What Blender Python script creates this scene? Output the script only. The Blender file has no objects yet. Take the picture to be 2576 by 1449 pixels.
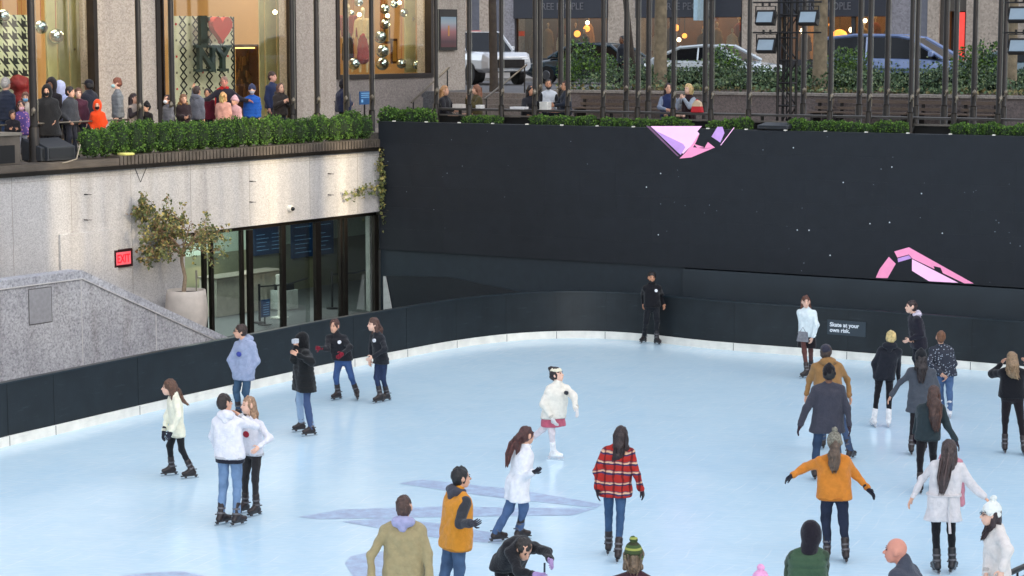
import bpy, math, random
import numpy as np
from mathutils import Vector, Matrix
R_ = math.radians
SC = bpy.context.scene; COL = SC.collection

# ---------------------------------------------------------------- camera, sky, sun, exposure
W_, F_ = 2576.0, 5200.0            # working pixel width of the photograph, focal length in those pixels
CAMZ = 7.2
TH = math.atan(624.5 / F_)
cam = bpy.data.cameras.new('camera'); camo = bpy.data.objects.new('camera', cam); COL.objects.link(camo)
cam.sensor_width = 36; cam.lens = F_ / W_ * 36; cam.clip_end = 2000; cam.clip_start = .5
camo.location = (0, 0, CAMZ); camo.rotation_euler = (math.pi/2 - TH, 0, 0); SC.camera = camo
SUN_EL = R_(17); SUN_AZ = Vector((.80, -.60, 0)).normalized()
SUN_DIR = Vector((SUN_AZ.x*math.cos(SUN_EL), SUN_AZ.y*math.cos(SUN_EL), math.sin(SUN_EL)))
wd = bpy.data.worlds.new('World'); SC.world = wd; wd.use_nodes = True
nt = wd.node_tree; nt.nodes.clear()
sky = nt.nodes.new('ShaderNodeTexSky'); sky.sky_type = 'NISHITA'; sky.sun_disc = False
sky.sun_elevation = R_(24); sky.sun_rotation = math.atan2(SUN_AZ.x, SUN_AZ.y)
sky.air_density = 1.0; sky.dust_density = 2.5; sky.ozone_density = 1.0
hs_ = nt.nodes.new('ShaderNodeHueSaturation'); hs_.inputs['Saturation'].default_value = .42
bgn = nt.nodes.new('ShaderNodeBackground'); bgn.inputs['Strength'].default_value = .15
wo = nt.nodes.new('ShaderNodeOutputWorld')
nt.links.new(sky.outputs[0], hs_.inputs['Color']); nt.links.new(hs_.outputs[0], bgn.inputs[0]); nt.links.new(bgn.outputs[0], wo.inputs[0])
sl = bpy.data.lights.new('sun', 'SUN'); sl.energy = 2.0; sl.angle = R_(.5); sl.color = (1, .82, .54)
slo = bpy.data.objects.new('sun', sl); COL.objects.link(slo); slo.rotation_euler = SUN_DIR.to_track_quat('Z', 'Y').to_euler()
SC.view_settings.view_transform = 'Standard'; SC.view_settings.look = 'None'; SC.view_settings.gamma = 1
SC.view_settings.exposure = 1.94
SC.cycles.use_denoising = True
SC.cycles.max_bounces = 6; SC.cycles.transparent_max_bounces = 12; SC.cycles.sample_clamp_indirect = 4

# ---------------------------------------------------------------- measuring helpers
def ray(x, y):
    u = (x - 1288) / F_; v = (724.5 - y) / F_
    return Vector((u, math.cos(TH) + v*math.sin(TH), -math.sin(TH) + v*math.cos(TH)))
CP = Vector((0, 0, CAMZ))
def gz(x, y, z=0.0):
    d = ray(x, y); return CP + d * ((z - CAMZ) / d.z)
def at_y(x, y, Y):
    d = ray(x, y); return CP + d * (Y / d.y)
def at_s(x, y, s): return CP + ray(x, y) * (F_ / s)
CORNER = gz(957, 787)
DL = Vector((.6667, 1, 0)).normalized(); DR = Vector((1.732, -1, 0)).normalized()
def frame(dx, org=CORNER):
    dy = Vector((-dx.y, dx.x, 0))
    return Matrix(((dx.x, dy.x, 0, org.x), (dx.y, dy.y, 0, org.y), (0, 0, 1, 0), (0, 0, 0, 1)))
ML = frame(DL); MR = frame(DR)       # frame coordinates: (along wall, behind wall, height)
def on(M, x, y, q=0.0):
    Mi = M.inverted(); c = Mi @ CP; d = Mi.to_3x3() @ ray(x, y)
    p = c + d * ((q - c.y) / d.y); return p.x, p.z
def onL(x, y, q=0.0): return on(ML, x, y, q)
def onR(x, y, q=0.0): return on(MR, x, y, q)

# ---------------------------------------------------------------- materials
def lin(c):
    return tuple(((v/255)/12.92 if v/255 <= .04045 else ((v/255+.055)/1.055)**2.4) for v in c)
MATS = {}
def new_mat(name):
    m = bpy.data.materials.new(name); m.use_nodes = True; n = m.node_tree.nodes
    return m, m.node_tree, n['Principled BSDF']
def N(nt, t, **k):
    n = nt.nodes.new(t)
    for a, b in k.items(): setattr(n, a, b)
    return n
def mat(name, col, rough=.6, metal=0., var=.12, scale=6., bump=0., bscale=None, emit=0., spec=.5, sheen=0., coat=0.):
    key = (name, tuple(col), rough, metal, var, scale, bump, bscale, emit)
    if key in MATS: return MATS[key]
    m, t, p = new_mat(name); L = t.links.new; c = lin(col)
    tc = N(t, 'ShaderNodeTexCoord'); no = N(t, 'ShaderNodeTexNoise'); no.inputs['Scale'].default_value = scale; no.inputs['Detail'].default_value = 5
    L(tc.outputs['Object'], no.inputs['Vector'])
    mx = N(t, 'ShaderNodeMix', data_type='RGBA')
    mx.inputs[6].default_value = (*[v*(1-var) for v in c], 1); mx.inputs[7].default_value = (*[min(1, v*(1+var)) for v in c], 1)
    mr = N(t, 'ShaderNodeMapRange'); mr.inputs[1].default_value = .3; mr.inputs[2].default_value = .7
    L(no.outputs['Fac'], mr.inputs[0]); L(mr.outputs[0], mx.inputs[0]); L(mx.outputs[2], p.inputs['Base Color'])
    p.inputs['Roughness'].default_value = rough; p.inputs['Metallic'].default_value = metal
    p.inputs['Specular IOR Level'].default_value = spec; p.inputs['Sheen Weight'].default_value = sheen; p.inputs['Coat Weight'].default_value = coat
    if emit:
        L(mx.outputs[2], p.inputs['Emission Color']); p.inputs['Emission Strength'].default_value = emit
    if bump:
        nb = N(t, 'ShaderNodeTexNoise'); nb.inputs['Scale'].default_value = bscale or scale*4; nb.inputs['Detail'].default_value = 4
        L(tc.outputs['Object'], nb.inputs['Vector']); b = N(t, 'ShaderNodeBump'); b.inputs['Strength'].default_value = bump; b.inputs['Distance'].default_value = .02
        L(nb.outputs['Fac'], b.inputs['Height']); L(b.outputs[0], p.inputs['Normal'])
    MATS[key] = m; return m
def cloth(col, var=.08): return mat('cloth', col, .9, 0, var, 16, .6, 38, spec=.2, sheen=.15)
def skinm(col): return mat('skin', col, .5, 0, .06, 12, .1, 60, spec=.4)
def hairm(col): return mat('hair', col, .45, 0, .35, 30, .6, 70, spec=.5)
def stone(name, c1, c2, c3, s1=1.2, s2=26., rough=.75, stain=None, spk=.8):
    m, t, p = new_mat(name); L = t.links.new
    tc = N(t, 'ShaderNodeTexCoord')
    n1 = N(t, 'ShaderNodeTexNoise'); n1.inputs['Scale'].default_value = s1; n1.inputs['Detail'].default_value = 4
    n2 = N(t, 'ShaderNodeTexNoise'); n2.inputs['Scale'].default_value = s2; n2.inputs['Detail'].default_value = 3; n2.inputs['Roughness'].default_value = .7
    n3 = N(t, 'ShaderNodeTexVoronoi'); n3.inputs['Scale'].default_value = s2*1.6
    for n in (n1, n2, n3): L(tc.outputs['Object'], n.inputs['Vector'])
    a = N(t, 'ShaderNodeMix', data_type='RGBA'); a.inputs[6].default_value = (*lin(c1), 1); a.inputs[7].default_value = (*lin(c2), 1)
    r1 = N(t, 'ShaderNodeMapRange'); r1.inputs[1].default_value = .35; r1.inputs[2].default_value = .65
    L(n1.outputs['Fac'], r1.inputs[0]); L(r1.outputs[0], a.inputs[0])
    b = N(t, 'ShaderNodeMix', data_type='RGBA'); b.inputs[7].default_value = (*lin(c3), 1); L(a.outputs[2], b.inputs[6])
    r2 = N(t, 'ShaderNodeMapRange'); r2.inputs[1].default_value = .46; r2.inputs[2].default_value = .68; r2.inputs[4].default_value = spk
    L(n2.outputs['Fac'], r2.inputs[0]); L(r2.outputs[0], b.inputs[0])
    hs = N(t, 'ShaderNodeHueSaturation'); L(b.outputs[2], hs.inputs['Color'])
    r3 = N(t, 'ShaderNodeMapRange'); r3.inputs[2].default_value = .8; r3.inputs[3].default_value = .75; r3.inputs[4].default_value = 1.22
    L(n3.outputs['Color'], r3.inputs[0]); L(r3.outputs[0], hs.inputs['Value'])
    out = hs.outputs[0]
    if stain:      # soft vertical dirt streaks that belong to the stone
        mp = N(t, 'ShaderNodeMapping'); mp.inputs['Scale'].default_value = (1.7, 1.7, .22); L(tc.outputs['Object'], mp.inputs[0])
        ns = N(t, 'ShaderNodeTexNoise'); ns.inputs['Scale'].default_value = 1.6; ns.inputs['Detail'].default_value = 6; L(mp.outputs[0], ns.inputs['Vector'])
        rs = N(t, 'ShaderNodeMapRange'); rs.inputs[1].default_value = .5; rs.inputs[2].default_value = .72; rs.inputs[4].default_value = .3; L(ns.outputs['Fac'], rs.inputs[0])
        sm = N(t, 'ShaderNodeMix', data_type='RGBA', blend_type='MULTIPLY'); sm.inputs[7].default_value = (*lin(stain), 1)
        L(rs.outputs[0], sm.inputs[0]); L(out, sm.inputs[6]); out = sm.outputs[2]
    L(out, p.inputs['Base Color']); p.inputs['Roughness'].default_value = rough
    bp = N(t, 'ShaderNodeBump'); bp.inputs['Strength'].default_value = .3; bp.inputs['Distance'].default_value = .01
    L(n2.outputs['Fac'], bp.inputs['Height']); L(bp.outputs[0], p.inputs['Normal'])
    return m
def glassm(name, fac=.12, tint=(1, 1, 1), rough=.02):
    m = bpy.data.materials.new(name); m.use_nodes = True; t = m.node_tree; t.nodes.clear()
    o = N(t, 'ShaderNodeOutputMaterial'); mx = N(t, 'ShaderNodeMixShader'); tr = N(t, 'ShaderNodeBsdfTransparent'); gl = N(t, 'ShaderNodeBsdfGlossy')
    lw = N(t, 'ShaderNodeLayerWeight'); lw.inputs['Blend'].default_value = .35; mm = N(t, 'ShaderNodeMath', operation='MULTIPLY_ADD')
    mm.inputs[1].default_value = .22; mm.inputs[2].default_value = fac
    tr.inputs[0].default_value = (*tint, 1); gl.inputs['Roughness'].default_value = rough
    t.links.new(lw.outputs['Facing'], mm.inputs[0])
    t.links.new(mm.outputs[0], mx.inputs[0]); t.links.new(tr.outputs[0], mx.inputs[1]); t.links.new(gl.outputs[0], mx.inputs[2]); t.links.new(mx.outputs[0], o.inputs[0])
    return m

# ---------------------------------------------------------------- mesh building
class MB:
    def __init__(s, M=None): s.v = []; s.f = []; s.m = []; s.M = M
    def add(s, vs, fs, mi=0):
        o = len(s.v)
        s.v += [tuple(s.M @ Vector(p)) if s.M else tuple(p) for p in vs]
        s.f += [tuple(i+o for i in f) for f in fs]; s.m += [mi]*len(fs)
        return s
    def box(s, x0, x1, y0, y1, z0, z1, mi=0):
        return s.add([(x0,y0,z0),(x1,y0,z0),(x1,y1,z0),(x0,y1,z0),(x0,y0,z1),(x1,y0,z1),(x1,y1,z1),(x0,y1,z1)],
                     [(0,3,2,1),(4,5,6,7),(0,1,5,4),(1,2,6,5),(2,3,7,6),(3,0,4,7)], mi)
    def tube(s, pts, rs, n=8, mi=0, cap=True):
        pts = [Vector(p) for p in pts]; rs = rs if isinstance(rs, (list, tuple)) else [rs]*len(pts); vs = []; fs = []
        up = None
        for i, p in enumerate(pts):
            d = (pts[min(i+1, len(pts)-1)] - pts[max(i-1, 0)]).normalized()
            if up is None: up = Vector((0, 0, 1)) if abs(d.z) < .9 else Vector((1, 0, 0))
            a = d.cross(up).normalized(); b = a.cross(d).normalized(); up = b
            for k in range(n):
                t = 2*math.pi*k/n; vs.append(p + (a*math.cos(t) + b*math.sin(t))*rs[i])
        for i in range(len(pts)-1):
            for k in range(n):
                k2 = (k+1) % n; fs.append((i*n+k, i*n+k2, (i+1)*n+k2, (i+1)*n+k))
        if cap: fs.append(tuple(range(n))); fs.append(tuple(reversed(range((len(pts)-1)*n, len(pts)*n))))
        return s.add(vs, fs, mi)
    def lathe(s, prof, n=24, c=(0,0,0), mi=0):
        vs = []; fs = []
        for r, z in prof:
            for k in range(n): t = 2*math.pi*k/n; vs.append((c[0]+r*math.cos(t), c[1]+r*math.sin(t), c[2]+z))
        for i in range(len(prof)-1):
            for k in range(n): k2 = (k+1) % n; fs.append((i*n+k, i*n+k2, (i+1)*n+k2, (i+1)*n+k))
        fs.append(tuple(reversed(range(n)))); fs.append(tuple(range((len(prof)-1)*n, len(prof)*n)))
        return s.add(vs, fs, mi)
    def ell(s, c, r, mi=0, n=10, m=7, rot=None):
        vs = []; fs = []
        for i in range(m+1):
            ph = math.pi*i/m
            for k in range(n):
                t = 2*math.pi*k/n; p = Vector((r[0]*math.sin(ph)*math.cos(t), r[1]*math.sin(ph)*math.sin(t), r[2]*math.cos(ph)))
                if rot is not None: p = rot @ p
                vs.append(p + Vector(c))
        for i in range(m):
            for k in range(n): k2 = (k+1) % n; fs.append((i*n+k, (i+1)*n+k, (i+1)*n+k2, i*n+k2))
        return s.add(vs, fs, mi)
    def prism(s, pts, lo, hi, axis='y', mi=0):
        """polygon given in the plane across axis, extruded along it"""
        n = len(pts)
        def P(p, h): return (p[0], h, p[1]) if axis == 'y' else ((p[0], p[1], h) if axis == 'z' else (h, p[0], p[1]))
        vs = [P(p, lo) for p in pts] + [P(p, hi) for p in pts]
        fs = [tuple(range(n)), tuple(reversed(range(n, 2*n)))] + [(i, i+n, (i+1) % n+n, (i+1) % n) for i in range(n)]
        return s.add(vs, fs, mi)
WL = {}
def wloc(o): return WL.get(o.name, Vector((0, 0, 0)))
def tag(o, label=None, cat=None, group=None, kind=None):
    if label: o['label'] = label
    if cat: o['category'] = cat
    if group: o['group'] = group
    if kind: o['kind'] = kind
    return o
def thing(name, label, cat, loc=(0, 0, 0), group=None):
    o = bpy.data.objects.new(name, None); o.empty_display_size = .1; COL.objects.link(o); o.location = loc; WL[o.name] = Vector(loc)
    return tag(o, label, cat, group)
def obj(name, mb, mats, parent=None, smooth=False, bevel=0., fix=True):
    v = np.array(mb.v, dtype=float).reshape(-1, 3)
    if parent is not None: base = wloc(parent)
    else:
        base = Vector(((v[:, 0].min()+v[:, 0].max())/2, (v[:, 1].min()+v[:, 1].max())/2, v[:, 2].min()))
    v = v - np.array(base)
    me = bpy.data.meshes.new(name); me.from_pydata(v.tolist(), [], mb.f)
    if not isinstance(mats, (list, tuple)): mats = [mats]
    for m in mats: me.materials.append(m)
    if any(mb.m): me.polygons.foreach_set('material_index', mb.m)
    if smooth: me.polygons.foreach_set('use_smooth', [True]*len(me.polygons))
    me.update()
    if fix and not smooth:
        import bmesh
        b = bmesh.new(); b.from_mesh(me); bmesh.ops.recalc_face_normals(b, faces=b.faces); b.to_mesh(me); b.free()
    o = bpy.data.objects.new(name, me); COL.objects.link(o)
    if parent is not None: o.parent = parent
    else: o.location = base
    WL[o.name] = Vector(base)
    if bevel:
        bm = o.modifiers.new('bevel', 'BEVEL'); bm.width = bevel; bm.segments = 2; bm.limit_method = 'ANGLE'
    return o
def struct(name, mb, mats, **k): return tag(obj(name, mb, mats, **k), kind='structure')
def dup(o, loc=None, rotz=None, label=None, parent=None, scale=None):
    c = o.copy(); COL.objects.link(c)
    if parent is not None: c.parent = parent
    for ch in o.children: dup(ch, parent=c)
    if loc is not None: c.location = loc
    if rotz is not None: c.rotation_euler = (0, 0, rotz)
    if scale is not None: c.scale = scale
    if label: c['label'] = label
    return c
def text_mb(body, size, M, depth=.004, mi=0, mb=None, bold=0.):
    cu = bpy.data.curves.new('t', 'FONT'); cu.body = body; cu.size = size; cu.extrude = depth/2; cu.offset = bold; cu.resolution_u = 3
    to = bpy.data.objects.new('t', cu); COL.objects.link(to)
    bpy.context.view_layer.update()
    me = to.evaluated_get(bpy.context.evaluated_depsgraph_get()).to_mesh()
    vs = [M @ v.co for v in me.vertices]; fs = [tuple(p.vertices) for p in me.polygons]
    bpy.data.objects.remove(to); bpy.data.curves.remove(cu)
    mb = mb or MB(); mb.add(vs, fs, mi); return mb
def leafmb(n, fn, size, rng, mi=1, mb=None, up=.3):
    """n small folded leaf faces at the points fn(rng) returns (with an outward normal)"""
    mb = mb or MB()
    for i in range(n):
        p, nr = fn(rng); s = size*rng.uniform(.6, 1.3)
        a = Vector((rng.gauss(0, 1), rng.gauss(0, 1), rng.gauss(0, 1))); d = (Vector(nr) + a*.55 + Vector((0, 0, up))).normalized()
        b = d.cross(a).normalized()*s*.45; d = d*s
        p = Vector(p); k = mi if isinstance(mi, int) else rng.choice(mi)
        c = d.cross(b).normalized()*s*.15
        mb.add([p, p+d*.5+b+c, p+d, p+d*.5-b+c], [(0, 1, 2, 3)], k)
    return mb
# ---------------------------------------------------------------- smooth bodies: implicit surfaces turned into quads
def nets(D, org, vox):
    S = D < 0; nx, ny, nz = D.shape
    offs = [(a, b, c) for a in (0, 1) for b in (0, 1) for c in (0, 1)]
    sub = lambda A, o: A[o[0]:nx-1+o[0], o[1]:ny-1+o[1], o[2]:nz-1+o[2]]
    cnt = sum(sub(S, o).astype(np.int8) for o in offs)
    act = (cnt > 0) & (cnt < 8); ijk = np.argwhere(act)
    if len(ijk) == 0: return np.zeros((0, 3)), np.zeros((0, 4), int)
    idx = -np.ones(act.shape, int); idx[act] = np.arange(len(ijk))
    pos = np.zeros((len(ijk), 3)); num = np.zeros(len(ijk))
    for a in offs:
        for ax in range(3):
            if a[ax]: continue
            b = list(a); b[ax] = 1
            da = sub(D, a)[act]; db = sub(D, b)[act]; m = (da < 0) != (db < 0)
            t = da[m]/(da[m]-db[m]); q = np.tile(np.array(a, float), (len(t), 1)); q[:, ax] += t
            pos[m] += q; num[m] += 1
    V = org + (ijk + pos/num[:, None])*vox
    faces = []
    for ax in range(3):
        o1, o2 = [(1, 2), (2, 0), (0, 1)][ax]
        sl0 = [slice(None)]*3; sl1 = [slice(None)]*3; sl0[ax] = slice(0, -1); sl1[ax] = slice(1, None)
        a = S[tuple(sl0)]; b = S[tuple(sl1)]
        e = np.argwhere(a != b); e = e[(e[:, o1] > 0) & (e[:, o2] > 0) & (e[:, o1] < D.shape[o1]-1) & (e[:, o2] < D.shape[o2]-1)]
        ins = a[tuple(e.T)]
        def I(d1, d2):
            q = e.copy(); q[:, o1] -= d1; q[:, o2] -= d2; return idx[tuple(q.T)]
        f = np.stack([I(1, 1), I(0, 1), I(0, 0), I(1, 0)], 1); f[~ins] = f[~ins][:, ::-1]
        faces.append(f)
    return V, np.concatenate(faces)
def sdf(P, prims, k):
    D = None
    for pr in prims:
        if pr[0] == 'c':
            a, b, ra, rb = np.array(pr[1]), np.array(pr[2]), pr[3], pr[4]
            ba = b-a; pa = P-a; L2 = max(float(ba@ba), 1e-9); h = np.clip(pa@ba/L2, 0, 1)
            d = np.sqrt(((pa-h[..., None]*ba)**2).sum(-1)) - (ra+(rb-ra)*h)
        else:
            q = (P-np.array(pr[1]))
            if len(pr) > 3 and pr[3] is not None: q = q@np.array(pr[3])       # columns = axes
            r = np.array(pr[2]); k0 = np.sqrt(((q/r)**2).sum(-1)); k1 = np.sqrt(((q/r**2)**2).sum(-1))
            d = k0*(k0-1)/np.maximum(k1, 1e-6)
        if D is None: D = d
        else:
            h = np.maximum(k-np.abs(D-d), 0)/k; D = np.minimum(D, d)-h*h*k*.25
    return D
def surf(prims, vox=.02, k=.04, neg=(), above=None, below=None, amp=0., freq=22., seed=0, rib=0., nk=.015, stretch=1.):
    lo = np.full(3, 1e9); hi = -lo
    for pr in prims:
        pts = ((pr[1], pr[3]), (pr[2], pr[4])) if pr[0] == 'c' else ((pr[1], max(pr[2])),)
        for c, r in pts: lo = np.minimum(lo, np.array(c)-r); hi = np.maximum(hi, np.array(c)+r)
    lo -= 3*vox+amp+rib; hi += 3*vox+amp+rib
    if above is not None: lo[2] = max(lo[2], above-3*vox)
    if below is not None: hi[2] = min(hi[2], below+3*vox)
    g = [np.arange(lo[i], hi[i]+vox, vox) for i in range(3)]
    P = np.stack(np.meshgrid(*g, indexing='ij'), -1); D = sdf(P, prims, k)
    if amp:
        rr = np.random.RandomState(seed+7); w = 0
        for i in range(5):
            v = rr.normal(size=3); v /= np.linalg.norm(v); v[2] *= stretch
            sn = np.sin(P@v*freq*rr.uniform(.5, 1.4)+rr.uniform(0, 6)+1.3*np.sin(P@rr.normal(size=3)*freq*.35)); w = w+(sn if i < 2 else 1.7*(.64-np.abs(sn)))
        D = D+amp*w/2.2
    if rib: D = D+rib*(1-np.abs(np.sin(P[..., 2]*math.pi/.085)))*1.0
    if above is not None: D = np.maximum(D, above-P[..., 2])
    if below is not None: D = np.maximum(D, P[..., 2]-below)
    if neg:
        Dn = sdf(P, neg, .02); D = np.maximum(D, -Dn)
    return nets(D, np.array([a[0] for a in g]), vox)
def smb(*a, mb=None, mi=0, **k):
    V, Fq = surf(*a, **k); mb = mb or MB(); o = len(mb.v)
    mb.v += V.tolist(); mb.f += (Fq+o).tolist(); mb.m += [mi]*len(Fq); return mb
def vT(v): return np.array(tuple(v))
UP = Vector((0, 0, 1))
def fdir(yaw): a = R_(yaw); return Vector((math.sin(a), -math.cos(a), 0))     # 0 faces the camera, 90 the right, 180 away
def rdir(yaw): f = fdir(yaw); return f.cross(UP)                              # towards the person's own right hand
def ik(a, c, l1, l2, bend):
    d = c-a; L = d.length; k = min(max(1., L/(l1+l2)*1.004), 9.); k = k if L > (l1+l2)*.985 else max(L*1.018/(l1+l2), .8); l1 *= k; l2 *= k
    x = (l1*l1-l2*l2+L*L)/(2*L); h = math.sqrt(max(0, l1*l1-x*x)); u = d/L
    b = bend-u*bend.dot(u); b.normalize(); return a+u*x+b*h
def reach(par, x, y, L, sg):
    """the point on the sight line of (x, y) at limb length L from its parent joint"""
    d = ray(x, y).normalized(); w = par-CP; t = w.dot(d); c = CP+d*t; off = (c-par).length
    if off >= L: return c if off < 1.18*L else par+(c-par).normalized()*1.18*L
    return c+d*(sg*math.sqrt(L*L-off*off))
def hand_prims(wr, dr, nrm, s=1.):
    e = wr+dr*.045*s; side = dr.cross(nrm).normalized()
    A = np.array([vT(dr), vT(side), vT(nrm)]).T
    return [('e', vT(e), (.052*s, .042*s, .019*s), A)], e, side
def fingers(mb, wr, dr, nrm, s=1., curl=.5, mi=0):
    side = dr.cross(nrm).normalized()
    for i, (o, l) in enumerate(((-.030, .062), (-.010, .074), (.010, .070), (.029, .054))):
        p = wr+dr*.082*s+side*o*s; a = dr; pts = [p-dr*.02*s, p]
        for j in range(3):
            a = (a+nrm*curl*.55).normalized(); p = p+a*l*s/3; pts.append(p)
        mb.tube(pts, [.0095*s, .0095*s, .009*s, .008*s, .0065*s], 6, mi)
    p = wr+dr*.02*s-side*.035*s; a = (dr*.6-side*.8).normalized(); q = p+a*.035*s; q2 = q+(dr*.9-side*.2+nrm*.3).normalized()*.035*s
    mb.tube([wr+dr*.015*s-side*.02*s, p, q, q2], [.013*s, .012*s, .011*s, .008*s], 6, mi)
SK1 = (214, 164, 138); SK2 = (196, 142, 112); SK3 = (120, 82, 62); SK4 = (226, 182, 160)
DKM = {}
def person(label, J, yaw, hyaw=None, hpitch=0., h=1.75, w=1., vox=.018, skin=SK1, tc=(30, 32, 36), tmat=None, hem=.10, bulk=1.,
           puff=0., hood=None, hoodc=None, lc=(40, 60, 100), lmat=None, leg=1., skirt=None, hair='short', hc=(60, 42, 32), tail=None,
           hat=None, hatc=(30, 30, 34), glove=None, skates=None, boot=None, badge=None, mask=None, glasses=False, fyaw=None, curl=.5, scarf=None,
           collar=None, cuff=None, seed=1, seated=False, emblem=None, belt=None, vest=None, pocket=False, tight=False, beard=False, shirt=None, waist=None, cat='person'):
    """J: joint positions in metres: pel neck head shR shL elR elL haR haL anR anL (ankles), lifted feet allowed"""
    hyaw = yaw if hyaw is None else hyaw
    k = h/1.75; root = thing('person', label, cat, (J['pel'].x, J['pel'].y, min(J['anR'].z, J['anL'].z)-.09*k))
    f = fdir(yaw); r = rdir(yaw); pel = J['pel']; nk = J['neck']; sp = (nk-pel)
    hipR = pel+r*.085*k*w; hipL = pel-r*.085*k*w
    L1 = .235*h; L2 = .235*h
    if seated: knR = J['knR']; knL = J['knL']
    else: knR = ik(hipR, J['anR'], L1, L2, f+r*.15); knL = ik(hipL, J['anL'], L1, L2, f-r*.15)
    shR, shL = J['shR'], J['shL']
    # head
    hcn = J['head']; hf = fdir(hyaw); hr = rdir(hyaw)
    hf = (hf*math.cos(R_(hpitch))+UP*math.sin(R_(hpitch))).normalized(); hu = hr.cross(hf)
    if hu.z < 0: hu = -hu
    A = np.array([vT(hr), vT(hf), vT(hu)]).T; s = k**.5*1.08
    H = lambda a, b, c: vT(hcn+(hr*a+hf*b+hu*c)*s)
    hp = [('e', H(0, -.012, .028), (.076*s, .096*s, .098*s), A), ('e', H(0, .03, -.035), (.058*s, .062*s, .078*s), A), ('e', H(0, .055, -.085), (.03*s, .028*s, .026*s), A),
          ('c', H(0, .085, .012), H(0, .112, -.018), .010*s, .015*s), ('e', H(0, .078, -.055), (.03*s, .02*s, .014*s), A),
          ('e', H(.078, -.008, 0), (.012*s, .022*s, .034*s), A), ('e', H(-.078, -.008, 0), (.012*s, .022*s, .034*s), A)]
    up_t = nk+(pel-nk)*.18
    body = hp + [('c', vT(nk-(sp.normalized()*.05)), H(0, -.02, -.05), .056*k*w**.5, .050*k), ('c', vT(shR), vT(shL), .03*k*w, .03*k*w),
                 ('c', vT(up_t), vT(pel), .07*k*w, .07*k*w), ('c', vT(hipR), vT(knR), .06*k*w, .045*k), ('c', vT(knR), vT(J['anR']), .042*k, .034*k),
                 ('c', vT(hipL), vT(knL), .06*k*w, .045*k), ('c', vT(knL), vT(J['anL']), .042*k, .034*k)]
    hands = []; pk_ = pocket
    for S_, sh in (('R', shR), ('L', shL)):
        el, ha = J['el'+S_], J['ha'+S_]; d = (ha-el).normalized()
        inn = (pel+sp*.4-ha); nn = inn-d*inn.dot(d); nn = nn.normalized() if nn.length > 1e-3 else f
        hands.append((ha, d, nn, el, sh))
        body += [('c', vT(sh), vT(el), .03*k, .03*k), ('c', vT(el), vT(ha), .03*k, .026*k)]
        if not glove and not pocket: body += hand_prims(ha, d, nn, k)[0]
    mb = smb(body, vox=vox*.9, k=.022)
    if not glove and not pocket:
        for ha, d, nn, el, sh in hands: fingers(mb, ha, d, nn, k, curl)
    for sx in (-1, 1):      # brows, eyes
        mb.ell(H(sx*.031, .0845, .018), (.013*s, .006*s, .0075*s), 1, 8, 5, Matrix(A.tolist()))
        mb.ell(H(sx*.032, .088, .040), (.018*s, .007*s, .0045*s), 2, 8, 4, Matrix(A.tolist()))
    mb.ell(H(0, .093, -.058), (.021*s, .010*s, .006*s), 3, 8, 4, Matrix(A.tolist()))
    lips = tuple(int(v*.78) if i else int(v*.9) for i, v in enumerate(skin))
    obj('body', mb, [skinm(skin), mat('eye', (40, 32, 30), .3, var=.05), hairm(hc), skinm(lips)], root, smooth=True, fix=False)
    # legs
    lk = k*leg; fl = 1.0 if not tight else .86
    trs = [('c', vT(hipR), vT(knR), .090*lk*w, .066*lk*fl), ('c', vT(knR), vT(J['anR']), .064*lk*fl, .052*lk*fl), ('c', vT(hipL), vT(knL), .090*lk*w, .066*lk*fl),
           ('c', vT(knL), vT(J['anL']), .064*lk*fl, .052*lk*fl), ('c', vT(hipR+f*-.02+UP*.03), vT(hipL+f*-.02+UP*.03), .096*lk*w, .096*lk*w), ('c', vT(pel), vT(pel+sp*.18), .10*lk*w, .09*lk*w)]
    obj('trousers', smb(trs, vox=vox, k=.03, below=pel.z+(.07-hem if hem > -.02 else .05)*k, amp=.004 if tight else .008, freq=26, seed=seed), lmat or cloth(lc), root, smooth=True, fix=False)
    if skirt:
        zl = skirt[0]; sk = [('c', vT(pel+sp*.2), vT(pel-UP*zl), .12*k*w, .17*k*w), ('c', vT(hipR), vT(hipR-UP*zl+r*.03), .11*k*w, .12*k*w), ('c', vT(hipL), vT(hipL-UP*zl-r*.03), .11*k*w, .12*k*w)]
        obj('skirt', smb(sk, vox=vox, k=.03, above=pel.z-zl, amp=.006, freq=30, seed=seed, stretch=.15), cloth(skirt[1]), root, smooth=True, fix=False)
    # jacket or sweater
    B = k*w*bulk; hip = pel-UP*hem
    ch = nk+(pel-nk)*.32; 
    tp = [('c', vT(ch+r*.075*B), vT(hip+r*.080*B), .106*B, .114*B), ('c', vT(ch-r*.075*B), vT(hip-r*.080*B), .106*B, .114*B), ('c', vT(ch+f*.01), vT(hip), .120*B, .124*B),
          ('c', vT(shR-r*.02), vT(shL+r*.02), .054*B, .054*B), ('c', vT(nk-UP*.01), vT(shR), .052*B, .055*B), ('c', vT(nk-UP*.01), vT(shL), .05*B, .055*B), ('c', vT(nk+(pel-nk)*.10), vT(ch), .075*B, .12*B)]
    if hem > .2: tp += [('c', vT(pel+r*.07), vT(hip+r*.10*B), .12*B, .13*B), ('c', vT(pel-r*.07), vT(hip-r*.10*B), .12*B, .13*B)]
    if hem > -.015:
        for hh_, kk_ in ((hipR, knR), (hipL, knL)): tp.append(('c', vT(hh_), vT(hh_+(kk_-hh_)*.22), .106*B, .106*B))
    slv = []
    for ha, d, nn, el, sh in hands:
        slv += [('c', vT(sh), vT(el), .062*k*bulk, .052*k*bulk), ('c', vT(el), vT(ha-d*.03), .052*k*bulk, .040*k*bulk), ('c', vT(ha-d*.05), vT(ha-d*.02), .036*k*bulk, .034*k*bulk)]
    if collar: tp += [('c', vT(nk-sp.normalized()*.03), vT(nk+UP*collar), .068*k, .062*k)]
    am = .011 if not puff else .007
    tm = tmat or cloth(tc)
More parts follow.
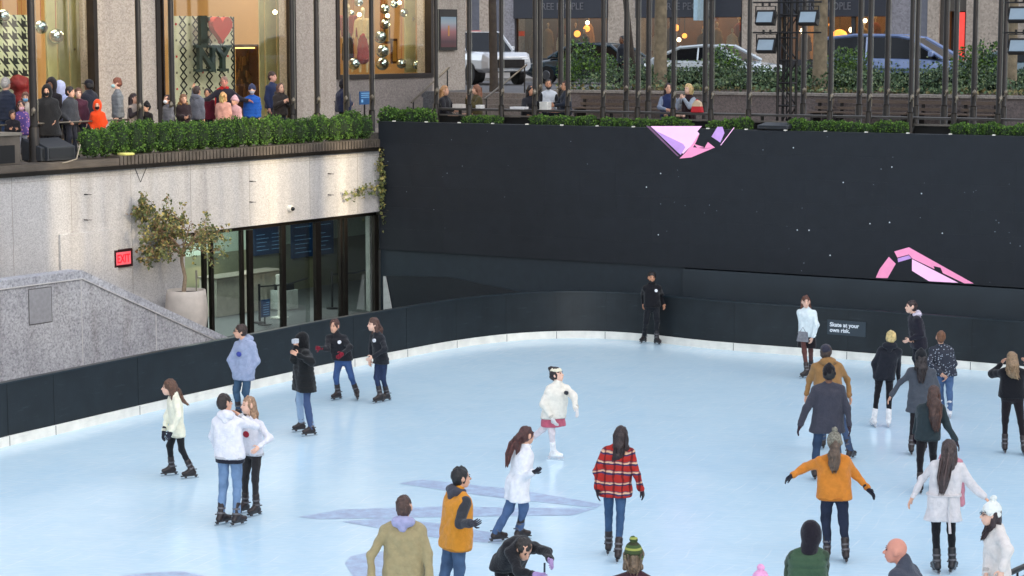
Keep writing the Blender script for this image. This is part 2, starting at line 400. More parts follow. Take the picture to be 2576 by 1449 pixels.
    top = smb(tp+([] if vest else slv), vox=vox, k=.035, above=hip.z, amp=am, freq=20, seed=seed, rib=puff, stretch=.5)
    topo = obj('jacket', top, tm, root, smooth=True, fix=False)
    if vest:
        for half in (slv[:3], slv[3:]): obj('sleeve', smb(half, vox=vox, k=.03, amp=.006, seed=seed+3), cloth(vest), root, smooth=True, fix=False)
    if tmat is None and not puff and hem < .2 and cat == 'person' and vox < .02:
        dk = cloth(tuple(int(v*.84) for v in tc))
        obj('waistband', smb([(p[0], p[1], p[2], p[3]*1.015, p[4]*1.015) for p in tp if p[0] == 'c'][:3], vox=vox*.9, above=hip.z-.01, below=hip.z+.035, k=.035), dk, root, smooth=True, fix=False)
        for ha, d, nn, el, sh in hands: obj('cuff', MB().tube([ha-d*.055, ha-d*.045, ha-d*.012], [.041*k*bulk, .043*k*bulk, .038*k*bulk], 14), cloth(tuple(int(v*.84) for v in (vest or tc))), root, smooth=True)
    if waist: obj('shirt_hem', smb([(p[0], p[1], p[2]-np.array([0, 0, waist[0]]), p[3]*.95, p[4]*.95) for p in tp[:3]], vox=vox, above=hip.z-waist[0], below=hip.z+.03), cloth(waist[1]), root, smooth=True, fix=False)
    if belt:
        wz = pel+sp*.12; obj('belt', smb([('c', vT(wz+r*.075*B), vT(wz-r*.075*B), .138*B, .138*B)], vox=vox*.8, above=wz.z-.02, below=wz.z+.02), cloth(belt), root, smooth=True, fix=False)
        e = wz-f*.14*B+r*.05; m2 = MB(); m2.tube([e, e-UP*.25-f*.02, e-UP*.5-f*.03+r*.02], [.012, .018, .02], 6); obj('belt_tail', m2, cloth(belt), root, smooth=True)
    if badge:
        bp = nk+(pel-nk)*.26-r*(.075*B)*1+f*(.118*B+.055*B); obj('badge', MB().tube([bp-f*.03, bp+f*.006], .036, 14), mat('badge', badge, .5, var=.02), root)
    if emblem:
        bp = nk+(pel-nk)*.45+f*(.125*B+.012); A2 = Matrix((r, f, UP)).transposed()
        m2 = MB(); m2.ell(bp, (.065, .02, .05), 0, 14, 8, A2); obj('chest_print', m2, cloth(emblem), root, smooth=True)
    if scarf:
        m2 = smb([('c', vT(nk+r*.04), vT(nk-r*.04), .075*k, .075*k), ('c', vT(nk+r*.06-f*.03), vT(nk+r*.16-f*.0-UP*.05), .045*k, .05*k), ('c', vT(nk+r*.2-UP*.2+f*.03), vT(nk+r*.2-UP*.62+f*.03), .04, .05)], vox=vox, k=.05, amp=.006, freq=40)
        obj('scarf', m2, cloth(scarf), root, smooth=True, fix=False)
    # hood
    hcol = cloth(hoodc) if hoodc else tm
    if hood == 'down':
        b_ = nk-f*.075*k
        obj('hood', smb([('c', vT(b_+r*.075+UP*.01), vT(b_-r*.075+UP*.01), .058*k, .058*k), ('c', vT(b_-UP*.07-f*.02), vT(b_+UP*.03), .05*k, .06*k), ('c', vT(nk+r*.075+f*.04), vT(nk+r*.085-f*.05), .034, .045), ('c', vT(nk-r*.075+f*.04), vT(nk-r*.085-f*.05), .034, .045)],
            vox=vox, k=.04, amp=.006, seed=seed, freq=35), hcol, root, smooth=True, fix=False)
    if hood == 'up':
        obj('hood', smb([('e', H(0, -.03, .03), (.115*s, .125*s, .14*s), A), ('c', H(0, -.05, -.04), vT(nk-f*.03), .10*s, .10*s), ('e', H(0, -.07, .09), (.07*s, .07*s, .08*s), A)], vox=vox, k=.05,
            neg=[('e', H(0, .13, -.015), (.075*s, .12*s, .10*s), A)], amp=.005, seed=seed), hcol, root, smooth=True, fix=False)
    # hair
    face = [('e', H(0, .115, -.035), (.078*s, .085*s, .105*s), A), ('e', H(0, .12, -.11), (.1*s, .12*s, .06*s), A)]
    if hair and hood != 'up':
        hp2 = [('e', H(0, -.02, .038), (.086*s, .102*s, .102*s), A), ('e', H(0, -.05, -.01), (.08*s, .07*s, .075*s), A)]
        if hair == 'long':
            hp2 += [('c', H(.055, -.03, 0), H(.075, -.045, -.17), .04*s, .036*s), ('c', H(-.055, -.03, 0), H(-.075, -.045, -.17), .04*s, .036*s), ('c', H(0, -.06, 0), H(0, -.085, -.2), .065*s, .06*s)]
        if hair == 'bob': hp2 += [('c', H(.065, -.02, .02), H(.07, -.01, -.10), .035*s, .035*s), ('c', H(-.065, -.02, .02), H(-.07, -.01, -.10), .035*s, .035*s), ('c', H(0, -.06, 0), H(0, -.075, -.10), .06*s, .055*s)]
        if hair == 'bun': hp2 += [('e', H(0, -.085, .115), (.045, .045, .042), A)]
        if hair == 'pony': hp2 += [('c', H(0, -.11, .03), H(0, -.15, -.02), .03, .04), ('c', H(0, -.15, -.02), H(.01, -.14, -.22), .042, .03), ('c', H(.01, -.14, -.22), H(.01, -.12, -.32), .03, .012)]
        if tail:
            T = lambda q: vT(hcn+(r*q[0]+f*q[1])*s+UP*q[2]*s)
            for a_, b_ in zip(tail[:-1], tail[1:]): hp2.append(('c', T(a_), T(b_), a_[3]*1.02, b_[3]*.98))
        obj('hair', smb(hp2, vox=vox*.75, k=.03, neg=face, amp=.010, freq=55, seed=seed, stretch=.12), hairm(hc), root, smooth=True, fix=False)
    if hair in ('long', 'bob', 'pony') and hood != 'up':      # loose locks over the hair mass
        rr = random.Random(seed*7+3); m2 = MB()
        TT = lambda q: (hcn+(r*q[0]+f*q[1])*s+UP*q[2]*s)
        ch_ = [(TT(q), q[3]*s) for q in tail] if tail else ([(Vector(H(0, -.08, .04)), .07), (Vector(H(0, -.09, -.10)), .075), (Vector(H(0, -.095, -.2)), .06)] if hair == 'long' else [(Vector(H(0, -.07, .04)), .08), (Vector(H(0, -.075, -.09)), .075)])
        e_ = ch_[-1][0]-ch_[-2][0]; ch_.append((ch_[-1][0]+e_.normalized()*.06, ch_[-1][1]*.7))
        for i in range(34):
            an_ = rr.uniform(0, 6.283); k_ = rr.uniform(.75, 1.08); pts = []; st = rr.choice((0, 0, 0, 1)); n_ = len(ch_)-rr.choice((0, 0, 1))
            if n_-st < 2: st = 0
            for q_, rad in ch_[st:n_]: an_ += rr.gauss(0, .25); pts.append(q_+(r*math.cos(an_)+f*math.sin(an_))*rad*k_+Vector((rr.gauss(0, .006), rr.gauss(0, .006), rr.gauss(0, .012))))
            t_ = rr.uniform(.006, .012); m2.tube(pts, [t_]*(len(pts)-1)+[.002], 4, rr.choice((0, 0, 1)))
        obj('hair_locks', m2, [hairm(hc), hairm(tuple(min(255, int(v*1.3+8)) for v in hc))], root, smooth=True)
    if beard: obj('beard', smb([('e', H(0, .045, -.075), (.062*s, .066*s, .05*s), A)], vox=vox*.6, neg=[('e', H(0, .12, -.045), (.035*s, .05*s, .03*s), A)]), hairm(hc), root, smooth=True, fix=False)
    hm = cloth(hatc) if not isinstance(hatc, bpy.types.Material) else hatc
    if hat in ('beanie', 'pompom', 'band'):
        q = H(0, -.02, .05); lo = (hcn+hu*.028*s)
        if hat == 'band':
            m2 = smb([('e', H(0, -.015, .05), (.092*s, .11*s, .085*s), A)], vox=vox*.7, above=lo.z+.035, below=lo.z+.095)
        else:
            m2 = smb([('e', H(0, -.02, .055), (.093*s, .108*s, .105*s), A), ('c', H(.0, -.02, .12), H(0, -.03, .155), .05, .03)], vox=vox*.8, k=.03, neg=[('e', H(0, .13, -.06), (.12*s, .10*s, .095*s), A), ('e', H(0, -.02, -.12), (.2, .2, .12), A)], amp=.003, freq=70)
            m2 = smb([('c', H(.05, .03, .045), H(-.05, .03, .045), .045, .045), ('c', H(.06, -.06, .02), H(-.06, -.06, .02), .045, .045)], vox=vox*.8, k=.05, mb=m2)
            if hat == 'pompom': m2 = smb([('e', H(0, -.03, .185), (.042, .042, .04), A)], vox=vox*.7, amp=.006, freq=90, mb=m2)
        obj('hat', m2, hm, root, smooth=True, fix=False)
    if hat == 'cap':
        m2 = smb([('e', H(0, -.015, .055), (.09*s, .108*s, .088*s), A)], vox=vox*.8, neg=[('e', H(0, .02, -.08), (.2, .2, .11), A)])
        m2 = smb([('e', H(0, .12, .05), (.07*s, .075*s, .010*s), A)], vox=vox*.5, mb=m2)
        obj('hat', m2, hm, root, smooth=True, fix=False)
    if mask: obj('face_mask', smb([('e', H(0, .06, -.045), (.06*s, .06*s, .052*s), A)], vox=vox*.6), cloth(mask, .03), root, smooth=True, fix=False)
    if glasses:
        m2 = MB()
        for sx in (-1, 1):
            pts = [H(sx*.033+.022*math.cos(t), .1, .017+.016*math.sin(t)) for t in [i*math.pi/5 for i in range(11)]]; m2.tube(pts, .003, 4, cap=False)
            m2.tube([H(sx*.055, .1, .02), H(sx*.08, 0, .02)], .003, 4)
        m2.tube([H(-.012, .104, .02), H(.012, .104, .02)], .003, 4); obj('glasses', m2, mat('spectacle_frame', (25, 22, 22), .3), root)
    if glove:
        for ha, d, nn, el, sh in hands:
            pr = hand_prims(ha, d, nn, k*1.12)[0]+[('c', vT(ha-d*.06), vT(ha+d*.01), .042*k, .036*k)]
            m2 = smb(pr, vox=vox*.6, k=.02); fingers(m2, ha, d, nn, k*1.12, curl); obj('glove', m2, cloth(glove), root, smooth=True, fix=False)
    # feet
    fy = fyaw or (yaw, yaw)
    for S_, yw, kn in (('R', fy[0], knR), ('L', fy[1], knL)):
        an = J['an'+S_]; sh_ = (an-kn).normalized(); lift = J.get('tilt'+S_, 0.)
        ff = fdir(yw); ff = (ff*math.cos(R_(lift))-UP*math.sin(R_(lift))).normalized(); fu = rdir(yw).cross(ff); fu = fu if fu.z > 0 else -fu
        sl_ = an-fu*.055*k
        bt = [('c', vT(an-sh_*(.17 if skates else .05)*k), vT(an-sh_*.02), .056*k, .050*k), ('c', vT(an), vT(sl_-ff*.035*k), .05*k, .042*k), ('c', vT(sl_-ff*.03*k), vT(sl_+ff*.15*k), .042*k, .036*k), ('c', vT(an+ff*.02), vT(sl_+ff*.10*k+fu*.012), .045*k, .034*k)]
        c_ = skates or boot or (40, 34, 32)
        bo = obj('skate' if skates else 'shoe', smb(bt, vox=vox*.7, k=.025), mat('boot_leather', c_, .38, 0, .2, 14, .2, 60), root, smooth=True, fix=False)
        if skates:
            M = Matrix((ff, rdir(yw), fu)).transposed().to_4x4(); M.translation = sl_
            m2 = MB(M); m2.prism([(-.10, -.035), (.185, -.035), (.19, -.05), (-.10, -.05)], -.02, .02, 'y')
            m2.box(-.085, -.05, -.014, .014, -.075, -.05); m2.box(.09, .125, -.014, .014, -.075, -.05); m2.box(-.07, -.04, -.055, -.04, .06, .075)
            obj('skate_holder', m2, mat('holder', (60, 58, 60) if sum(c_) < 400 else (200, 200, 205), .4), bo)
            m3 = MB(M); m3.prism([(-.115, -.073), (.17, -.073), (.2, -.085), (.17, -.098), (-.105, -.098), (-.125, -.088)], -.003, .003, 'y')
            obj('blade', m3, mat('blade_steel', (200, 204, 210), .2, 1.), bo)
            if sum(c_) < 400:
                m4 = MB()
                for q_ in (.03, .10): pc = an-sh_*q_*k; m4.tube([pc-sh_*.012, pc+sh_*.012], .06*k, 12)
                obj('strap', m4, mat('strap', (95, 92, 96), .5), bo)
    return root

def skater(label, pel, neck, head, feet, AL, AR, yaw, base=None, h=1.75, pdy=0., ndy=0., hdy=0., z0=0., lift=(0, 0), sw=.162, fr=None, **kw):
    """joints read off the photograph, placed in depth over the skater's own feet on the ice. Coordinates come in the zoom frame fr."""
    T = lambda p: ((fr[0]+p[0]/fr[2])/1.17391, (fr[1]+p[1]/fr[2])/1.17391)
    k = h/1.75; w = kw.get('w', 1.)
    fl = [gz(*T(p[:2]), z0+lf) for p, lf in zip(feet, lift)]
    if base is not None: Y = base
    else: Y = sum(p.y for p in fl)/len(fl)
    fl = [at_y(*T(p[:2]), Y+(p[2] if len(p) > 2 else 0)) if len(p) > 2 else q for p, q in zip(feet, fl)]
    P_ = at_y(*T(pel), Y+pdy); Nk = at_y(*T(neck), Y+ndy); Hd = at_y(*T(head), Y+ndy+hdy)
    tl_ = (P_-Nk).length; want = .318*h
    if tl_ > want*1.03 or tl_ < .27*h:
        q_ = Nk+(P_-Nk)*(want/tl_); dz_ = q_.z-P_.z; P_ = q_
        kw['hem'] = max(-.03, kw.get('hem', .10)+min(dz_, .2)) if dz_ > 0 else kw.get('hem', .1)
        if kw.get('skirt') and dz_ > 0: kw['skirt'] = (kw['skirt'][0]+dz_, kw['skirt'][1])
    r = rdir(yaw); f = fdir(yaw)
    sR = Nk+r*sw*k*w-UP*.105*k; sL = Nk-r*sw*k*w-UP*.105*k
    cosy = math.cos(R_(yaw)) > 0
    aR, aL = (AL, AR) if cosy else (AR, AL)
    J = dict(pel=P_, neck=Nk, head=Hd, shR=sR, shL=sL)
    for S_, a, sh, sg in (('R', aR, sR, 1), ('L', aL, sL, -1)):
        if a is None:
            el = sh+r*.05*sg-UP*.275*k-f*.02; ha = el+r*.01*sg-UP*.23*k+f*.07
        else:
            el = reach(sh, *T(a[:2]), .285*k, a[2]); ha = reach(el, *T(a[3:5]), .25*k, a[5])
        J['el'+S_] = el; J['ha'+S_] = ha
    fR, fL = (fl[0], fl[1]) if cosy else (fl[1], fl[0])
    fy = kw.get('fyaw') or (yaw, yaw)
    J['anR'] = fR+UP*.155*k-fdir(fy[0])*.05; J['anL'] = fL+UP*.155*k-fdir(fy[1])*.05
    kw.setdefault('skates', (38, 28, 28)); kw.setdefault('vox', .014 if feet[0][1]/fr[2]+fr[1] > 1500 else .017)
    return person(label, J, yaw, h=h, **kw)

def pose(label, P0, yaw, h=1.72, arms='down', lean=0., seat=None, sw=.165, **kw):
    """standing or seated person at ground point P0 (feet), arms by name"""
    k = h/1.75; w = kw.get('w', 1.); f = fdir(yaw); r = rdir(yaw); g = Vector(P0)
    if seat is None:
        pel = g+UP*.95*k; anR = g+r*.11*k+UP*.09*k; anL = g-r*.11*k+UP*.09*k; J = {}
    else:
        pel = g+UP*(seat+.09); J = dict(knR=pel+f*.40*k+r*.12-UP*.02, knL=pel+f*.40*k-r*.12-UP*.02)
        anR = J['knR']-UP*.40*k; anL = J['knL']-UP*.40*k; anR.z = max(anR.z, g.z+.09); anL.z = max(anL.z, g.z+.09)
    nk = pel+UP*.53*k+f*lean; hd = nk+UP*.155*k+f*(.02+lean*.25)
    J.update(pel=pel, neck=nk, head=hd, shR=nk+r*sw*k*w-UP*.105*k, shL=nk-r*sw*k*w-UP*.105*k, anR=anR, anL=anL)
    if isinstance(arms, str): arms = (arms, arms)
    for S_, a, sg in (('R', arms[0], 1), ('L', arms[1], -1)):
        sh = J['sh'+S_]
        o = dict(down=((.05, -.01, -.28), (.03, .05, -.52)), front=((.05, .02, -.27), (-.10, .24, -.30)), pocket=((.09, -.05, -.26), (.02, .10, -.44)),
                 phone=((.06, .08, -.25), (-.08, .28, -.12)), up=((.10, .16, .10), (.12, .22, .34)), table=((.10, .14, -.23), (-.04, .36, -.27)),
                 chin=((.06, .20, -.20), (-.10, .26, .02)), out=((.22, .06, -.16), (.42, .14, -.2)), cross=((.06, .06, -.26), (-.18, .20, -.22)), back=((.08, -.10, -.26), (-.06, -.16, -.46)))[a]
        q = [Vector(t) for t in o]; cv = lambda t: sh+(r*sg*t.x+f*t.y+UP*t.z)*k
        J['el'+S_] = cv(q[0]); J['ha'+S_] = cv(q[1])
    return person(label, J, yaw, h=h, seated=seat is not None, **kw)

def denim(c1, c2=None):
    g_ = sum(c1)/3; c1 = tuple(int(v*.62+g_*.38) for v in c1)
    return mat('denim', c1, .85, 0, .28, 5, .4, 60, spec=.2)
def ramp_z(name, stops, interp='CONSTANT', axis='Z', scale=1., rough=.9):
    """colour bands by height on the cloth itself"""
    m, t, p = new_mat(name); tc = N(t, 'ShaderNodeTexCoord'); sx = N(t, 'ShaderNodeSeparateXYZ'); t.links.new(tc.outputs['Object'], sx.inputs[0])
    a = N(t, 'ShaderNodeMath', operation='MULTIPLY'); a.inputs[1].default_value = scale; t.links.new(sx.outputs[axis], a.inputs[0])
    fr_ = N(t, 'ShaderNodeMath', operation='FRACT'); t.links.new(a.outputs[0], fr_.inputs[0])
    cr = N(t, 'ShaderNodeValToRGB'); cr.color_ramp.interpolation = interp
    e = cr.color_ramp.elements; e[0].position = stops[0][0]; e[0].color = (*lin(stops[0][1]), 1); e[1].position = stops[1][0]; e[1].color = (*lin(stops[1][1]), 1)
    for s_ in stops[2:]: q = e.new(s_[0]); q.color = (*lin(s_[1]), 1)
    t.links.new(fr_.outputs[0], cr.inputs[0]); t.links.new(cr.outputs[0], p.inputs['Base Color']); p.inputs['Roughness'].default_value = rough; return m
def plaid():
    m, t, p = new_mat('plaid_flannel'); L = t.links.new; tc = N(t, 'ShaderNodeTexCoord'); sx = N(t, 'ShaderNodeSeparateXYZ'); L(tc.outputs['Object'], sx.inputs[0])
    nz = N(t, 'ShaderNodeTexNoise'); nz.inputs['Scale'].default_value = 6; L(tc.outputs['Object'], nz.inputs['Vector']); sb = N(t, 'ShaderNodeVectorMath', operation='MULTIPLY_ADD'); sb.inputs[1].default_value = (.09, .09, .09); L(nz.outputs['Color'], sb.inputs[0]); L(tc.outputs['Object'], sb.inputs[2]); L(sb.outputs[0], sx.inputs[0])
    def band(ax, sc, ph):
        a = N(t, 'ShaderNodeMath', operation='MULTIPLY_ADD'); a.inputs[1].default_value = sc; a.inputs[2].default_value = ph; L(sx.outputs[ax], a.inputs[0])
        f = N(t, 'ShaderNodeMath', operation='FRACT'); L(a.outputs[0], f.inputs[0]); return f
    def ramp(f, st):
        r = N(t, 'ShaderNodeValToRGB'); r.color_ramp.interpolation = 'LINEAR'; e = r.color_ramp.elements
        e[0].position, e[0].color = st[0][0], (*lin(st[0][1]), 1); e[1].position, e[1].color = st[1][0], (*lin(st[1][1]), 1)
        for s_ in st[2:]: q = e.new(s_[0]); q.color = (*lin(s_[1]), 1)
        L(f.outputs[0], r.inputs[0]); return r
    RD = (172, 38, 30); CR = (226, 192, 158); NV = (66, 46, 84)
    z = ramp(band('Z', 7., .2), [(0, RD), (.42, RD), (.46, NV), (.60, NV), (.64, CR), (.78, (206, 150, 120)), (.82, NV), (.9, RD), (1, RD)])
    x = ramp(band('X', 8.5, .3), [(0, (255, 255, 255)), (.35, (255, 255, 255)), (.45, (165, 130, 155)), (.6, (165, 130, 155)), (.68, (255, 245, 235)), (1, (255, 255, 255))])
    mx = N(t, 'ShaderNodeMix', data_type='RGBA', blend_type='MULTIPLY'); mx.inputs[0].default_value = 1; L(z.outputs[0], mx.inputs[6]); L(x.outputs[0], mx.inputs[7])
    L(mx.outputs[2], p.inputs['Base Color']); p.inputs['Roughness'].default_value = .9; return m
def dots(name, bg, fg, sc=14, th=.26):
    m, t, p = new_mat(name); L = t.links.new; tc = N(t, 'ShaderNodeTexCoord'); v = N(t, 'ShaderNodeTexVoronoi'); v.inputs['Scale'].default_value = sc; L(tc.outputs['Object'], v.inputs['Vector'])
    c = N(t, 'ShaderNodeMath', operation='LESS_THAN'); c.inputs[1].default_value = th; L(v.outputs['Distance'], c.inputs[0])
    mx = N(t, 'ShaderNodeMix', data_type='RGBA'); mx.inputs[6].default_value = (*lin(bg), 1); mx.inputs[7].default_value = (*lin(fg), 1); L(c.outputs[0], mx.inputs[0])
    L(mx.outputs[2], p.inputs['Base Color']); p.inputs['Roughness'].default_value = .8; return m

# ---------------------------------------------------------------- the setting
def catmull(P, n=8):
    out = []
    for i in range(len(P)-1):
        p0, p1, p2, p3 = P[max(i-1, 0)], P[i], P[i+1], P[min(i+2, len(P)-1)]
        for j in range(n):
            t = j/n; out.append(.5*((2*p1)+(p2-p0)*t+(2*p0-5*p1+4*p2-p3)*t*t+(3*p1-p0-3*p2+p3)*t**3))
    out.append(P[-1]); return out
EDGE = [(-420, 1265), (-200, 1186), (0, 1128), (141, 1094), (397, 1033), (668, 972), (838, 934), (1000, 903), (1150, 875), (1300, 857), (1450, 851), (1600, 857), (1798, 878), (2130, 904), (2505, 936), (2900, 975), (3300, 1020)]
edge = catmull([gz(x, y, 0) for x, y in EDGE], 12)
def ice_material():
    m, t, p = new_mat('ice'); L = t.links.new; tc = N(t, 'ShaderNodeTexCoord')
    def noise(sc, det, rot=0, st=(1, 1, 1)):
        mp = N(t, 'ShaderNodeMapping'); mp.inputs['Rotation'].default_value[2] = rot; mp.inputs['Scale'].default_value = st; L(tc.outputs['Object'], mp.inputs[0])
        n = N(t, 'ShaderNodeTexNoise'); n.inputs['Scale'].default_value = sc; n.inputs['Detail'].default_value = det; L(mp.outputs[0], n.inputs['Vector']); return n.outputs['Fac']
    def rng_(v, a, b, c, d): r = N(t, 'ShaderNodeMapRange'); r.inputs[1].default_value = a; r.inputs[2].default_value = b; r.inputs[3].default_value = c; r.inputs[4].default_value = d; L(v, r.inputs[0]); return r.outputs[0]
    def mix(f, a, b):
        x = N(t, 'ShaderNodeMix', data_type='RGBA'); L(f, x.inputs[0])
        for k, v in ((6, a), (7, b)):
            if isinstance(v, tuple): x.inputs[k].default_value = (*lin(v), 1)
            else: L(v, x.inputs[k])
        return x.outputs[2]
    def wave(sc, dist, rot, th):
        mp = N(t, 'ShaderNodeMapping'); mp.inputs['Rotation'].default_value[2] = rot; L(tc.outputs['Object'], mp.inputs[0])
        w = N(t, 'ShaderNodeTexWave'); w.inputs['Scale'].default_value = sc; w.inputs['Distortion'].default_value = dist; w.inputs['Detail'].default_value = 2; w.inputs['Detail Scale'].default_value = .35; L(mp.outputs[0], w.inputs['Vector']); return rng_(w.outputs['Fac'], th, 1, 0, 1)
    def mul(a, b): x = N(t, 'ShaderNodeMath', operation='MULTIPLY'); L(a, x.inputs[0]); L(b, x.inputs[1]); return x.outputs[0]
    base = mix(rng_(noise(.35, 4), .3, .7, 0, 1), (190, 222, 241), (200, 229, 244))
    s1 = mix(rng_(noise(1.6, 8, .5, (1, .55, 1)), .3, .75, 0, .34), base, (214, 236, 245))
    s2 = mix(rng_(noise(11, 8, -1.0, (.4, 1.3, 1)), .42, .8, 0, .45), s1, (228, 242, 248))
    s3 = mix(mul(wave(1.3, 7, .4, .97), rng_(noise(1.3, 3, 2), .45, .75, 0, .7)), s2, (238, 246, 250))
    s4 = mix(mul(wave(1.9, 9, 1.9, .97), rng_(noise(1.7, 3, 1), .45, .75, 0, .7)), s3, (240, 247, 250))
    s6 = mix(rng_(noise(2.6, 6, 1.3, (.5, 1, 1)), .45, .85, 0, .32), s4, (180, 212, 232))
    L(s6, p.inputs['Base Color'])
    p.inputs['Roughness'].default_value = .19; p.inputs['Specular IOR Level'].default_value = .42
    b = N(t, 'ShaderNodeBump'); b.inputs['Strength'].default_value = .22; b.inputs['Distance'].default_value = .01; L(noise(10, 8, 1.2, (.6, 1, 1)), b.inputs['Height']); L(b.outputs[0], p.inputs['Normal'])
    return m
g = MB(); poly = [(p.x, p.y) for p in edge]+[(30, 12), (-30, 12)]
g.prism(list(reversed(poly)), -.10, 0, 'z'); struct('ice', g, ice_material(), fix=True)
g = MB(); g.box(-90, 90, -5, 150, -.6, -.035); struct('rinkside_floor', g, stone('floor_stone', (92, 90, 90), (78, 77, 78), (110, 108, 108), 1, 20))
# grey shapes painted under the ice
def mark_mat():
    m, t, p = new_mat('paint_under_ice'); L = t.links.new; tc = N(t, 'ShaderNodeTexCoord'); n = N(t, 'ShaderNodeTexNoise'); n.inputs['Scale'].default_value = 5; n.inputs['Detail'].default_value = 8; n.inputs['Roughness'].default_value = .7
    L(tc.outputs['Object'], n.inputs['Vector']); r = N(t, 'ShaderNodeMapRange'); r.inputs[1].default_value = .4; r.inputs[2].default_value = .68; L(n.outputs['Fac'], r.inputs[0])
    x = N(t, 'ShaderNodeMix', data_type='RGBA'); x.inputs[6].default_value = (*lin((156, 170, 198)), 1); x.inputs[7].default_value = (*lin((182, 208, 232)), 1); L(r.outputs[0], x.inputs[0]); L(x.outputs[2], p.inputs['Base Color']); p.inputs['Roughness'].default_value = .35; return m
mk = mark_mat()
for pts in ([(1004, 1216), (1060, 1206), (1300, 1231), (1515, 1268), (1500, 1277), (1290, 1256), (1110, 1232)],
            [(752, 1300), (860, 1281), (1110, 1274), (1330, 1277), (1498, 1279), (1440, 1296), (1250, 1298), (1000, 1302), (800, 1306)],
            [(860, 1312), (960, 1303), (1100, 1316), (1260, 1344), (1262, 1368), (1120, 1356), (980, 1333)],
            [(868, 1418), (880, 1400), (930, 1388), (990, 1388), (1030, 1402), (1040, 1430), (1000, 1466), (900, 1466)], [(300, 1449), (380, 1440), (460, 1437), (520, 1449), (400, 1480)]):
    q = MB(); P_ = [gz(x, y, .004) for x, y in pts]; q.add(P_, [tuple(range(len(P_)))]); struct('ice_marking', q, mk)
# barrier
darkp = mat('barrier_vinyl', (25, 31, 35), .42, 0, .26, 2.5, .06, 30, spec=.4); whitep = mat('white_plastic', (232, 228, 218), .35, 0, .12, 3)
def scuffed(m, col, st, lo=.6, f=.4):
    t = m.node_tree; L = t.links.new; p = t.nodes['Principled BSDF']; src = p.inputs['Base Color'].links[0].from_socket; tc = N(t, 'ShaderNodeTexCoord'); mp = N(t, 'ShaderNodeMapping'); mp.inputs['Scale'].default_value = st; L(tc.outputs['Object'], mp.inputs[0])
    n = N(t, 'ShaderNodeTexNoise'); n.inputs['Scale'].default_value = 1.; n.inputs['Detail'].default_value = 8; n.inputs['Roughness'].default_value = .65; L(mp.outputs[0], n.inputs['Vector']); r = N(t, 'ShaderNodeMapRange'); r.inputs[1].default_value = lo; r.inputs[2].default_value = lo+.15; r.inputs[4].default_value = f; L(n.outputs['Fac'], r.inputs[0])
    x = N(t, 'ShaderNodeMix', data_type='RGBA'); x.inputs[7].default_value = (*lin(col), 1); L(src, x.inputs[6]); L(r.outputs[0], x.inputs[0]); L(x.outputs[2], p.inputs['Base Color'])
scuffed(darkp, (80, 88, 94), (2.2, 2.2, 16), .6, .28); scuffed(whitep, (120, 120, 118), (3, 3, 20), .58, .18)
bar = thing('rink_barrier', 'long curved dark slate rink barrier with a white kick plate', 'barrier', (edge[120].x, edge[120].y, 0))
def ribbon(z0, z1, o0, o1):
    m = MB(); n = len(edge); vs = []
    for i, p in enumerate(edge):
        d = (edge[min(i+1, n-1)]-edge[max(i-1, 0)]).normalized(); out = Vector((-d.y, d.x, 0))
        a = p+out*o0; b = p+out*o1; vs += [(a.x, a.y, z0), (b.x, b.y, z0), (b.x, b.y, z1), (a.x, a.y, z1)]
    fs = []
    for i in range(n-1):
        for k in range(4): k2 = (k+1) % 4; fs.append((i*4+k, i*4+k2, i*4+4+k2, i*4+4+k))
    fs += [(0, 1, 2, 3), tuple(range(n*4-4, n*4))]
    return m.add(vs, fs)
obj('panel', ribbon(.18, 1.12, .03, .13), darkp, bar); obj('kick_plate', ribbon(-.02, .18, .0, .14), whitep, bar); obj('top_rail', ribbon(1.12, 1.15, .01, .15), mat('rail_cap', (26, 36, 42), .35), bar)
for i in range(6, len(edge)-1, 10):
    p = edge[i]; d = (edge[i+1]-edge[i-1]).normalized(); out = Vector((-d.y, d.x, 0)); c = p-out*.003
    M = Matrix((d, out, UP)).transposed().to_4x4(); M.translation = c; k = MB(M); k.box(-.006, .006, 0, .02, .0, .175); k2 = MB(M); k2.box(-.004, .004, .028, .04, .185, 1.118); obj('panel_joint', k2, mat('panel_seam', (20, 25, 28)), bar); obj('kick_plate_joint', k, mat('joint_dark', (60, 62, 64)), bar)
# warning sign on the barrier
def edge_at(xv):
    b = min(range(len(edge)-1), key=lambda i: abs((edge[i].x/edge[i].y)-((xv-1288)/F_/math.cos(TH))*1.0)); return b
i_ = edge_at(2128); d = (edge[i_+1]-edge[i_-1]).normalized(); out = Vector((-d.y, d.x, 0)); M = Matrix((d, -out, UP)).transposed().to_4x4(); M = Matrix((d, out, UP)).transposed().to_4x4()
sc_ = gz(2128, 904).copy(); sc_ = min([edge[i]+(edge[i+1]-edge[i])*t/10 for i in range(len(edge)-1) for t in range(10)], key=lambda p: abs(p.x/p.y-ray(2128, 850).x/ray(2128, 850).y))
M.translation = sc_+out*.03
sg = thing('sign', 'small dark sign reading Skate at your own risk on the rink barrier', 'sign', tuple(sc_))
q = MB(M); q.box(-.46, .46, -.012, -.002, .54, .88); obj('plate', q, mat('sign_plate', (46, 56, 64), .4, var=.03), sg)
Mt = M @ Matrix.Translation((-.40, -.014, .73)) @ Matrix.Rotation(math.pi/2, 4, 'X')
q = text_mb('Skate at your', .13, Mt, .003, bold=.004); text_mb('own risk.', .13, Mt @ Matrix.Translation((0, -.125, 0)), .003, mb=q, bold=.004)
obj('lettering', q, mat('letter_white', (225, 228, 232), .5, var=.02), sg)

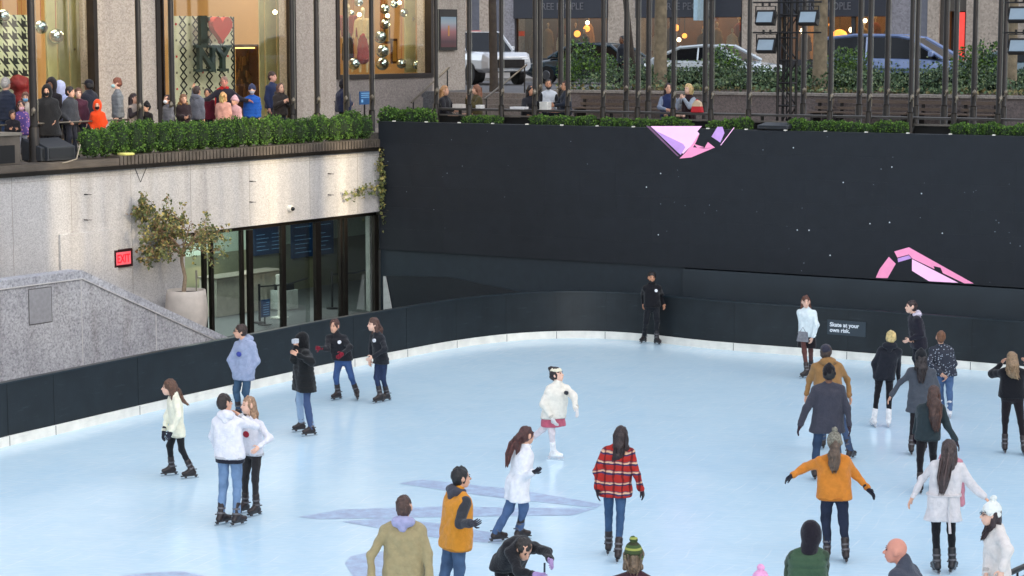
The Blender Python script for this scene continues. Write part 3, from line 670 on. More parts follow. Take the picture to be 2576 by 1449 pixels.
# ---- left stone wall with the doorway
graniteL = stone('limestone_wall', (185, 182, 180), (177, 174, 173), (158, 154, 154), .6, 34, .8, stain=(176, 168, 162), spk=.38)
bronze = mat('bronze_metal', (38, 34, 30), .42, .55, .25, 3, .1, 20); darkm = mat('dark_metal', (40, 38, 38), .45, .5, .2, 4)
ribm = mat('ribbed_metal', (92, 84, 76), .6, .2, .25, 3, .2, 15)
aD = onL(466, 700)[0]; aS = -60.
wl = MB(ML); wl.prism([(aS, -.05), (aD, -.05), (aD, 2.70), (.15, 2.70), (.15, 4.31), (aS, 4.31)], 0, .45)
jt = []
for xv in (-420, -120, 30, 179, 330, 480, 628, 780, 900): jt.append((onL(xv, 500)[0], None))
for a_, _ in jt: wl.box(a_-.006, a_+.006, -.003, .02, 2.72 if a_ > aD else .1, 4.3, 1)
wl.box(aS, aD-1.9, -.003, .02, 2.10, 2.112, 1); wl.box(aS, .1, -.003, .02, 4.18, 4.19, 1)
aw = thing('stone_wall', 'long pale speckled stone wall below the left terrace, with a wide glazed opening', 'wall', tuple(ML @ Vector((-6, 0, 0))))
obj('facing', wl, [graniteL, mat('mortar', (150, 144, 138), .8)], aw)
p0 = onL(146, 590)[0]; p1 = onL(290, 590)[0]
k = MB(ML); k.box(p0, p1, -.07, -.001, -.03, onL(146, 590)[1]); obj('pier', k, graniteL, aw, bevel=.01)
k = MB(ML); k.box(aS, .12, -.12, .45, 4.312, 4.40); obj('drip_edge', k, bronze, aw)
aR = onL(300, 400)[0]; k = MB(ML); k.box(aS, .1, .0, .45, 4.402, 4.56)
i = aR
while i < .05: k.box(i, i+.085, -.03, -.002, 4.402, 4.60); i += .12
k.box(aR, .1, .0, .45, 4.562, 4.61); k.box(aS, aR-.05, -.03, .1, 4.402, 4.50); obj('ribbed_coping', k, ribm, aw)
for xv, yv in ((212, 489), (212, 553), (628, 456), (628, 508), (825, 437), (825, 490)):      # anchors
    a_, z_ = onL(xv, yv); k = MB(ML); k.tube([(a_, 0, z_), (a_, -.10, z_)], .014, 6); k.tube([(a_, -.09, z_), (a_+.13, -.09, z_-.01)], .008, 5); obj('anchor', k, darkm, aw)
# exit sign
a_, z_ = onL(305, 649); es = thing('exit_sign', 'lit red EXIT sign in a black frame on the pale stone wall', 'sign', tuple(ML @ Vector((a_, -.05, z_-.2))))
k = MB(ML); k.box(a_-.30, a_+.30, -.07, -.002, z_-.205, z_+.205); obj('frame', k, mat('sign_frame', (44, 14, 18), .4), es, bevel=.01)
k = MB(ML); k.box(a_-.23, a_+.23, -.078, -.071, z_-.145, z_+.145); obj('panel', k, mat('exit_panel', (214, 92, 102), .5, var=.02, emit=.12), es)
k = text_mb('EXIT', .27, ML @ Matrix.Translation((a_-.215, -.084, z_-.095)) @ Matrix.Rotation(math.pi/2, 4, 'X') @ Matrix.Diagonal((.74, 1, 1, 1)), .004, bold=.004)
obj('lettering', k, mat('exit_letter', (220, 20, 40), .5, var=.02, emit=.15), es)
# security camera
a_, z_ = onL(727, 524); sc2 = thing('security_camera', 'small white dome camera fixed to the stone wall above the glass doors', 'camera', tuple(ML @ Vector((a_, -.1, z_))))
k = MB(ML); k.tube([(a_, 0, z_), (a_, -.10, z_)], [.085, .075], 16); obj('mount', k, whitep, sc2, smooth=False); k = MB(ML); k.ell((a_, -.12, z_-.01), (.055, .055, .055), 0, 14, 8); obj('dome', k, mat('dome_black', (18, 18, 20), .1), sc2, smooth=True)
# cable loop hanging from the coping
k = MB(ML); a1, z1 = onL(332, 420); a2, z2 = onL(352, 458); a3, z3 = onL(374, 418); k.tube([(a1, -.02, z1+.12), (a2, -.02, z2), (a3, -.02, z3+.12)], .008, 5); tag(obj('cable', k, darkm), 'thin dark cable looping down over the top of the stone wall', 'cable')

# ---- room behind the doors
rm = thing('ticket_room', 'recessed room behind the glass doors with olive lower and pale upper walls', 'room', tuple(ML @ Vector((-4, 3, 0))))
Dp = 5.2
k = MB(ML); k.box(aD-2, 8.0, .46, Dp, -.030, -.010); obj('floor', k, mat('room_floor', (96, 98, 98), .5), rm)
k = MB(ML); k.box(aD-2, 8.0, Dp, Dp+.2, 1.35, 2.95); obj('upper_wall', k, mat('pale_green_wall', (176, 190, 172), .7, var=.05), rm)
k = MB(ML); k.box(aD-2, 8.0, Dp, Dp+.2, -.02, 1.348); k.box(8.002, 8.2, .46, Dp+.2, -.02, 1.348); obj('lower_wall', k, mat('olive_wall', (120, 120, 96), .7, var=.05), rm)
k = MB(ML); k.box(8.002, 8.2, .46, Dp+.2, 1.35, 2.95); k.box(aD-2.2, aD-2, .46, Dp+.2, -.02, 2.95); obj('side_wall', k, mat('pale_green_wall', (176, 190, 172), .7, var=.05), rm)
k = MB(ML); k.box(aD-2.2, 8.2, .46, Dp+.2, 2.952, 3.1); k.box(.16, 8.2, .46, .6, -.02, 2.95); obj('ceiling', k, mat('room_ceiling', (190, 190, 186), .8), rm)
ra = bpy.data.lights.new('ceiling_light', 'AREA'); ra.shape = 'RECTANGLE'; ra.size = 6; ra.size_y = 2; ra.energy = 82; ra.color = (.84, 1, .96)
ro = bpy.data.objects.new('ceiling_light', ra); COL.objects.link(ro); ro.location = ML @ Vector((-3, 3.2, 2.9)); ro.rotation_euler = (0, 0, math.atan2(DL.y, DL.x))
df = thing('glass_doors', 'row of dark bronze framed glass doors in the stone wall', 'door', tuple(ML @ Vector((-4, .2, 0))))
k = MB(ML); k.box(aD, .0, .12, .30, 2.60, 2.698); obj('head_rail', k, bronze, df)
lastx = None
for xa, xb, qq in ((466, 474, .15), (524, 534, .15), (540, 549, .12), (617, 625, .12), (627, 641, .02), (718, 731, .12), (793, 811, .0), (866, 873, .12), (876, 886, .12), (946, 959, .06)):
    a1 = onL(xa, 680)[0]; a2 = onL(xb, 680)[0]; k = MB(ML); k.box(a1+(a2-a1)*.12, a2-(a2-a1)*.12, qq, qq+.10, -.02, 2.598); obj('mullion', k, bronze, df, bevel=.006)
dg = glassm('door_glass', .18, (.9, .93, .92))
for xa, xb in ((549, 617), (641, 718), (731, 793), (811, 866), (886, 946)):
    a1 = onL(xa, 680)[0]; a2 = onL(xb, 680)[0]; k = MB(ML); k.box(a1+.002, a2-.002, .18, .19, .0, 2.596); obj('pane', k, dg, df)
a1 = onL(870, 740)[0]; k = MB(ML); k.tube([(a1, .08, .9), (a1, .08, 1.5)], .02, 8); obj('handle', k, bronze, df)
blue = mat('blue_display', (16, 46, 80), .4, var=.15, scale=2, emit=.03); bl2 = mat('display_line', (120, 170, 210), .5, var=.05, emit=.08)
for (xa, xb, ya, yb), lb in (((640, 720, 566, 634), 'blue menu screen on the room wall, left one of two'), ((735, 840, 566, 640), 'blue menu screen on the room wall, right one of two')):
    a1, zt = onL(xa, ya, Dp-.1); a2, zb = onL(xb, (ya+yb)/2+34, Dp-.1); zt = min(zt, 2.8)
    s_ = thing('menu_screen', lb, 'screen', tuple(ML @ Vector((a1, Dp-.1, zb))), 'menu screens'); k = MB(ML); k.box(a1, a2, Dp-.10, Dp-.03, zb, zt); obj('display', k, blue, s_, bevel=.01)
    k = MB(ML); w = (a2-a1)
    for c in (.06, .54):
        for j in range(7):
            if j in (1,): continue
            zz = zt-.08-(zt-zb-.12)*j/7; k.box(a1+w*c, a1+w*(c+.38-.06*(j % 3)), Dp-.106, Dp-.102, zz-.012, zz)
    obj('text_lines', k, bl2, s_)
def roombox(name, lb, cat, xa, xb, yt, q0, q1, m, extra=None):
    a1, z = onL(xa, yt, q0); a2 = onL(xb, yt, q0)[0]; o = thing(name, lb, cat, tuple(ML @ Vector((a1, q0, 0)))); return a1, a2, z, o
a1, a2, z, o = roombox('counter', 'long pale ticket counter inside the glazed room', 'counter', 545, 712, 700, 3.0, 3.7, None)
k = MB(ML); k.box(a1, a2, 3.0, 3.6, .0, z-.05); obj('base', k, mat('counter_panel', (178, 172, 158), .6), o); k = MB(ML); k.box(a1-.03, a2+.03, 2.95, 3.65, z-.048, z); obj('top', k, mat('counter_top', (120, 112, 100), .4), o)
a1, a2, z, o = roombox('cabinet', 'low white cabinet beside the ticket counter', 'cabinet', 716, 750, 733, 2.4, 3.0, None)
k = MB(ML); k.box(a1, a2, 2.4, 2.9, .0, z); obj('body', k, mat('cabinet_white', (200, 206, 200), .5), o, bevel=.01); k = MB(ML); k.box(a1+.05, a2-.1, 2.45, 2.8, z+.002, z+.16); obj('tray', k, darkm, o)
a1, z = onL(701, 690, 1.6); o = thing('sanitizer_stand', 'white hand sanitizer dispenser on a pole inside the doors', 'dispenser', tuple(ML @ Vector((a1, 1.6, 0))))
k = MB(ML); k.tube([(a1, 1.6, .02), (a1, 1.6, z)], .035, 8); k.box(a1-.2, a1+.2, 1.45, 1.75, .0, .03); obj('pole', k, whitep, o); k = MB(ML); k.box(a1-.10, a1+.06, 1.47, 1.62, z-.3, z); obj('dispenser', k, whitep, o, bevel=.01)
a1, z = onL(667, 753, 1.0); o = thing('notice_stand', 'small blue notice on a stand behind the glass doors', 'sign', tuple(ML @ Vector((a1, 1., 0))))
k = MB(ML); k.tube([(a1, 1.02, .0), (a1, 1.02, z-.4)], .02, 6); k.box(a1-.12, a1+.12, .9, 1.14, .0, .02); obj('stand', k, darkm, o); k = MB(ML); k.box(a1-.17, a1+.17, .98, 1.0, z-.45, z); obj('notice', k, mat('notice_blue', (24, 60, 104), .5, emit=.05), o)
k = MB(ML)
for j in range(6): k.box(a1-.10+(.12 if j == 0 else 0), a1+.12, .975, .978, z-.09-.06*j, z-.075-.06*j)
obj('text_lines', k, bl2, o)
for n_, (xv, qq) in enumerate(((653, 1.4), (836, 1.6))):
    a1, z = onL(xv, 790, qq); o = thing('stanchion', ('black belt post behind the notice stand', 'black belt post right of the thick door mullion')[n_], 'post', tuple(ML @ Vector((a1, qq, 0))), 'belt posts in the room')
    k = MB(ML); k.lathe([(.16, 0), (.16, .03), (.03, .05), (.03, .95), (.035, .96), (.035, 1.0)], 12, (a1, qq, 0)); obj('post', k, darkm, o)
    k = MB(ML); k.tube([(a1, qq, .93), (a1+1.2, qq+.1, .86), (a1+2.2, qq+.2, .93)], .02, 4); obj('belt', k, mat('belt_black', (20, 20, 22), .7), o)

# ---- granite stair parapet in front of the wall
QW = -2.0; gr = stone('dark_granite', (178, 177, 179), (158, 157, 161), (108, 106, 112), .8, 18, .7, stain=(150, 130, 116), spk=.7)
pa = [onL(x, y, QW) for x, y in ((-600, 737), (205, 680), (575, 852))]
o = thing('stair_parapet', 'speckled grey granite stair parapet sloping down beside the rink barrier', 'wall', tuple(ML @ Vector((pa[1][0], QW, 0))))
zt = pa[1][1]; ae = pa[2][0]; ze = pa[2][1]; cap = .17
k = MB(ML); k.prism([(-60, -.02), (ae, -.02), (ae, ze-cap), (pa[1][0], zt-cap), (-60, zt-cap)], QW, QW+.34); obj('face', k, gr, o)
k = MB(ML); k.prism([(-60, zt-cap+.004), (pa[1][0], zt-cap+.004), (ae+.04, ze-cap+.004), (ae+.04, ze), (pa[1][0], zt), (-60, zt)], QW-.025, QW+.37); obj('cap', k, stone('cap_granite', (182, 182, 186), (164, 164, 170), (122, 122, 128), .8, 16, .6), o)
jm = mat('joint_pale', (196, 192, 190), .8)
k = MB(ML); k.prism([(-60, zt-cap-.012), (pa[1][0], zt-cap-.012), (ae, ze-cap-.012), (ae, ze-cap+.01), (pa[1][0], zt-cap+.01), (-60, zt-cap+.01)], QW-.028, QW-.02)
for xv in (207, 393, -150):
    a_ = onL(xv, 850, QW)[0]; zz = zt if a_ <= pa[1][0] else zt+(ze-zt)*(a_-pa[1][0])/(ae-pa[1][0]); k.box(a_-.009, a_+.009, QW-.006, QW+.02, 0, zz-cap-.014)
obj('joint', k, jm, o)
a1, z1 = onL(72, 730, QW); a2, z2 = onL(130, 808, QW); k = MB(ML); k.box(a1, a2, QW-.010, QW+.02, z2, z1); obj('access_panel', k, mat('panel_grey', (146, 145, 148), .6, 0, .12, 12), o, bevel=.004)
k = MB(ML); k.box(a1-.02, a2+.02, QW-.005, QW+.015, z2-.02, z1+.02); obj('access_panel_frame', k, mat('panel_frame', (88, 86, 86), .6), o)

# ---- planter pot with its bare little tree
Q5 = -.8; pc = ML @ Vector((onL(469, 760, Q5)[0], Q5, 0)); zp = onL(469, 729, Q5)[1]
pt = thing('planter_pot', 'large pale barrel-shaped pot beside the stone wall', 'pot', tuple(pc)); potm = mat('pot_concrete', (190, 180, 170), .8, 0, .10, 5, .2, 40)
k = MB(); k.lathe([(.30, 0), (.40, zp*.25), (.485, zp*.6), (.49, zp*.72), (.46, zp*.9), (.44, zp), (.40, zp), (.40, zp-.08), (.1, zp-.08)], 36, tuple(pc)); obj('body', k, potm, pt, smooth=True)
k = MB(); k.lathe([(.395, zp-.12), (.395, zp-.07)], 24, tuple(pc)); obj('soil', k, mat('soil', (50, 40, 34), .9, 0, .4, 20, .8), pt)
k = MB(); k.box(pc.x+.22, pc.x+.25, pc.y-.01, pc.y+.01, zp-.1, zp+.45); k.box(pc.x+.215, pc.x+.265, pc.y-.015, pc.y+.0, zp+.25, zp+.45); obj('plant_tag', k, mat('tag_grey', (120, 116, 100), .7), pt)
rg = random.Random(5)
tr = thing('potted_tree', 'small tree with tangled bare twigs and sparse olive leaves growing in the pale pot', 'tree', (pc.x, pc.y, zp-.08))
bark = mat('grey_bark', (136, 118, 98), .9, 0, .25, 14, .5, 40)
tw = MB(); crown = MB(); tips = []
base = Vector((pc.x-.06, pc.y, zp-.1)); top = base+Vector((-.03, 0, 1.0))
tw.tube([base, base+Vector((.04, 0, .4)), base+Vector((-.03, 0, .75)), top], [.055, .042, .038, .036], 8)
obj('trunk', tw, bark, tr, smooth=True)
def grow(p, d, r, L, n):
    q = [p]; 
    for i in range(4):
        d = (d+Vector((rg.gauss(0, .25), rg.gauss(0, .25), rg.gauss(0, .2)))).normalized(); q.append(q[-1]+d*L/4)
    crown.tube(q, [r, r*.85, r*.75, r*.65, r*.55], 5)
    if n == 0: tips.extend((q[2], q[3], q[4])); return
    for j in range(3 if n > 1 else 4):
        a = rg.choice(q[1:]); grow(a, (d*.7+Vector((rg.gauss(0, .7), rg.gauss(0, .7), rg.gauss(.05, .55)))).normalized(), r*.55, L*.72, n-1)
    if n < 3: tips.extend(q[3:])
for j in range(7):
    t = j*2*math.pi/7+rg.uniform(-.3, .3); grow(top-Vector((0, 0, rg.uniform(0, .1))), Vector((math.cos(t)*1.0-.12, math.sin(t)*.6, rg.uniform(.6, 1.7))).normalized(), .022, .72, 3)
obj('branches', crown, mat('twig', (138, 112, 88), .9, 0, .2, 10), tr)
tl = [t for t in tips]
cen = top+Vector((-.2, 0, 1.0))
def lf(r):
    while True:
        p = r.choice(tl)+Vector((r.gauss(0, .04), r.gauss(0, .04), r.gauss(0, .04))); rel = p-cen
        if r.random() < .28+max(0, rel.z*.75+.25)+max(0, -rel.x*.5): return p, (rel.normalized() if rel.length > .01 else UP)
lm = [mat('leaf_olive', (116, 120, 68), .6, var=.3, scale=9), mat('leaf_yellow', (164, 150, 84), .6, var=.3, scale=9), mat('leaf_brown', (136, 112, 76), .7, var=.3, scale=9), mat('leaf_dark', (82, 94, 58), .6, var=.3, scale=9)]
obj('leaves', leafmb(4000, lf, .075, rg, [0, 0, 3, 3, 1, 2], up=-.2), lm, tr)
# vine at the corner
vn = MB(); pts = []
for sx, sy, ex, ey in ((957, 385, 962, 520), (950, 410, 958, 480), (955, 470, 905, 478), (905, 478, 868, 492), (958, 500, 968, 560)):
    a1, z1 = onL(sx, sy, -.06); a2, z2 = onL(ex, ey, -.08); q = [Vector((a1+(a2-a1)*t/5+rg.gauss(0, .02), -.07+rg.gauss(0, .02), z1+(z2-z1)*t/5)) for t in range(6)]; vn.tube(q, .01, 4); pts += q*(3 if ey > 500 or sx > 945 else 1)
vn.v = [tuple(ML @ Vector(p)) for p in vn.v]
vi = thing('climbing_vine', 'sparse yellowing vine hanging at the corner of the stone wall and the screen', 'plant', tuple(ML @ Vector((0, -.1, 2.6))))
obj('stems', vn, bark, vi)
obj('leaves', leafmb(520, lambda r: (ML @ (r.choice(pts)+Vector((r.gauss(0, .07), -abs(r.gauss(.02, .05)), r.gauss(0, .09)))), Vector((.3, -.9, -.2))), .085, rg, [0, 1, 0, 3], up=-.5), lm, vi)

# ---- LED screen wall
LZ = 1.70; TZ = 5.07; scn = thing('led_screen', 'huge black LED screen wall behind the rink with a few pink shapes lit', 'screen', tuple(MR @ Vector((8, 0, LZ))))
ledm = mat('led_face', (31, 35, 41), .55, 0, .08, 3, .3, 160, spec=.3)
k = MB(MR); k.box(-.02, 45, .02, .30, LZ, TZ)
i = 0
while -.02+i*1.0 < 30:
    for j in range(6): z0 = LZ+j*(TZ-LZ)/6; k.box(-.02+i*1.0+.0004, -.02+(i+1)*1.0-.0004, 0, .019, z0+.0004, z0+(TZ-LZ)/6-.0004, (i*7+j*5+i*j) % 3)
    i += 1
k.box(-.02+i, 45, 0, .019, LZ, TZ)
obj('face', k, [ledm, mat('led_face', (30, 34, 40), .5, 0, .1, 3, .3, 160, spec=.3), mat('led_face', (32, 36, 42), .6, 0, .1, 3, .3, 160, spec=.3)], scn)
def flat(M, pts, q, yo=0): return [Vector((*[on(M, x, y, q)[0]], q, on(M, x, y, q)[1])) for x, y in pts]
pk = [mat('pink_light', (240, 184, 226), .5, var=.03, emit=.14), mat('lilac_light', (180, 140, 204), .5, var=.08, emit=.12), mat('rose_light', (228, 140, 180), .5, var=.04, emit=.12), mat('dim_light', (92, 66, 92), .5, emit=.25)]
def z3(p): return ((1500+p[0]/2.862)/1.17391, (p[1]/2.862)/1.17391)
def z8(p): return ((1850+p[0]/2.194)/1.17391, (330+p[1]/2.194)/1.17391)
for mi, pts, fn in ((0, [(1205, 1066), (1640, 1066), (1600, 1110), (1618, 1130), (1565, 1215), (1480, 1300), (1420, 1240)], z3), (1, [(1205, 1068), (1260, 1110), (1480, 1215), (1500, 1245), (1460, 1310)], z3), (2, [(1500, 1290), (1560, 1215), (1600, 1150), (1618, 1132), (1590, 1200), (1565, 1245), (1660, 1255), (1740, 1250), (1550, 1330), (1450, 1340)], z3),
                    (2, [(1570, 1215), (1660, 1245), (1600, 1250)], z3), (2, [(1690, 1200), (1750, 1248), (1660, 1252)], z3), (1, [(1770, 1072), (1815, 1072), (1830, 1125), (1795, 1205), (1720, 1155)], z3), (0, [(1910, 1075), (1913, 1082), (1800, 1230), (1797, 1224)], z3), (3, [(1165, 1062), (1195, 1066), (1450, 1322), (1430, 1318)], z3),
                    (2, [(1735, 905), (1830, 878), (2250, 1113), (2190, 1112), (1850, 950), (1830, 925), (1755, 945)], z8), (2, [(1700, 940), (1745, 985), (1692, 1078), (1615, 1076), (1640, 1020)], z8), (0, [(1850, 955), (2150, 1108), (1960, 1098), (1850, 1030)], z8), (1, [(1757, 950), (1830, 930), (1846, 950), (1760, 975)], z8)):
    v = flat(MR, [fn(p) for p in pts], -.004-.0015*mi); k = MB(MR); k.add(v, [tuple(range(len(v)))]); obj('lit_area', k, pk[mi], scn, fix=False)
for pts in ([(1720, 920), (1745, 930), (1755, 975), (1725, 965)], [(1990, 1000), (2035, 1010), (2055, 1058), (2000, 1030)]):
    v = flat(MR, [z8(p) for p in pts], -.012); k = MB(MR); k.add(v, [tuple(range(len(v)))]); obj('dark_area', k, ledm, scn, fix=False)
k = MB(MR); rs = random.Random(11)
spots = [z8(p) for p in ((130, 488), (1082, 233), (1405, 458), (1720, 358), (1912, 530), (1578, 725), (1705, 717), (2047, 787), (1107, 766), (1183, 768), (1320, 930), (207, 797), (1127, 131), (222, 400), (338, 420), (380, 608), (2265, 510), (2395, 703), (2355, 1105), (1135, 1030), (845, 648), (2480, 782), (885, 247), (222, 597), (1053, 888), (1150, 980))]+[(rs.uniform(975, 2570), 320+rs.random()**.8*300) for _ in range(36)]
for j, (x, y) in enumerate(spots):
    b_, z_ = onR(x, y); r_ = .013 if j < 14 else rs.uniform(.005, .010)
    if LZ+.05 < z_ < TZ-.04: k.box(b_-r_, b_+r_, -.006, -.002, z_-r_, z_+r_, 0 if j < 14 else 1)
obj('lit_pixels', k, [mat('pixel_bright', (205, 212, 220), .5, emit=.05), mat('pixel_dim', (120, 128, 140), .5, emit=.1)], scn)
k = MB(MR)
b_ = .4
while b_ < 30: k.box(b_, b_+.06, .03, .10, TZ+.002, TZ+.028); b_ += 1.0
obj('bolt_heads', k, whitep, scn)
lw = thing('screen_base_wall', 'dark slate panelled base wall under the big screen', 'wall', tuple(MR @ Vector((8, .05, 0))))
xb = onR(1720, 700)[0]
k = MB(MR); k.box(-.02, xb, .06, .40, -.02, LZ-.002); obj('recessed_panel', k, mat('base_dark', (34, 44, 52), .5, var=.1), lw)
k = MB(MR); k.box(xb+.002, 45, -.06, .40, -.02, LZ-.03); obj('panel', k, mat('base_panel', (40, 49, 56), .5, 0, .12, 1.2), lw)
v = [onR(x, y, .05) for x, y in ((965, 693), (1130, 697), (1350, 742), (1350, 800), (965, 800))]; k = MB(MR); k.prism(v, .0, .055); obj('stair_panel', k, mat('base_black', (25, 31, 37), .5), lw)
a1, z1 = onR(966, 695, -.04); k = MB(MR); k.prism([(a1-.02, z1), (a1+.05, z1), (a1+.26, .05), (a1-.02, .05)], -.05, -.02); tag(obj('leaning_board', k, mat('pale_board', (170, 172, 170), .6)), 'narrow pale board standing at the corner beside the glass doors', 'board')
# ---------------------------------------------------------------- terraces and everything on them
pave = stone('paving', (124, 118, 112), (110, 105, 101), (92, 88, 86), .7, 18)
TL = 4.55; TR = 4.75; ST = 5.58; QF = 5.6
k = MB(ML); k.box(-60, 30, .455, 14, TL-.25, TL); struct('terrace', k, pave)
k = MB(MR); k.box(-1.0, 45, .32, 9.7, TR-.25, TR); struct('deck', k, pave)
k = MB(MR); k.box(-250, 250, 9.9, 500, ST-1.2, ST); k.box(-250, -6, 9.4, 9.898, ST-1.2, ST-.004); struct('street', k, stone('asphalt', (84, 84, 88), (74, 74, 78), (96, 96, 98), .4, 14))
k = MB(MR); k.box(-250, 250, 13.6+11.5, 40.9, ST+.002, ST+.13); struct('pavement', k, stone('sidewalk', (132, 128, 124), (120, 117, 114), (104, 102, 100), .6, 12))
# steps and retaining wall
bs0 = onR(1095, 250, 9)[0]; bs1 = onR(1345, 250, 9)[0]
k = MB(MR)
for j in range(5): k.box(bs0, bs1-.01, 8.2+.32*j, 9.9, TR+.166*j+.001, TR+.166*(j+1)-(.002 if j == 4 else 0))
tag(obj('stone_steps', k, stone('step_stone', (120, 110, 104), (108, 100, 95), (88, 82, 80), 1, 20)), 'wide stone steps leading from the cafe terrace up to the street', 'steps')
k = MB(MR); k.box(bs1, 45, 9.6, 9.98, TR-.1, 5.62); rw = thing('retaining_wall', 'long low stone retaining wall in front of the planting bed', 'wall', tuple(MR @ Vector((20, 9.6, TR)))); obj('face', k, stone('wall_stone', (116, 104, 100), (102, 92, 90), (82, 76, 76), .8, 16), rw)
k = MB(MR); k.box(bs1, 45, 9.55, 10.0, 5.622, 5.70); obj('coping', k, stone('coping_stone', (146, 138, 130), (132, 126, 120), (110, 104, 100), .8, 16), rw)
k = MB(MR); k.box(bs1, 45, 10.01, 15.6, ST+.005, 5.64); struct('planting_bed_soil', k, mat('bed_soil', (70, 56, 42), .95, 0, .3, 4, .5))
hr = mat('rail_steel', (120, 112, 100), .35, .8, .15, 6)
for n_, (p, lb) in enumerate((([(1035, 258), (1130, 170)], 'sloping stair handrail in front of the store wall'), ([(1218, 250), (1325, 163)], 'sloping stair handrail left of the seated group'))):
    b0, zz = onR(p[0][0]+30, p[0][1], 8.0 if n_ else 7.2); b1 = b0+.9; o = thing('handrail', lb, 'handrail', tuple(MR @ Vector((b0, 8, TR))))
    A_ = Vector((*(on(MR, *p[0], 7.6)[:1]), 7.6, on(MR, *p[0], 7.6)[1])); q1 = on(MR, *p[1], 10.2); B_ = Vector((q1[0], 10.2, q1[1]))
    k = MB(MR); k.tube([A_, B_], .03, 8); obj('rail', k, hr, o, smooth=True)
    for t in (.05, .95): pz = A_+(B_-A_)*t; k = MB(MR); k.tube([Vector((pz.x, pz.y, TR if t < .5 else ST)), pz], .022, 6); obj('post', k, darkm, o)

# ---- store building on the left
lime = stone('pale_limestone', (170, 160, 150), (162, 152, 143), (156, 147, 139), .35, 18, .85, stain=(176, 166, 160), spk=.4)
aE = onL(1170, 60, QF)[0]; X = lambda x: onL(x, 100, QF)[0]
bld = thing('store_building', 'pale limestone store with tall display windows behind the left terrace crowd', 'building', tuple(ML @ Vector((X(500), QF, TL))))
wins = [(-330, 243), (392, 742), (845, 1088)]; sill3 = onL(960, 187, QF)[1]; TOP = 15.
segs = [(-60., X(-330)), (X(243), X(392)), (X(742), X(845)), (X(1088), aE)]
for a1, a2 in segs:
    k = MB(ML); k.box(a1, a2, QF, QF+.6, TL-.2, TOP)
    for zz in (6.55, 7.62, 9.3): k.box(a1+.002, a2-.002, QF-.003, QF+.01, zz, zz+.012, 1)
    k.box(a1+.0, a2-.0, QF-.03, QF-.001, TL, 5.35); obj('pillar', k, [lime, mat('mortar', (150, 144, 138), .8)], bld)
k = MB(ML); k.box(X(845), X(1088), QF, QF+.6, TL-.2, sill3-.12); k.box(X(838), aE, QF-.05, QF-.002, TL, sill3-.75); obj('base_course', k, stone('base_stone', (128, 120, 116), (116, 110, 107), (98, 93, 92), .6, 18), bld)
k = MB(ML); k.box(-60, aE, QF, QF+.6, 10.6, TOP-.01); obj('upper_wall', k, lime, bld)
k = MB(ML); k.box(-60, aE, QF+5.2, 16, TL-.2, TOP); obj('rear_mass', k, mat('tan_interior', (194, 156, 108), .8, var=.06, scale=1), bld)
k = MB(ML); k.box(-60, aE, QF+.6, QF+5.2, TL+.002, TL+.14); obj('shop_floor', k, mat('shop_floor', (150, 130, 100), .4), bld)
k = MB(ML); k.box(-60, aE, QF+.6, QF+5.2, 10.5, 10.7); obj('shop_ceiling', k, mat('shop_ceil', (210, 190, 160), .8), bld)
for a1, a2 in ((aE-.3, aE),): k = MB(ML); k.box(a1, a2, QF+.6, QF+5.2, TL, TOP-.02); obj('side_wall', k, mat('tan_interior', (194, 156, 108), .8, var=.06, scale=1), bld)
fr_m = mat('window_bronze', (48, 42, 40), .45, .5, .2, 4)
sg_ = glassm('shop_glass', .015, (.96, .97, .94))
for j, (x1, x2) in enumerate(wins):
    a1, a2 = X(x1), X(x2); z0 = TL+.15 if j < 2 else sill3-.12; o = MB(ML); t = .14
    o.box(a1, a1+t, QF-.05, QF+.2, z0, 10.6); o.box(a2-t, a2, QF-.05, QF+.2, z0, 10.6); o.box(a1+t, a2-t, QF-.05, QF+.2, z0, z0+(.25 if j < 2 else .13))
    if j < 2: o.box(a1+t*1.2+.12, a1+t*1.2+.17, QF+.0, QF+.1, z0+.25, 10.6)
    wn = obj('window', o, fr_m, bld); k = MB(ML); k.box(a1+t, a2-t, QF+.10, QF+.11, z0+.1, 10.58); obj('pane', k, sg_, wn)
    la = bpy.data.lights.new('shop_light', 'AREA'); la.shape = 'RECTANGLE'; la.size = 3.2; la.size_y = 3; la.energy = 62; la.color = (1, .80, .52)
    lo = bpy.data.objects.new('shop_light', la); COL.objects.link(lo); lo.location = ML @ Vector((X((max(x1, -60)+x2)/2), QF+2.4, 10.3)); lo.rotation_euler = (0, 0, math.atan2(DL.y, DL.x))
def inwin(x, y, q): a, z = onL(x, y, QF+q); return Vector((a, QF+q, z))
# curtains of pale vertical fabric
cur = mat('pale_curtain', (168, 166, 124), .7, 0, .1, 3)
for x1, x2, lb in ((118, 243, 'tall pale curtain strips at the right of the left shop window'), (655, 735, 'tall pale curtain strips at the right of the middle shop window'), (1020, 1086, 'tall pale curtain strips at the right of the raised shop window')):
    k = MB(ML); x = x1
    while x < x2: p = inwin(x, 100, 1.3); p2 = inwin(x+13, 100, 1.3); k.box(p.x, p2.x, QF+1.3+.04*(int(x) % 2), QF+1.36, TL+.2 if x < 900 else sill3, 10.4); x += 15
    tag(obj('curtain', k, cur), lb, 'curtain')
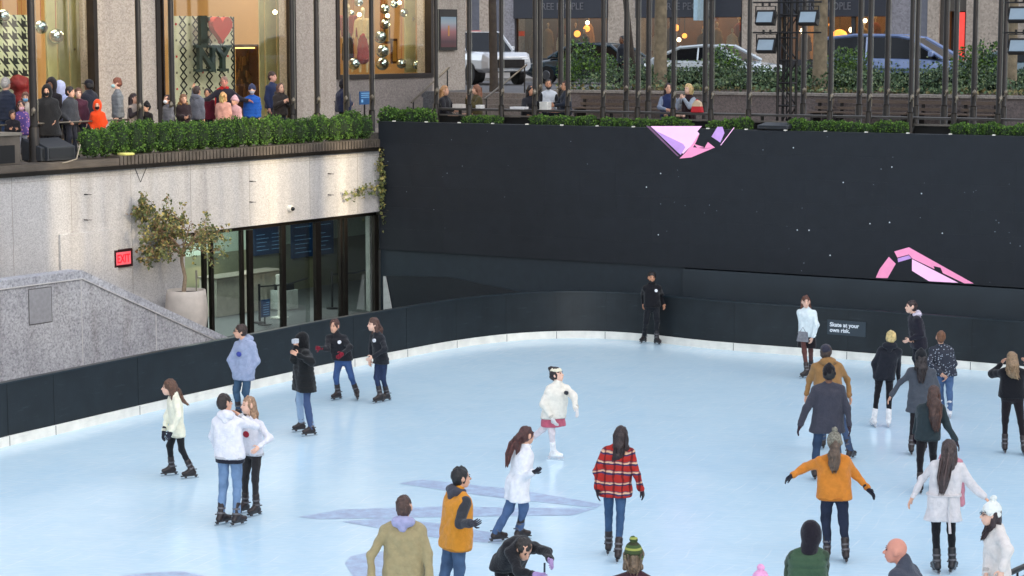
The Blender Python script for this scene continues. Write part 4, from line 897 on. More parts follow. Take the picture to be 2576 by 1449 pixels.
# houndstooth screen and lattice screen
def hound():
    m, t, p = new_mat('houndstooth'); L = t.links.new; tc = N(t, 'ShaderNodeTexCoord')
    mp = N(t, 'ShaderNodeMapping'); mp.inputs['Rotation'].default_value = (0, 0, -math.atan2(DL.y, DL.x)); L(tc.outputs['Object'], mp.inputs[0]); s = N(t, 'ShaderNodeSeparateXYZ'); L(mp.outputs[0], s.inputs[0])
    def mth(op, a, b=None):
        n = N(t, 'ShaderNodeMath', operation=op)
        for i, v in enumerate((a, b)):
            if v is None: continue
            if isinstance(v, (int, float)): n.inputs[i].default_value = v
            else: L(v, n.inputs[i])
        return n.outputs[0]
    u = mth('FRACT', mth('MULTIPLY', s.outputs[0], 3.2)); v = mth('FRACT', mth('MULTIPLY', s.outputs[2], 3.2))
    U = mth('GREATER_THAN', u, .5); V = mth('GREATER_THAN', v, .5); dg_ = mth('GREATER_THAN', mth('FRACT', mth('MULTIPLY', mth('ADD', u, v), 2.)), .5)
    same = mth('COMPARE', U, V); t.nodes[-1].inputs[2].default_value = .1
    val = mth('ADD', mth('MULTIPLY', mth('MULTIPLY', U, V), 1.), mth('MULTIPLY', mth('SUBTRACT', 1., mth('COMPARE', U, V)), dg_))
    cr = N(t, 'ShaderNodeMix', data_type='RGBA'); cr.inputs[6].default_value = (*lin((26, 28, 30)), 1); cr.inputs[7].default_value = (*lin((196, 200, 170)), 1); L(val, cr.inputs[0]); L(cr.outputs[2], p.inputs['Base Color']); p.inputs['Roughness'].default_value = .6; return m
p1 = inwin(-60, 36, 1.0); p2 = inwin(76, 262, 1.0)
k = MB(ML); k.box(p1.x, p2.x, QF+1.0, QF+1.06, TL+.16, p1.z); tag(obj('display_screen', k, hound()), 'black and cream houndstooth screen in the far left shop window', 'screen')
o = thing('display_screen', 'cream lattice screen with black wavy diamonds and small red hearts in the shop window', 'screen', tuple(ML @ inwin(505, 280, 1.2)))
p1 = inwin(425, 40, 1.2); p2 = inwin(590, 250, 1.2); k = MB(ML); k.box(p1.x, p2.x, QF+1.2, QF+1.26, TL+.16, p1.z); obj('board', k, mat('cream_board', (206, 204, 176), .7, var=.04), o)
k = MB(ML); W = p2.x-p1.x; Hh = p1.z-TL-.2; nx = 5; st = W/nx
red = MB(ML); 
for i in range(nx+1):
    for sg in (-1, 1):
        pts = []; n = int(Hh/(st*.42))*2
        for j in range(n+1):
            zz = p1.z-Hh*j/n; xx = p1.x+st*i+sg*st*.24*math.cos(j*math.pi/2)*1.0
            pts.append((min(max(xx, p1.x), p2.x), QF+1.19, zz))
        k.tube(pts, .028, 4)
for i in range(nx):
    for j in range(int(Hh/(st*.84))):
        red.box(p1.x+st*(i+.5)-.03, p1.x+st*(i+.5)+.03, QF+1.185, QF+1.195, p1.z-st*.84*(j+.5)-.03, p1.z-st*.84*(j+.5)+.03, (i*3+j*2) % 4 == 0)
obj('lattice', k, mat('black_line', (24, 24, 26), .6), o)
hb = [mat('grey_dot', (110, 110, 96), .6), mat('heart_red', (190, 30, 34), .5)]; obj('motifs', red, hb, o)
def heart(n=26):
    pts = []
    for i in range(n):
        t = 2*math.pi*i/n; pts.append((math.sin(t)**3*16, 13*math.cos(t)-5*math.cos(2*t)-2*math.cos(3*t)-math.cos(4*t)))
    return pts
dg2 = mat('display_letter', (38, 54, 52), .5); 
p = inwin(503, 108, .8); q = text_mb('I', .98, ML @ Matrix.Translation(p) @ Matrix.Rotation(math.pi/2, 4, 'X') @ Matrix.Diagonal((1, 1, 1, 1)), .12, bold=.09)
for dx in (0,): q2 = MB(ML); c = p+Vector((.17, 0, 0)); q2.box(c.x-.2, c.x+.2, QF+.74, QF+.86, p.z-.02, p.z+.12); q2.box(c.x-.2, c.x+.2, QF+.74, QF+.86, p.z+.60, p.z+.72); q.add(q2.v, q2.f)
tag(obj('display_letter', q, dg2), 'large dark slab letter I hanging in the middle shop window', 'letter')
hp_ = inwin(554, 70, .7); hs = .026; k = MB(ML); k.prism([(hp_.x+a*hs, hp_.z+b*hs) for a, b in heart()], QF+.6, QF+.78); tag(obj('display_heart', k, mat('big_heart', (176, 14, 10), .7, var=.05)), 'big red heart beside the letter I in the middle shop window', 'heart', None)
p = inwin(495, 180, .8); q = text_mb('N', 1.0, ML @ Matrix.Translation(p) @ Matrix.Rotation(math.pi/2, 4, 'X'), .12, bold=.02); c0 = p.x
text_mb('Y', 1.05, ML @ Matrix.Translation(p+Vector((.76, 0, 0))) @ Matrix.Rotation(math.pi/2, 4, 'X'), .12, mb=q, bold=.02)
q2 = MB(ML)
for a_, b_, zz in ((c0-.08, c0+.36, 0), (c0+.42, c0+.80, .66), (c0-.08, c0+.36, .66), (c0+.66, c0+1.0, .66), (c0+1.04, c0+1.42, .66), (c0+.9, c0+1.28, 0), (c0+.46, c0+.74, 0)): q2.box(a_, b_, QF+.741, QF+.859, p.z+zz-.0, p.z+zz+.07)
q.add(q2.v, q2.f); tag(obj('display_letters', q, dg2), 'large dark green slab letters NY standing below the red heart', 'letters')
# lit display cabinet
p1 = inwin(588, 112, 1.9); p2 = inwin(652, 250, 1.9); o = thing('display_cabinet', 'lit wooden cabinet with a jewellery rack in the middle shop window', 'cabinet', tuple(ML @ Vector((p1.x, QF+1.9, TL))))
k = MB(ML); k.box(p1.x, p1.x+.06, QF+1.9, QF+2.3, TL+.14, p1.z); k.box(p2.x-.06, p2.x, QF+1.9, QF+2.3, TL+.14, p1.z); k.box(p1.x, p2.x, QF+1.9, QF+2.3, p1.z-.06, p1.z+.001); k.box(p1.x+.06, p2.x-.06, QF+2.25, QF+2.3, TL+.14, p1.z-.06); obj('frame', k, mat('walnut', (86, 52, 34), .5), o)
k = MB(ML); k.box(p1.x+.06, p1.x+.12, QF+1.95, QF+2.0, TL+.8, p1.z-.1); k.box(p1.x+.12, p2.x-.1, QF+1.95, QF+2.0, p1.z-.12, p1.z-.08); obj('strip_light', k, mat('amber_light', (255, 190, 110), .5, emit=1.), o)
k = MB(ML); rj = random.Random(3)
for i in range(30): x_ = rj.uniform(p1.x+.16, p2.x-.16); z_ = rj.uniform(TL+1.0, p1.z-.25); k.box(x_, x_+.05, QF+2.1, QF+2.14, z_-.2, z_)
obj('merchandise', k, mat('bead_brown', (120, 84, 50), .3, .3), o)
# mirrored balls
mir = mat('mirror_tile', (190, 205, 205), .12, 1., .5, 14)
bm_balls = [(8, 40, 14), (55, 62, 10), (45, 72, 11), (103, 68, 15), (141, 91, 17), (181, 124, 9), (902, 5, 12), (968, 22, 14), (968, 60, 15), (957, 93, 17), (962, 128, 18), (962, 160, 18), (992, 10, 11), (1016, 32, 12), (1036, 48, 8), (885, 32, 7), (890, 160, 16), (1010, 160, 14), (1048, 163, 12), (1062, 160, 12)]
proto = None
for j, (x, y, r) in enumerate(bm_balls):
    p = inwin(x, y, .9+(j % 3)*.25); rr = r/84.
    if proto is None:
        proto = thing('mirror_ball', 'silver mirror ball hanging in the shop window display', 'mirror ball', (0, 0, 0), 'mirror balls in the shop windows')
        k = MB(); k.ell((0, 0, 0), (1, 1, 1), 0, 20, 14); obj('ball', k, mir, proto); k = MB(); k.tube([(0, 0, .98), (0, 0, 16)], .035, 4); obj('cord', k, mat('red_cord', (150, 40, 34), .7), proto); c = proto
    else: c = dup(proto)
    c.location = ML @ p; c.scale = (rr, rr, rr if j < 12 else rr)
bulb = mat('bulb', (255, 226, 170), .5, emit=5.)
bp = None
for x, y in ((236, 20), (692, 36), (1055, 78), (1055, 103), (1005, 12), (975, 45), (868, 42), (904, 42), (1060, 3)):
    p = inwin(x, y, .8)
    if bp is None: k = MB(); k.ell((0, 0, 0), (.065, .065, .065), 0, 10, 7); bp = obj('light_bulb', k, bulb, smooth=True); tag(bp, 'small glowing round bulb hanging in the shop window', 'bulb', 'bulbs in the shop windows'); WL[bp.name] = Vector(); c = bp
    else: c = bp.copy(); COL.objects.link(c)
    c.location = ML @ p
# mannequins
def mannequin(x, yt, yb, q, lb, tc, lc_):
    pb = inwin(x, yb, q); P0 = ML @ Vector((pb.x, pb.y, sill3)); hgt = (pb.z-sill3)+(inwin(x, yt, q).z-pb.z)
    o = thing('mannequin', lb, 'mannequin', tuple(P0)); k_ = hgt/1.8; L_ = lambda *a: vT(P0+Vector(a)*k_)
    S_ = [('e', L_(0, 0, 1.68), (.075, .09, .115)), ('c', L_(0, 0, 1.45), L_(0, 0, 1.62), .05, .045), ('c', L_(-.08, 0, 1.0), L_(-.1, 0, 1.4), .1, .09), ('c', L_(.08, 0, 1.0), L_(.1, 0, 1.4), .1, .09),
          ('c', L_(-.2, 0, 1.42), L_(-.26, -.05, .95), .05, .035), ('c', L_(.2, 0, 1.42), L_(.25, -.05, .95), .05, .035), ('c', L_(-.09, 0, .9), L_(-.09, 0, .05), .08, .04), ('c', L_(.09, 0, .9), L_(.1, 0, .05), .08, .04)]
    obj('body', smb(S_, vox=.03, k=.04), mat('mannequin_cream', (214, 196, 160), .5), o, smooth=True, fix=False)
    obj('sweater', smb([('c', a[1], a[2], a[3]+.02, a[4]+.02) for a in S_[2:6]], vox=.03, k=.04, amp=.005), cloth(tc), o, smooth=True, fix=False)
    obj('skirt', smb([('c', L_(0, 0, .98), L_(0, 0, .42), .15, .20)], vox=.03, amp=.01, freq=40, stretch=.1), cloth(lc_), o, smooth=True, fix=False)
mannequin(914, 16, 172, 1.2, 'cream mannequin in a cream sweater and red skirt in the raised window', (190, 168, 126), (134, 24, 22))
mannequin(876, 6, 166, 1.6, 'mannequin in dark red behind the cream sweater mannequin', (120, 36, 34), (60, 50, 40))
for (x1, x2, y1, y2), lb in (((985, 1000, 97, 160), 'small framed picture with a gold panel standing in the raised window'), ((967, 982, 45, 110), 'narrow dark picture frame behind the stacked mirror balls')):
    p1 = inwin(x1, y1, 2.2); p2 = inwin(x2, y2, 2.2); o = thing('picture_frame', lb, 'picture', tuple(ML @ p1)); k = MB(ML); k.box(p1.x, p2.x, QF+2.2, QF+2.25, p2.z, p1.z); obj('frame', k, mat('walnut', (86, 52, 34), .5), o); k = MB(ML); k.box(p1.x+.06, p2.x-.06, QF+2.19, QF+2.198, p2.z+.08, p1.z-.08); obj('picture', k, mat('gold_panel', (206, 160, 70), .4), o)
# red gift stand in the first window
p = inwin(50, 220, .5); o = thing('red_display', 'red draped figure with gold bands in the far left shop window', 'display', tuple(ML @ p))
k = smb([('e', vT(ML @ (p+Vector((0, 0, .1)))), (.28, .25, .22)), ('c', vT(ML @ (p+Vector((.1, 0, .0)))), vT(ML @ (p-Vector((.05, 0, 1.2)))), .22, .3)], vox=.04, amp=.02); obj('drape', k, mat('red_velvet', (130, 24, 34), .6), o, smooth=True, fix=False)
k = MB(ML)
for j in range(3): k.box(p.x-.3, p.x+.28, QF+.2, QF+.24, p.z-.42-.16*j, p.z-.35-.16*j)
obj('gold_band', k, mat('gold', (220, 160, 70), .25, 1., emit=.1), o)
# poster
p1 = onL(1103, 23, QF-.06); p2 = onL(1148, 126, QF-.06); o = thing('poster', 'framed dark poster of a red-hazed scene on the stone pillar', 'poster', tuple(ML @ Vector((p1[0], QF-.06, p2[1]))))
k = MB(ML); k.box(p1[0], p2[0], QF-.10, QF-.004, p2[1], p1[1]); obj('frame', k, darkm, o)
k = MB(ML); k.box(p1[0]+.07, p2[0]-.07, QF-.108, QF-.102, p2[1]+.1, p1[1]-.24); 
obj('print', k, ramp_z('poster_print', [(0, (96, 40, 42)), (.25, (70, 40, 50)), (.55, (150, 96, 100)), (.8, (150, 160, 170)), (1, (120, 150, 168))], 'LINEAR', 'Z', .93, .5), o)
k = MB(ML); cx = (p1[0]+p2[0])/2; k.box(cx-.04, cx+.04, QF-.112, QF-.109, p2[1]+.45, p2[1]+.78); obj('figure', k, mat('poster_figure', (190, 130, 60), .5), o)

# ---- box hedge, one shrub each
rgb = random.Random(21)
shm = [mat('shrub_core', (26, 44, 18), .9, 0, .3, 6), mat('boxwood_mid', (70, 106, 40), .85, 0, .3, 7), mat('boxwood_dark', (38, 62, 28), .85, 0, .3, 7), mat('boxwood_light', (94, 126, 48), .85, 0, .3, 7)]
def shrub(w, d, h, n, size, pal):
    m = MB(); r = rgb; m.ell((0, 0, h*.48), (w*.46, d*.46, h*.46), 0, 12, 8)
    def fn(r):
        while True:
            v = Vector((r.gauss(0, 1), r.gauss(0, 1), r.gauss(0, 1))).normalized()
            v = Vector((math.copysign(abs(v.x)**.85, v.x), math.copysign(abs(v.y)**.8, v.y), math.copysign(abs(v.z)**.72, v.z)))
            lump = 1+.10*math.sin(v.x*7+v.z*5)+.08*math.sin(v.y*9-v.z*6); rad = r.uniform(.78, 1.)*lump
            p = Vector((v.x*w*.5*rad, v.y*d*.5*rad, h*.5+v.z*h*.5*rad))
            if p.z > 0: return p, v
    return leafmb(n, fn, size, r, pal, m, up=.6)
meshes = []
for i in range(4): o = obj('box_shrub', shrub(.46, .50, .70, 1300, .042, [1, 1, 2, 3]), shm); meshes.append(o.data); bpy.data.objects.remove(o)
low = []
for i in range(3): o = obj('box_shrub', shrub(.46, .42, .42, 850, .042, [1, 1, 2, 3, 3]), shm); low.append(o.data); bpy.data.objects.remove(o)
def place_shrub(me, loc, lb, grp, s=1.):
    o = bpy.data.objects.new('box_shrub', me); COL.objects.link(o); o.location = loc; o.rotation_euler = (0, 0, rgb.uniform(0, 6.28)); o.scale = (s*rgb.uniform(.92, 1.1), s*rgb.uniform(.92, 1.1), s*rgb.uniform(.86, 1.1)); tag(o, lb, 'shrub', grp)
a_ = onL(222, 370, .42)[0]
while a_ < -.05: place_shrub(rgb.choice(meshes), ML @ Vector((a_, .36, 4.58)), 'clipped box shrub in the dense green hedge on top of the stone wall', 'box hedge on the stone wall'); a_ += .45
b_ = -.1
while b_ < onR(1078, 300, .6)[0]: place_shrub(rgb.choice(low), MR @ Vector((b_, .62, 4.80)), 'small box shrub in the short hedge run left of the seated group', 'short hedge run at the corner', 1.25); b_ += .38
for n_, (x1, x2) in enumerate(((1168, 1253), (1340, 1508), (1518, 1592), (1602, 1745), (1786, 1905), (1992, 2284), (2402, 2640))):
    b_ = onR(x1+15, 300, .55)[0]; be = onR(x2, 300, .55)[0]; lb = 'low box shrub in hedge run %s along the top of the black screen' % ('one', 'two', 'three', 'four', 'five', 'six', 'seven')[n_]
    lb = ['low box shrub in the small hedge run just right of the first seated pair', 'low box shrub in the hedge run below the group of three at the counter', 'low box shrub in the hedge run right of the group of three', 'low box shrub in the hedge run below the two chatting women', 'low box shrub in the hedge run left of the lighting tower', 'low box shrub in the long hedge run right of the lighting tower', 'low box shrub in the hedge run at the far right top of the screen'][n_]
    while b_ < be-.1: place_shrub(rgb.choice(low), MR @ Vector((b_, .56, 4.84)), lb, 'hedge run %d on the screen top' % (n_+1)); b_ += .36

# ---- flagpoles
def pole_mesh(r, h):
    o = thing('flagpole', 'x', 'pole', (0, 0, 0)); k = MB(); k.tube([(0, 0, 0), (0, 0, h)], [r, r*.82], 14); obj('shaft', k, bronze, o, smooth=True)
    k = MB(); k.tube([(0, 0, 0), (0, 0, .05), (0, 0, .06), (0, 0, .75), (0, 0, .78)], [r*1.7, r*1.7, r*1.35, r*1.3, r*1.02], 14); obj('base', k, bronze, o, smooth=True)
    k = MB(); k.tube([(-.02, -r-.03, 1.02), (.0, -r-.05, 1.1), (.03, -r-.03, 1.2)], .018, 6); k.tube([(r+.01, 0, .9), (r+.01, 0, 1.25)], .012, 5); k.ell((.02, -r-.03, 1.12), (.05, .045, .07), 0, 8, 6); obj('cleat', k, hr, o)
    k = MB(); k.tube([(r+.015, -.01, 1.1), (r*.9+.02, -.01, h)], .006, 4); obj('halyard', k, mat('rope', (150, 146, 134), .8), o); return o
pl = {}
def put_pole(x, y, M, q, z0, r, lb, grp, lean=0.):
    if r not in pl: pl[r] = pole_mesh(r, 11.); c = pl[r]
    else: c = dup(pl[r])
    a, z = on(M, x, y, q); c.location = M @ Vector((a, q, z0)); c.rotation_euler = (0, lean, rgb.uniform(-.3, .3)); c['label'] = lb; c['group'] = grp
G1 = 'flagpoles along the left wall'; G2 = 'front row of flagpoles above the screen'; G3 = 'rear row of flagpoles on the terrace'
for x, y, q, r, lb in ((82, 200, .55, .085, 'thick bronze flagpole beside the loudspeaker, leftmost one'), (350, 200, .75, .07, 'bronze flagpole in front of the pale stone pillar'), (432, 200, 1.0, .07, 'bronze flagpole in front of the lattice screen window'), (734, 150, .8, .06, 'bronze flagpole at the right edge of the middle window'), (797, 200, .75, .07, 'bronze flagpole left of the person in navy on the stone pillar'),
                       (870, 200, .75, .07, 'bronze flagpole in front of the dark red mannequin'), (935, 200, .9, .065, 'bronze flagpole right of the cream mannequin')):
    put_pole(x, y, ML, q, TL, r, lb, G1)
names = ['just left of the blonde cafe guest', 'between the first two cafe guests', 'right of the second cafe guest', 'through the middle of the group of three', 'in front of the dark jacketed guest at the counter', 'right of the group of three at the counter', 'left of the mottled tree trunk', 'between the two chatting women', 'right of the two chatting women', 'in front of the white sedan bonnet', 'right of the lighting tower', 'in front of the blue minivan rear', 'in front of the blue minivan windscreen', 'at the red-lit doorway', 'at the far right of the front row']
for (x, y), nm in zip(((1097, 200), (1180, 200), (1261, 200), (1345, 200), (1428, 200), (1517, 200), (1604, 200), (1694, 200), (1789, 200), (1884, 200), (2089, 200), (2187, 200), (2292, 200), (2402, 200), (2513, 200)), names):
    put_pole(x, y, MR, .95, TR, .055, 'front bronze flagpole '+nm, G2)
for (x, y), nm in zip(((1357, 150), (1410, 150), (1575, 150), (1631, 150), (1774, 150), (2021, 200), (2162, 200), (2231, 200), (2306, 150), (2377, 200), (2450, 200), (2527, 150)), ('behind the group of three, left one', 'behind the group of three, right one', 'before the stone pier between two shops', 'left of the mottled tree trunk', 'in front of the white sedan', 'just right of the lighting tower', 'left of the blue minivan', 'in front of the minivan side window', 'beside the minivan windscreen', 'left of the red-lit doorway', 'right of the red-lit doorway', 'beside the far right tree trunk')):
    put_pole(x, y, MR, 6.2, TR, .068, 'rear dark flagpole '+nm, G3)

# ---- long counter on the screen-side terrace, benches
cm = mat('counter_dark', (62, 58, 56), .45, .3, .15, 4)
ct = thing('bar_counter', 'long dark narrow counter running behind the screen-top hedge', 'counter', tuple(MR @ Vector((10, 1.2, TR))))
b0 = onR(1100, 270, 1.2)[0]; k = MB(MR); k.box(b0, 45, 1.05, 1.5, 5.36, 5.41); obj('top', k, cm, ct)
k = MB(MR); k.box(b0, 45, 1.06, 1.10, 5.22, 5.26); obj('lower_rail', k, mat('rail_light', (110, 104, 98), .4, .5), ct)
k = MB(MR); k.box(b0, 45, 1.30, 1.34, TR+.02, 5.20); obj('apron', k, mat('apron_dark', (24, 23, 24), .7), ct)
x = 1160
while x < 2640: b_ = onR(x, 280, 1.2)[0]; k = MB(MR); k.box(b_-.03, b_+.03, 1.12, 1.18, TR, 5.358); obj('leg', k, darkm, ct); x += 190
wd_ = mat('bench_slat', (92, 78, 68), .6, 0, .2, 8); bproto = None
for n_, (x1, x2, lb) in enumerate(((1452, 1690, 'long dark bench against the retaining wall behind the chatting women'), (2044, 2090, 'short end bench just right of the lighting tower'), (2100, 2288, 'long dark bench below the planting, under the blue minivan'), (2305, 2400, 'dark bench below the red-lit doorway'), (2412, 2506, 'rightmost dark bench against the retaining wall'))):
    b1, b2 = onR(x1, 262, 9.1)[0], onR(x2, 262, 9.1)[0]; o = thing('bench', lb, 'bench', tuple(MR @ Vector(((b1+b2)/2, 9.1, TR))), 'benches along the retaining wall')
    k = MB(MR); [k.box(b1, b2, 8.75+.13*j, 8.85+.13*j, TR+.43, TR+.47) for j in range(4)]; obj('seat', k, wd_, o)
    k = MB(MR); k.box(b1, b2, 9.30, 9.34, TR+.52, TR+.60); k.box(b1, b2, 9.32, 9.36, TR+.70, TR+.80); obj('backrest', k, wd_, o)
    for b_ in (b1+.1, b2-.1): k = MB(MR); k.box(b_-.04, b_+.04, 8.8, 9.4, TR, TR+.42); k.box(b_-.04, b_+.04, 9.36, 9.42, TR+.42, TR+.8); obj('leg', k, darkm, o)

# ---- lighting towers with floodlights
def flood():
    o = thing('floodlight', 'x', 'floodlight', (0, 0, 0)); k = MB(Matrix.Rotation(R_(-24), 4, 'X')); k.box(-.24, .24, -.05, .10, -.20, .16); 
    for j in range(9): k.box(-.22+.052*j, -.20+.052*j, .10, .2, -.16, .14)
    obj('housing', k, darkm, o, bevel=.01); k = MB(Matrix.Rotation(R_(-24), 4, 'X')); k.box(-.20, .20, -.062, -.052, -.17, .10); obj('lens', k, mat('lamp_glass', (140, 156, 168), .2, 0, .05, spec=.5), o)
    k = MB(); k.box(-.27, -.25, -.02, .02, -.06, .24); k.box(.25, .27, -.02, .02, -.06, .24); k.box(-.27, .27, -.02, .02, .24, .26); k.tube([(-.08, 0, .26), (-.08, 0, .36)], .03, 6); k.tube([(.1, 0, .26), (.1, 0, .36)], .03, 6); obj('yoke', k, darkm, o); return o
fp = None
def tower(x, q, lb, lights, arm):
    b_, z_ = onR(x, 250, q); o = thing('lighting_tower', lb, 'tower', tuple(MR @ Vector((b_, q, TR)))); w = .17
    for dx in (-w, w):
        for dy in (-w, w): k = MB(MR); k.tube([(b_+dx, q+dy, TR), (b_+dx, q+dy, 13)], .036, 8); obj('upright', k, darkm, o)
    z = TR+.3; s = 1; br = MB(MR); rn = MB(MR)
    while z < 12.5:
        for dy in (-w, w): br.tube([(b_-w*s, q+dy, z), (b_+w*s, q+dy, z+.5)], .02, 5); rn.tube([(b_-w, q+dy, z), (b_+w, q+dy, z)], .024, 5)
        for dx in (-w, w): rn.tube([(b_+dx, q-w, z), (b_+dx, q+w, z)], .022, 5)
        z += .55; s = -s
    obj('brace', br, darkm, o); obj('rung', rn, darkm, o)
    cb = MB(MR); [cb.tube([(b_+.1*j, q+.05*j, TR), (b_+.05*j, q, 7), (b_+.12*j, q+.03, 13)], .02, 5) for j in (-1, 0, 1)]; obj('cable', cb, mat('cable_black', (18, 18, 20), .6), o)
    k = MB(MR)
    for yy in arm: za = onR(x, yy, q)[1]; k.tube([(b_-.85, q-.2, za), (b_+.95, q-.2, za)], .022, 6)
    obj('crossbar', k, darkm, o)
    return q-.2
tower(1979, 1.9, 'black truss lighting tower standing behind the screen-top hedge', None, (6, 82))
tower(2612, 1.9, 'black truss lighting tower just outside the right edge', None, (6, 82))
for x, y, lb in ((1926, 42, 'upper floodlight on the left arm of the lighting tower'), (1928, 112, 'lower floodlight on the left arm of the lighting tower'), (2034, 42, 'floodlight on the right arm of the lighting tower'), (2564, 34, 'upper floodlight at the top right corner'), (2564, 114, 'lower floodlight at the top right corner')):
    b_, z_ = onR(x, y, 1.7)
    if fp is None: fp = flood(); c = fp
    else: c = dup(fp)
    c.location = MR @ Vector((b_, 1.7, z_)); c.rotation_euler = (0, 0, math.atan2(DR.y, DR.x)); c['label'] = lb; c['group'] = 'floodlights on the lighting towers'
# loudspeakers
def wedge(M, a1, a2, q0, q1, z0, z1, lb, name='loudspeaker'):
    o = thing(name, lb, 'loudspeaker', tuple(M @ Vector(((a1+a2)/2, (q0+q1)/2, z0)))); k = MB(M)
    k.add([(a1, q0, z0), (a2, q0, z0), (a2, q1, z0), (a1, q1, z0), (a1+.0, q0+.0, z0+(z1-z0)*.62), (a2, q0, z0+(z1-z0)*.62), (a2, q1, z1), (a1, q1, z1)], [(0, 3, 2, 1), (4, 5, 6, 7), (0, 1, 5, 4), (1, 2, 6, 5), (2, 3, 7, 6), (3, 0, 4, 7)])
    obj('cabinet', k, mat('speaker_black', (40, 44, 50), .55, 0, .1, 12, .2, 80), o, bevel=.012)
    k = MB(M); k.box(a1+.05, a2-.05, q0-.012, q0-.002, z0+.05, z0+(z1-z0)*.55); obj('grille', k, mat('grille', (28, 32, 38), .6, .2), o)
a1, z1 = onL(116, 390, .25); a2 = onL(186, 390, .25)[0]; wedge(ML, a1, a2, .2, .72, 4.58, 5.06, 'black wedge loudspeaker lying at the left end of the hedge')
a1 = onL(86, 370, .5)[0]; wedge(ML, a1, a1+.22, .3, .9, 4.58, 5.05, 'small black speaker on end behind the wedge loudspeaker')
a1, z1 = onR(1912, 310, .3); a2 = onR(1990, 310, .3)[0]; wedge(MR, a1, a2, .12, .62, TZ+.03, TZ+.17, 'flat dark wedge speaker resting on the screen top below the lighting tower')
# utility cabinet, terrace handrail, cable cover, disc
a0 = onL(-60, 360, .2)[0]; a1 = onL(42, 360, .2)[0]; o = thing('utility_cabinet', 'grey-brown ribbed cabinet with a dark opening at the far left of the wall top', 'cabinet', tuple(ML @ Vector((a0, .3, 4.56))))
k = MB(ML); k.box(a0, a1, .1, .8, 4.57, 5.18); obj('body', k, ribm, o); k = MB(ML); k.box(a0+.3, a1-.16, .09, .098, 4.60, 4.98); obj('opening', k, mat('black_void', (12, 12, 14), .8), o); k = MB(ML); k.box(a0, a1+.03, .06, .84, 5.182, 5.24); obj('lid', k, mat('lid_grey', (120, 114, 104), .6), o)
a1 = onL(-400, 330, 1.0)[0]; a2 = onL(330, 320, 1.0)[0]; o = thing('terrace_handrail', 'thin metal handrail between the loudspeaker and the crowd', 'handrail', tuple(ML @ Vector((a2, 1., TL))))
k = MB(ML); k.tube([(a1, 1.0, 5.36), (a2, 1.0, 5.36)], .022, 8); obj('rail', k, hr, o)
x_ = a1
while x_ < a2+.1: k = MB(ML); k.tube([(x_, 1., TL), (x_, 1., 5.34)], .018, 6); obj('post', k, darkm, o); x_ += 1.4
p = onL(318, 380, .1); k = MB(ML); k.lathe([(.001, .0), (.19, .0), (.2, .03), (.15, .05), (.001, .055)], 24, (p[0], .12, 4.615)); tag(obj('lamp_cover', k, mat('pale_yellow', (226, 220, 130), .4)), 'pale yellow disc lying on the coping in front of the hedge', 'disc')
k = MB(ML); k.tube([(onL(145, 400)[0], .05, 4.52), (onL(165, 400)[0], -.02, 4.55), (onL(195, 400)[0], .03, 4.60), (onL(215, 400)[0], .15, 4.9)], .014, 6); tag(obj('cable', k, mat('cable_grey', (150, 140, 124), .7)), 'pale cable running from the wedge loudspeaker over the coping', 'cable')
p1 = onL(905, 270, 2.2); p2 = onL(929, 310, 2.2); o = thing('rink_notice', 'blue notice board on a post behind the hedge', 'sign', tuple(ML @ Vector((p1[0], 2.2, TL))))
a1 = p1[0]; a2 = p2[0]+.06; zt_ = onL(915, 268, 2.2)[1]-.0; zt_ = onL(915, 230, 2.2)[1]; k = MB(ML); k.box(a1, a2, 2.18, 2.22, zt_-.36, zt_); obj('board', k, mat('notice_blue2', (20, 84, 140), .5, var=.05), o)
k = MB(ML); [k.box(a1+.04, a2-.06-.05*(j % 2), 2.172, 2.178, zt_-.06-.055*j, zt_-.04-.055*j) for j in range(3)]; k.box(a1+.04, a1+.12, 2.172, 2.178, zt_-.30, zt_-.22); obj('text_lines', k, bl2, o); k = MB(ML); k.tube([((a1+a2)/2, 2.22, TL), ((a1+a2)/2, 2.22, zt_-.36)], .025, 6); obj('post', k, darkm, o)
# near corner railing
o = thing('railing', 'dark metal railing corner at the lower right, under the hand in cream', 'railing', tuple(at_s(2600, 1449, 208)))
A_ = at_s(2470, 1490, 216); B_ = at_s(2700, 1297, 200); B_.z = A_.z+.0; A2 = at_s(2535, 1435, 210); zr = A2.z
A_.z = zr; B_.z = zr; k = MB(); k.tube([A_, B_], .035, 10); obj('rail', k, darkm, o, smooth=True); k = MB(); k.tube([A_-UP*.12, B_-UP*.12], .015, 6); obj('lower_rail', k, hr, o)
for t in range(9): q = A_+(B_-A_)*t/8; k = MB(); k.tube([Vector((q.x, q.y, 0)), q-UP*.02], .014, 6); obj('baluster', k, darkm, o)
# ---------------------------------------------------------------- planting bed, trees, cars, shops across the street
rv = random.Random(31)
gm = [mat('ground_leaf', (80, 104, 72), .6, 0, .35, 3), mat('ground_leaf_dark', (50, 72, 54), .6, 0, .35, 3), mat('ground_leaf_light', (116, 132, 92), .6, 0, .3, 3), mat('ground_leaf_dry', (128, 118, 76), .7, 0, .3, 3)]
bA, bB = bs1+.1, 42.
def gfn(r):
    b = r.uniform(bA, bB); t = r.random(); q = 10.1+5.2*t; h = .10+.85*t**.8+.14*math.sin(b*1.7+q)+.12*math.sin(b*.8-q*2)
    return MR @ Vector((b, q, 5.62+max(.02, r.uniform(.5, 1.)*h))), Vector((rv.gauss(0, .4), -.7, .7))
m = MB(); leafmb(30000, gfn, .08, rv, [0, 0, 0, 1, 1, 2], m)
def g2(r): b = r.uniform(bA, bB); return MR @ Vector((b, r.uniform(10.05, 10.8), 5.66+r.uniform(0, .14))), Vector((0, -.6, .8))
leafmb(1800, g2, .12, rv, [3, 3, 2, 0], m)
tag(obj('ground_cover', m, gm, fix=False), 'mixed green ground cover filling the planting bed', 'ground cover', kind='stuff')
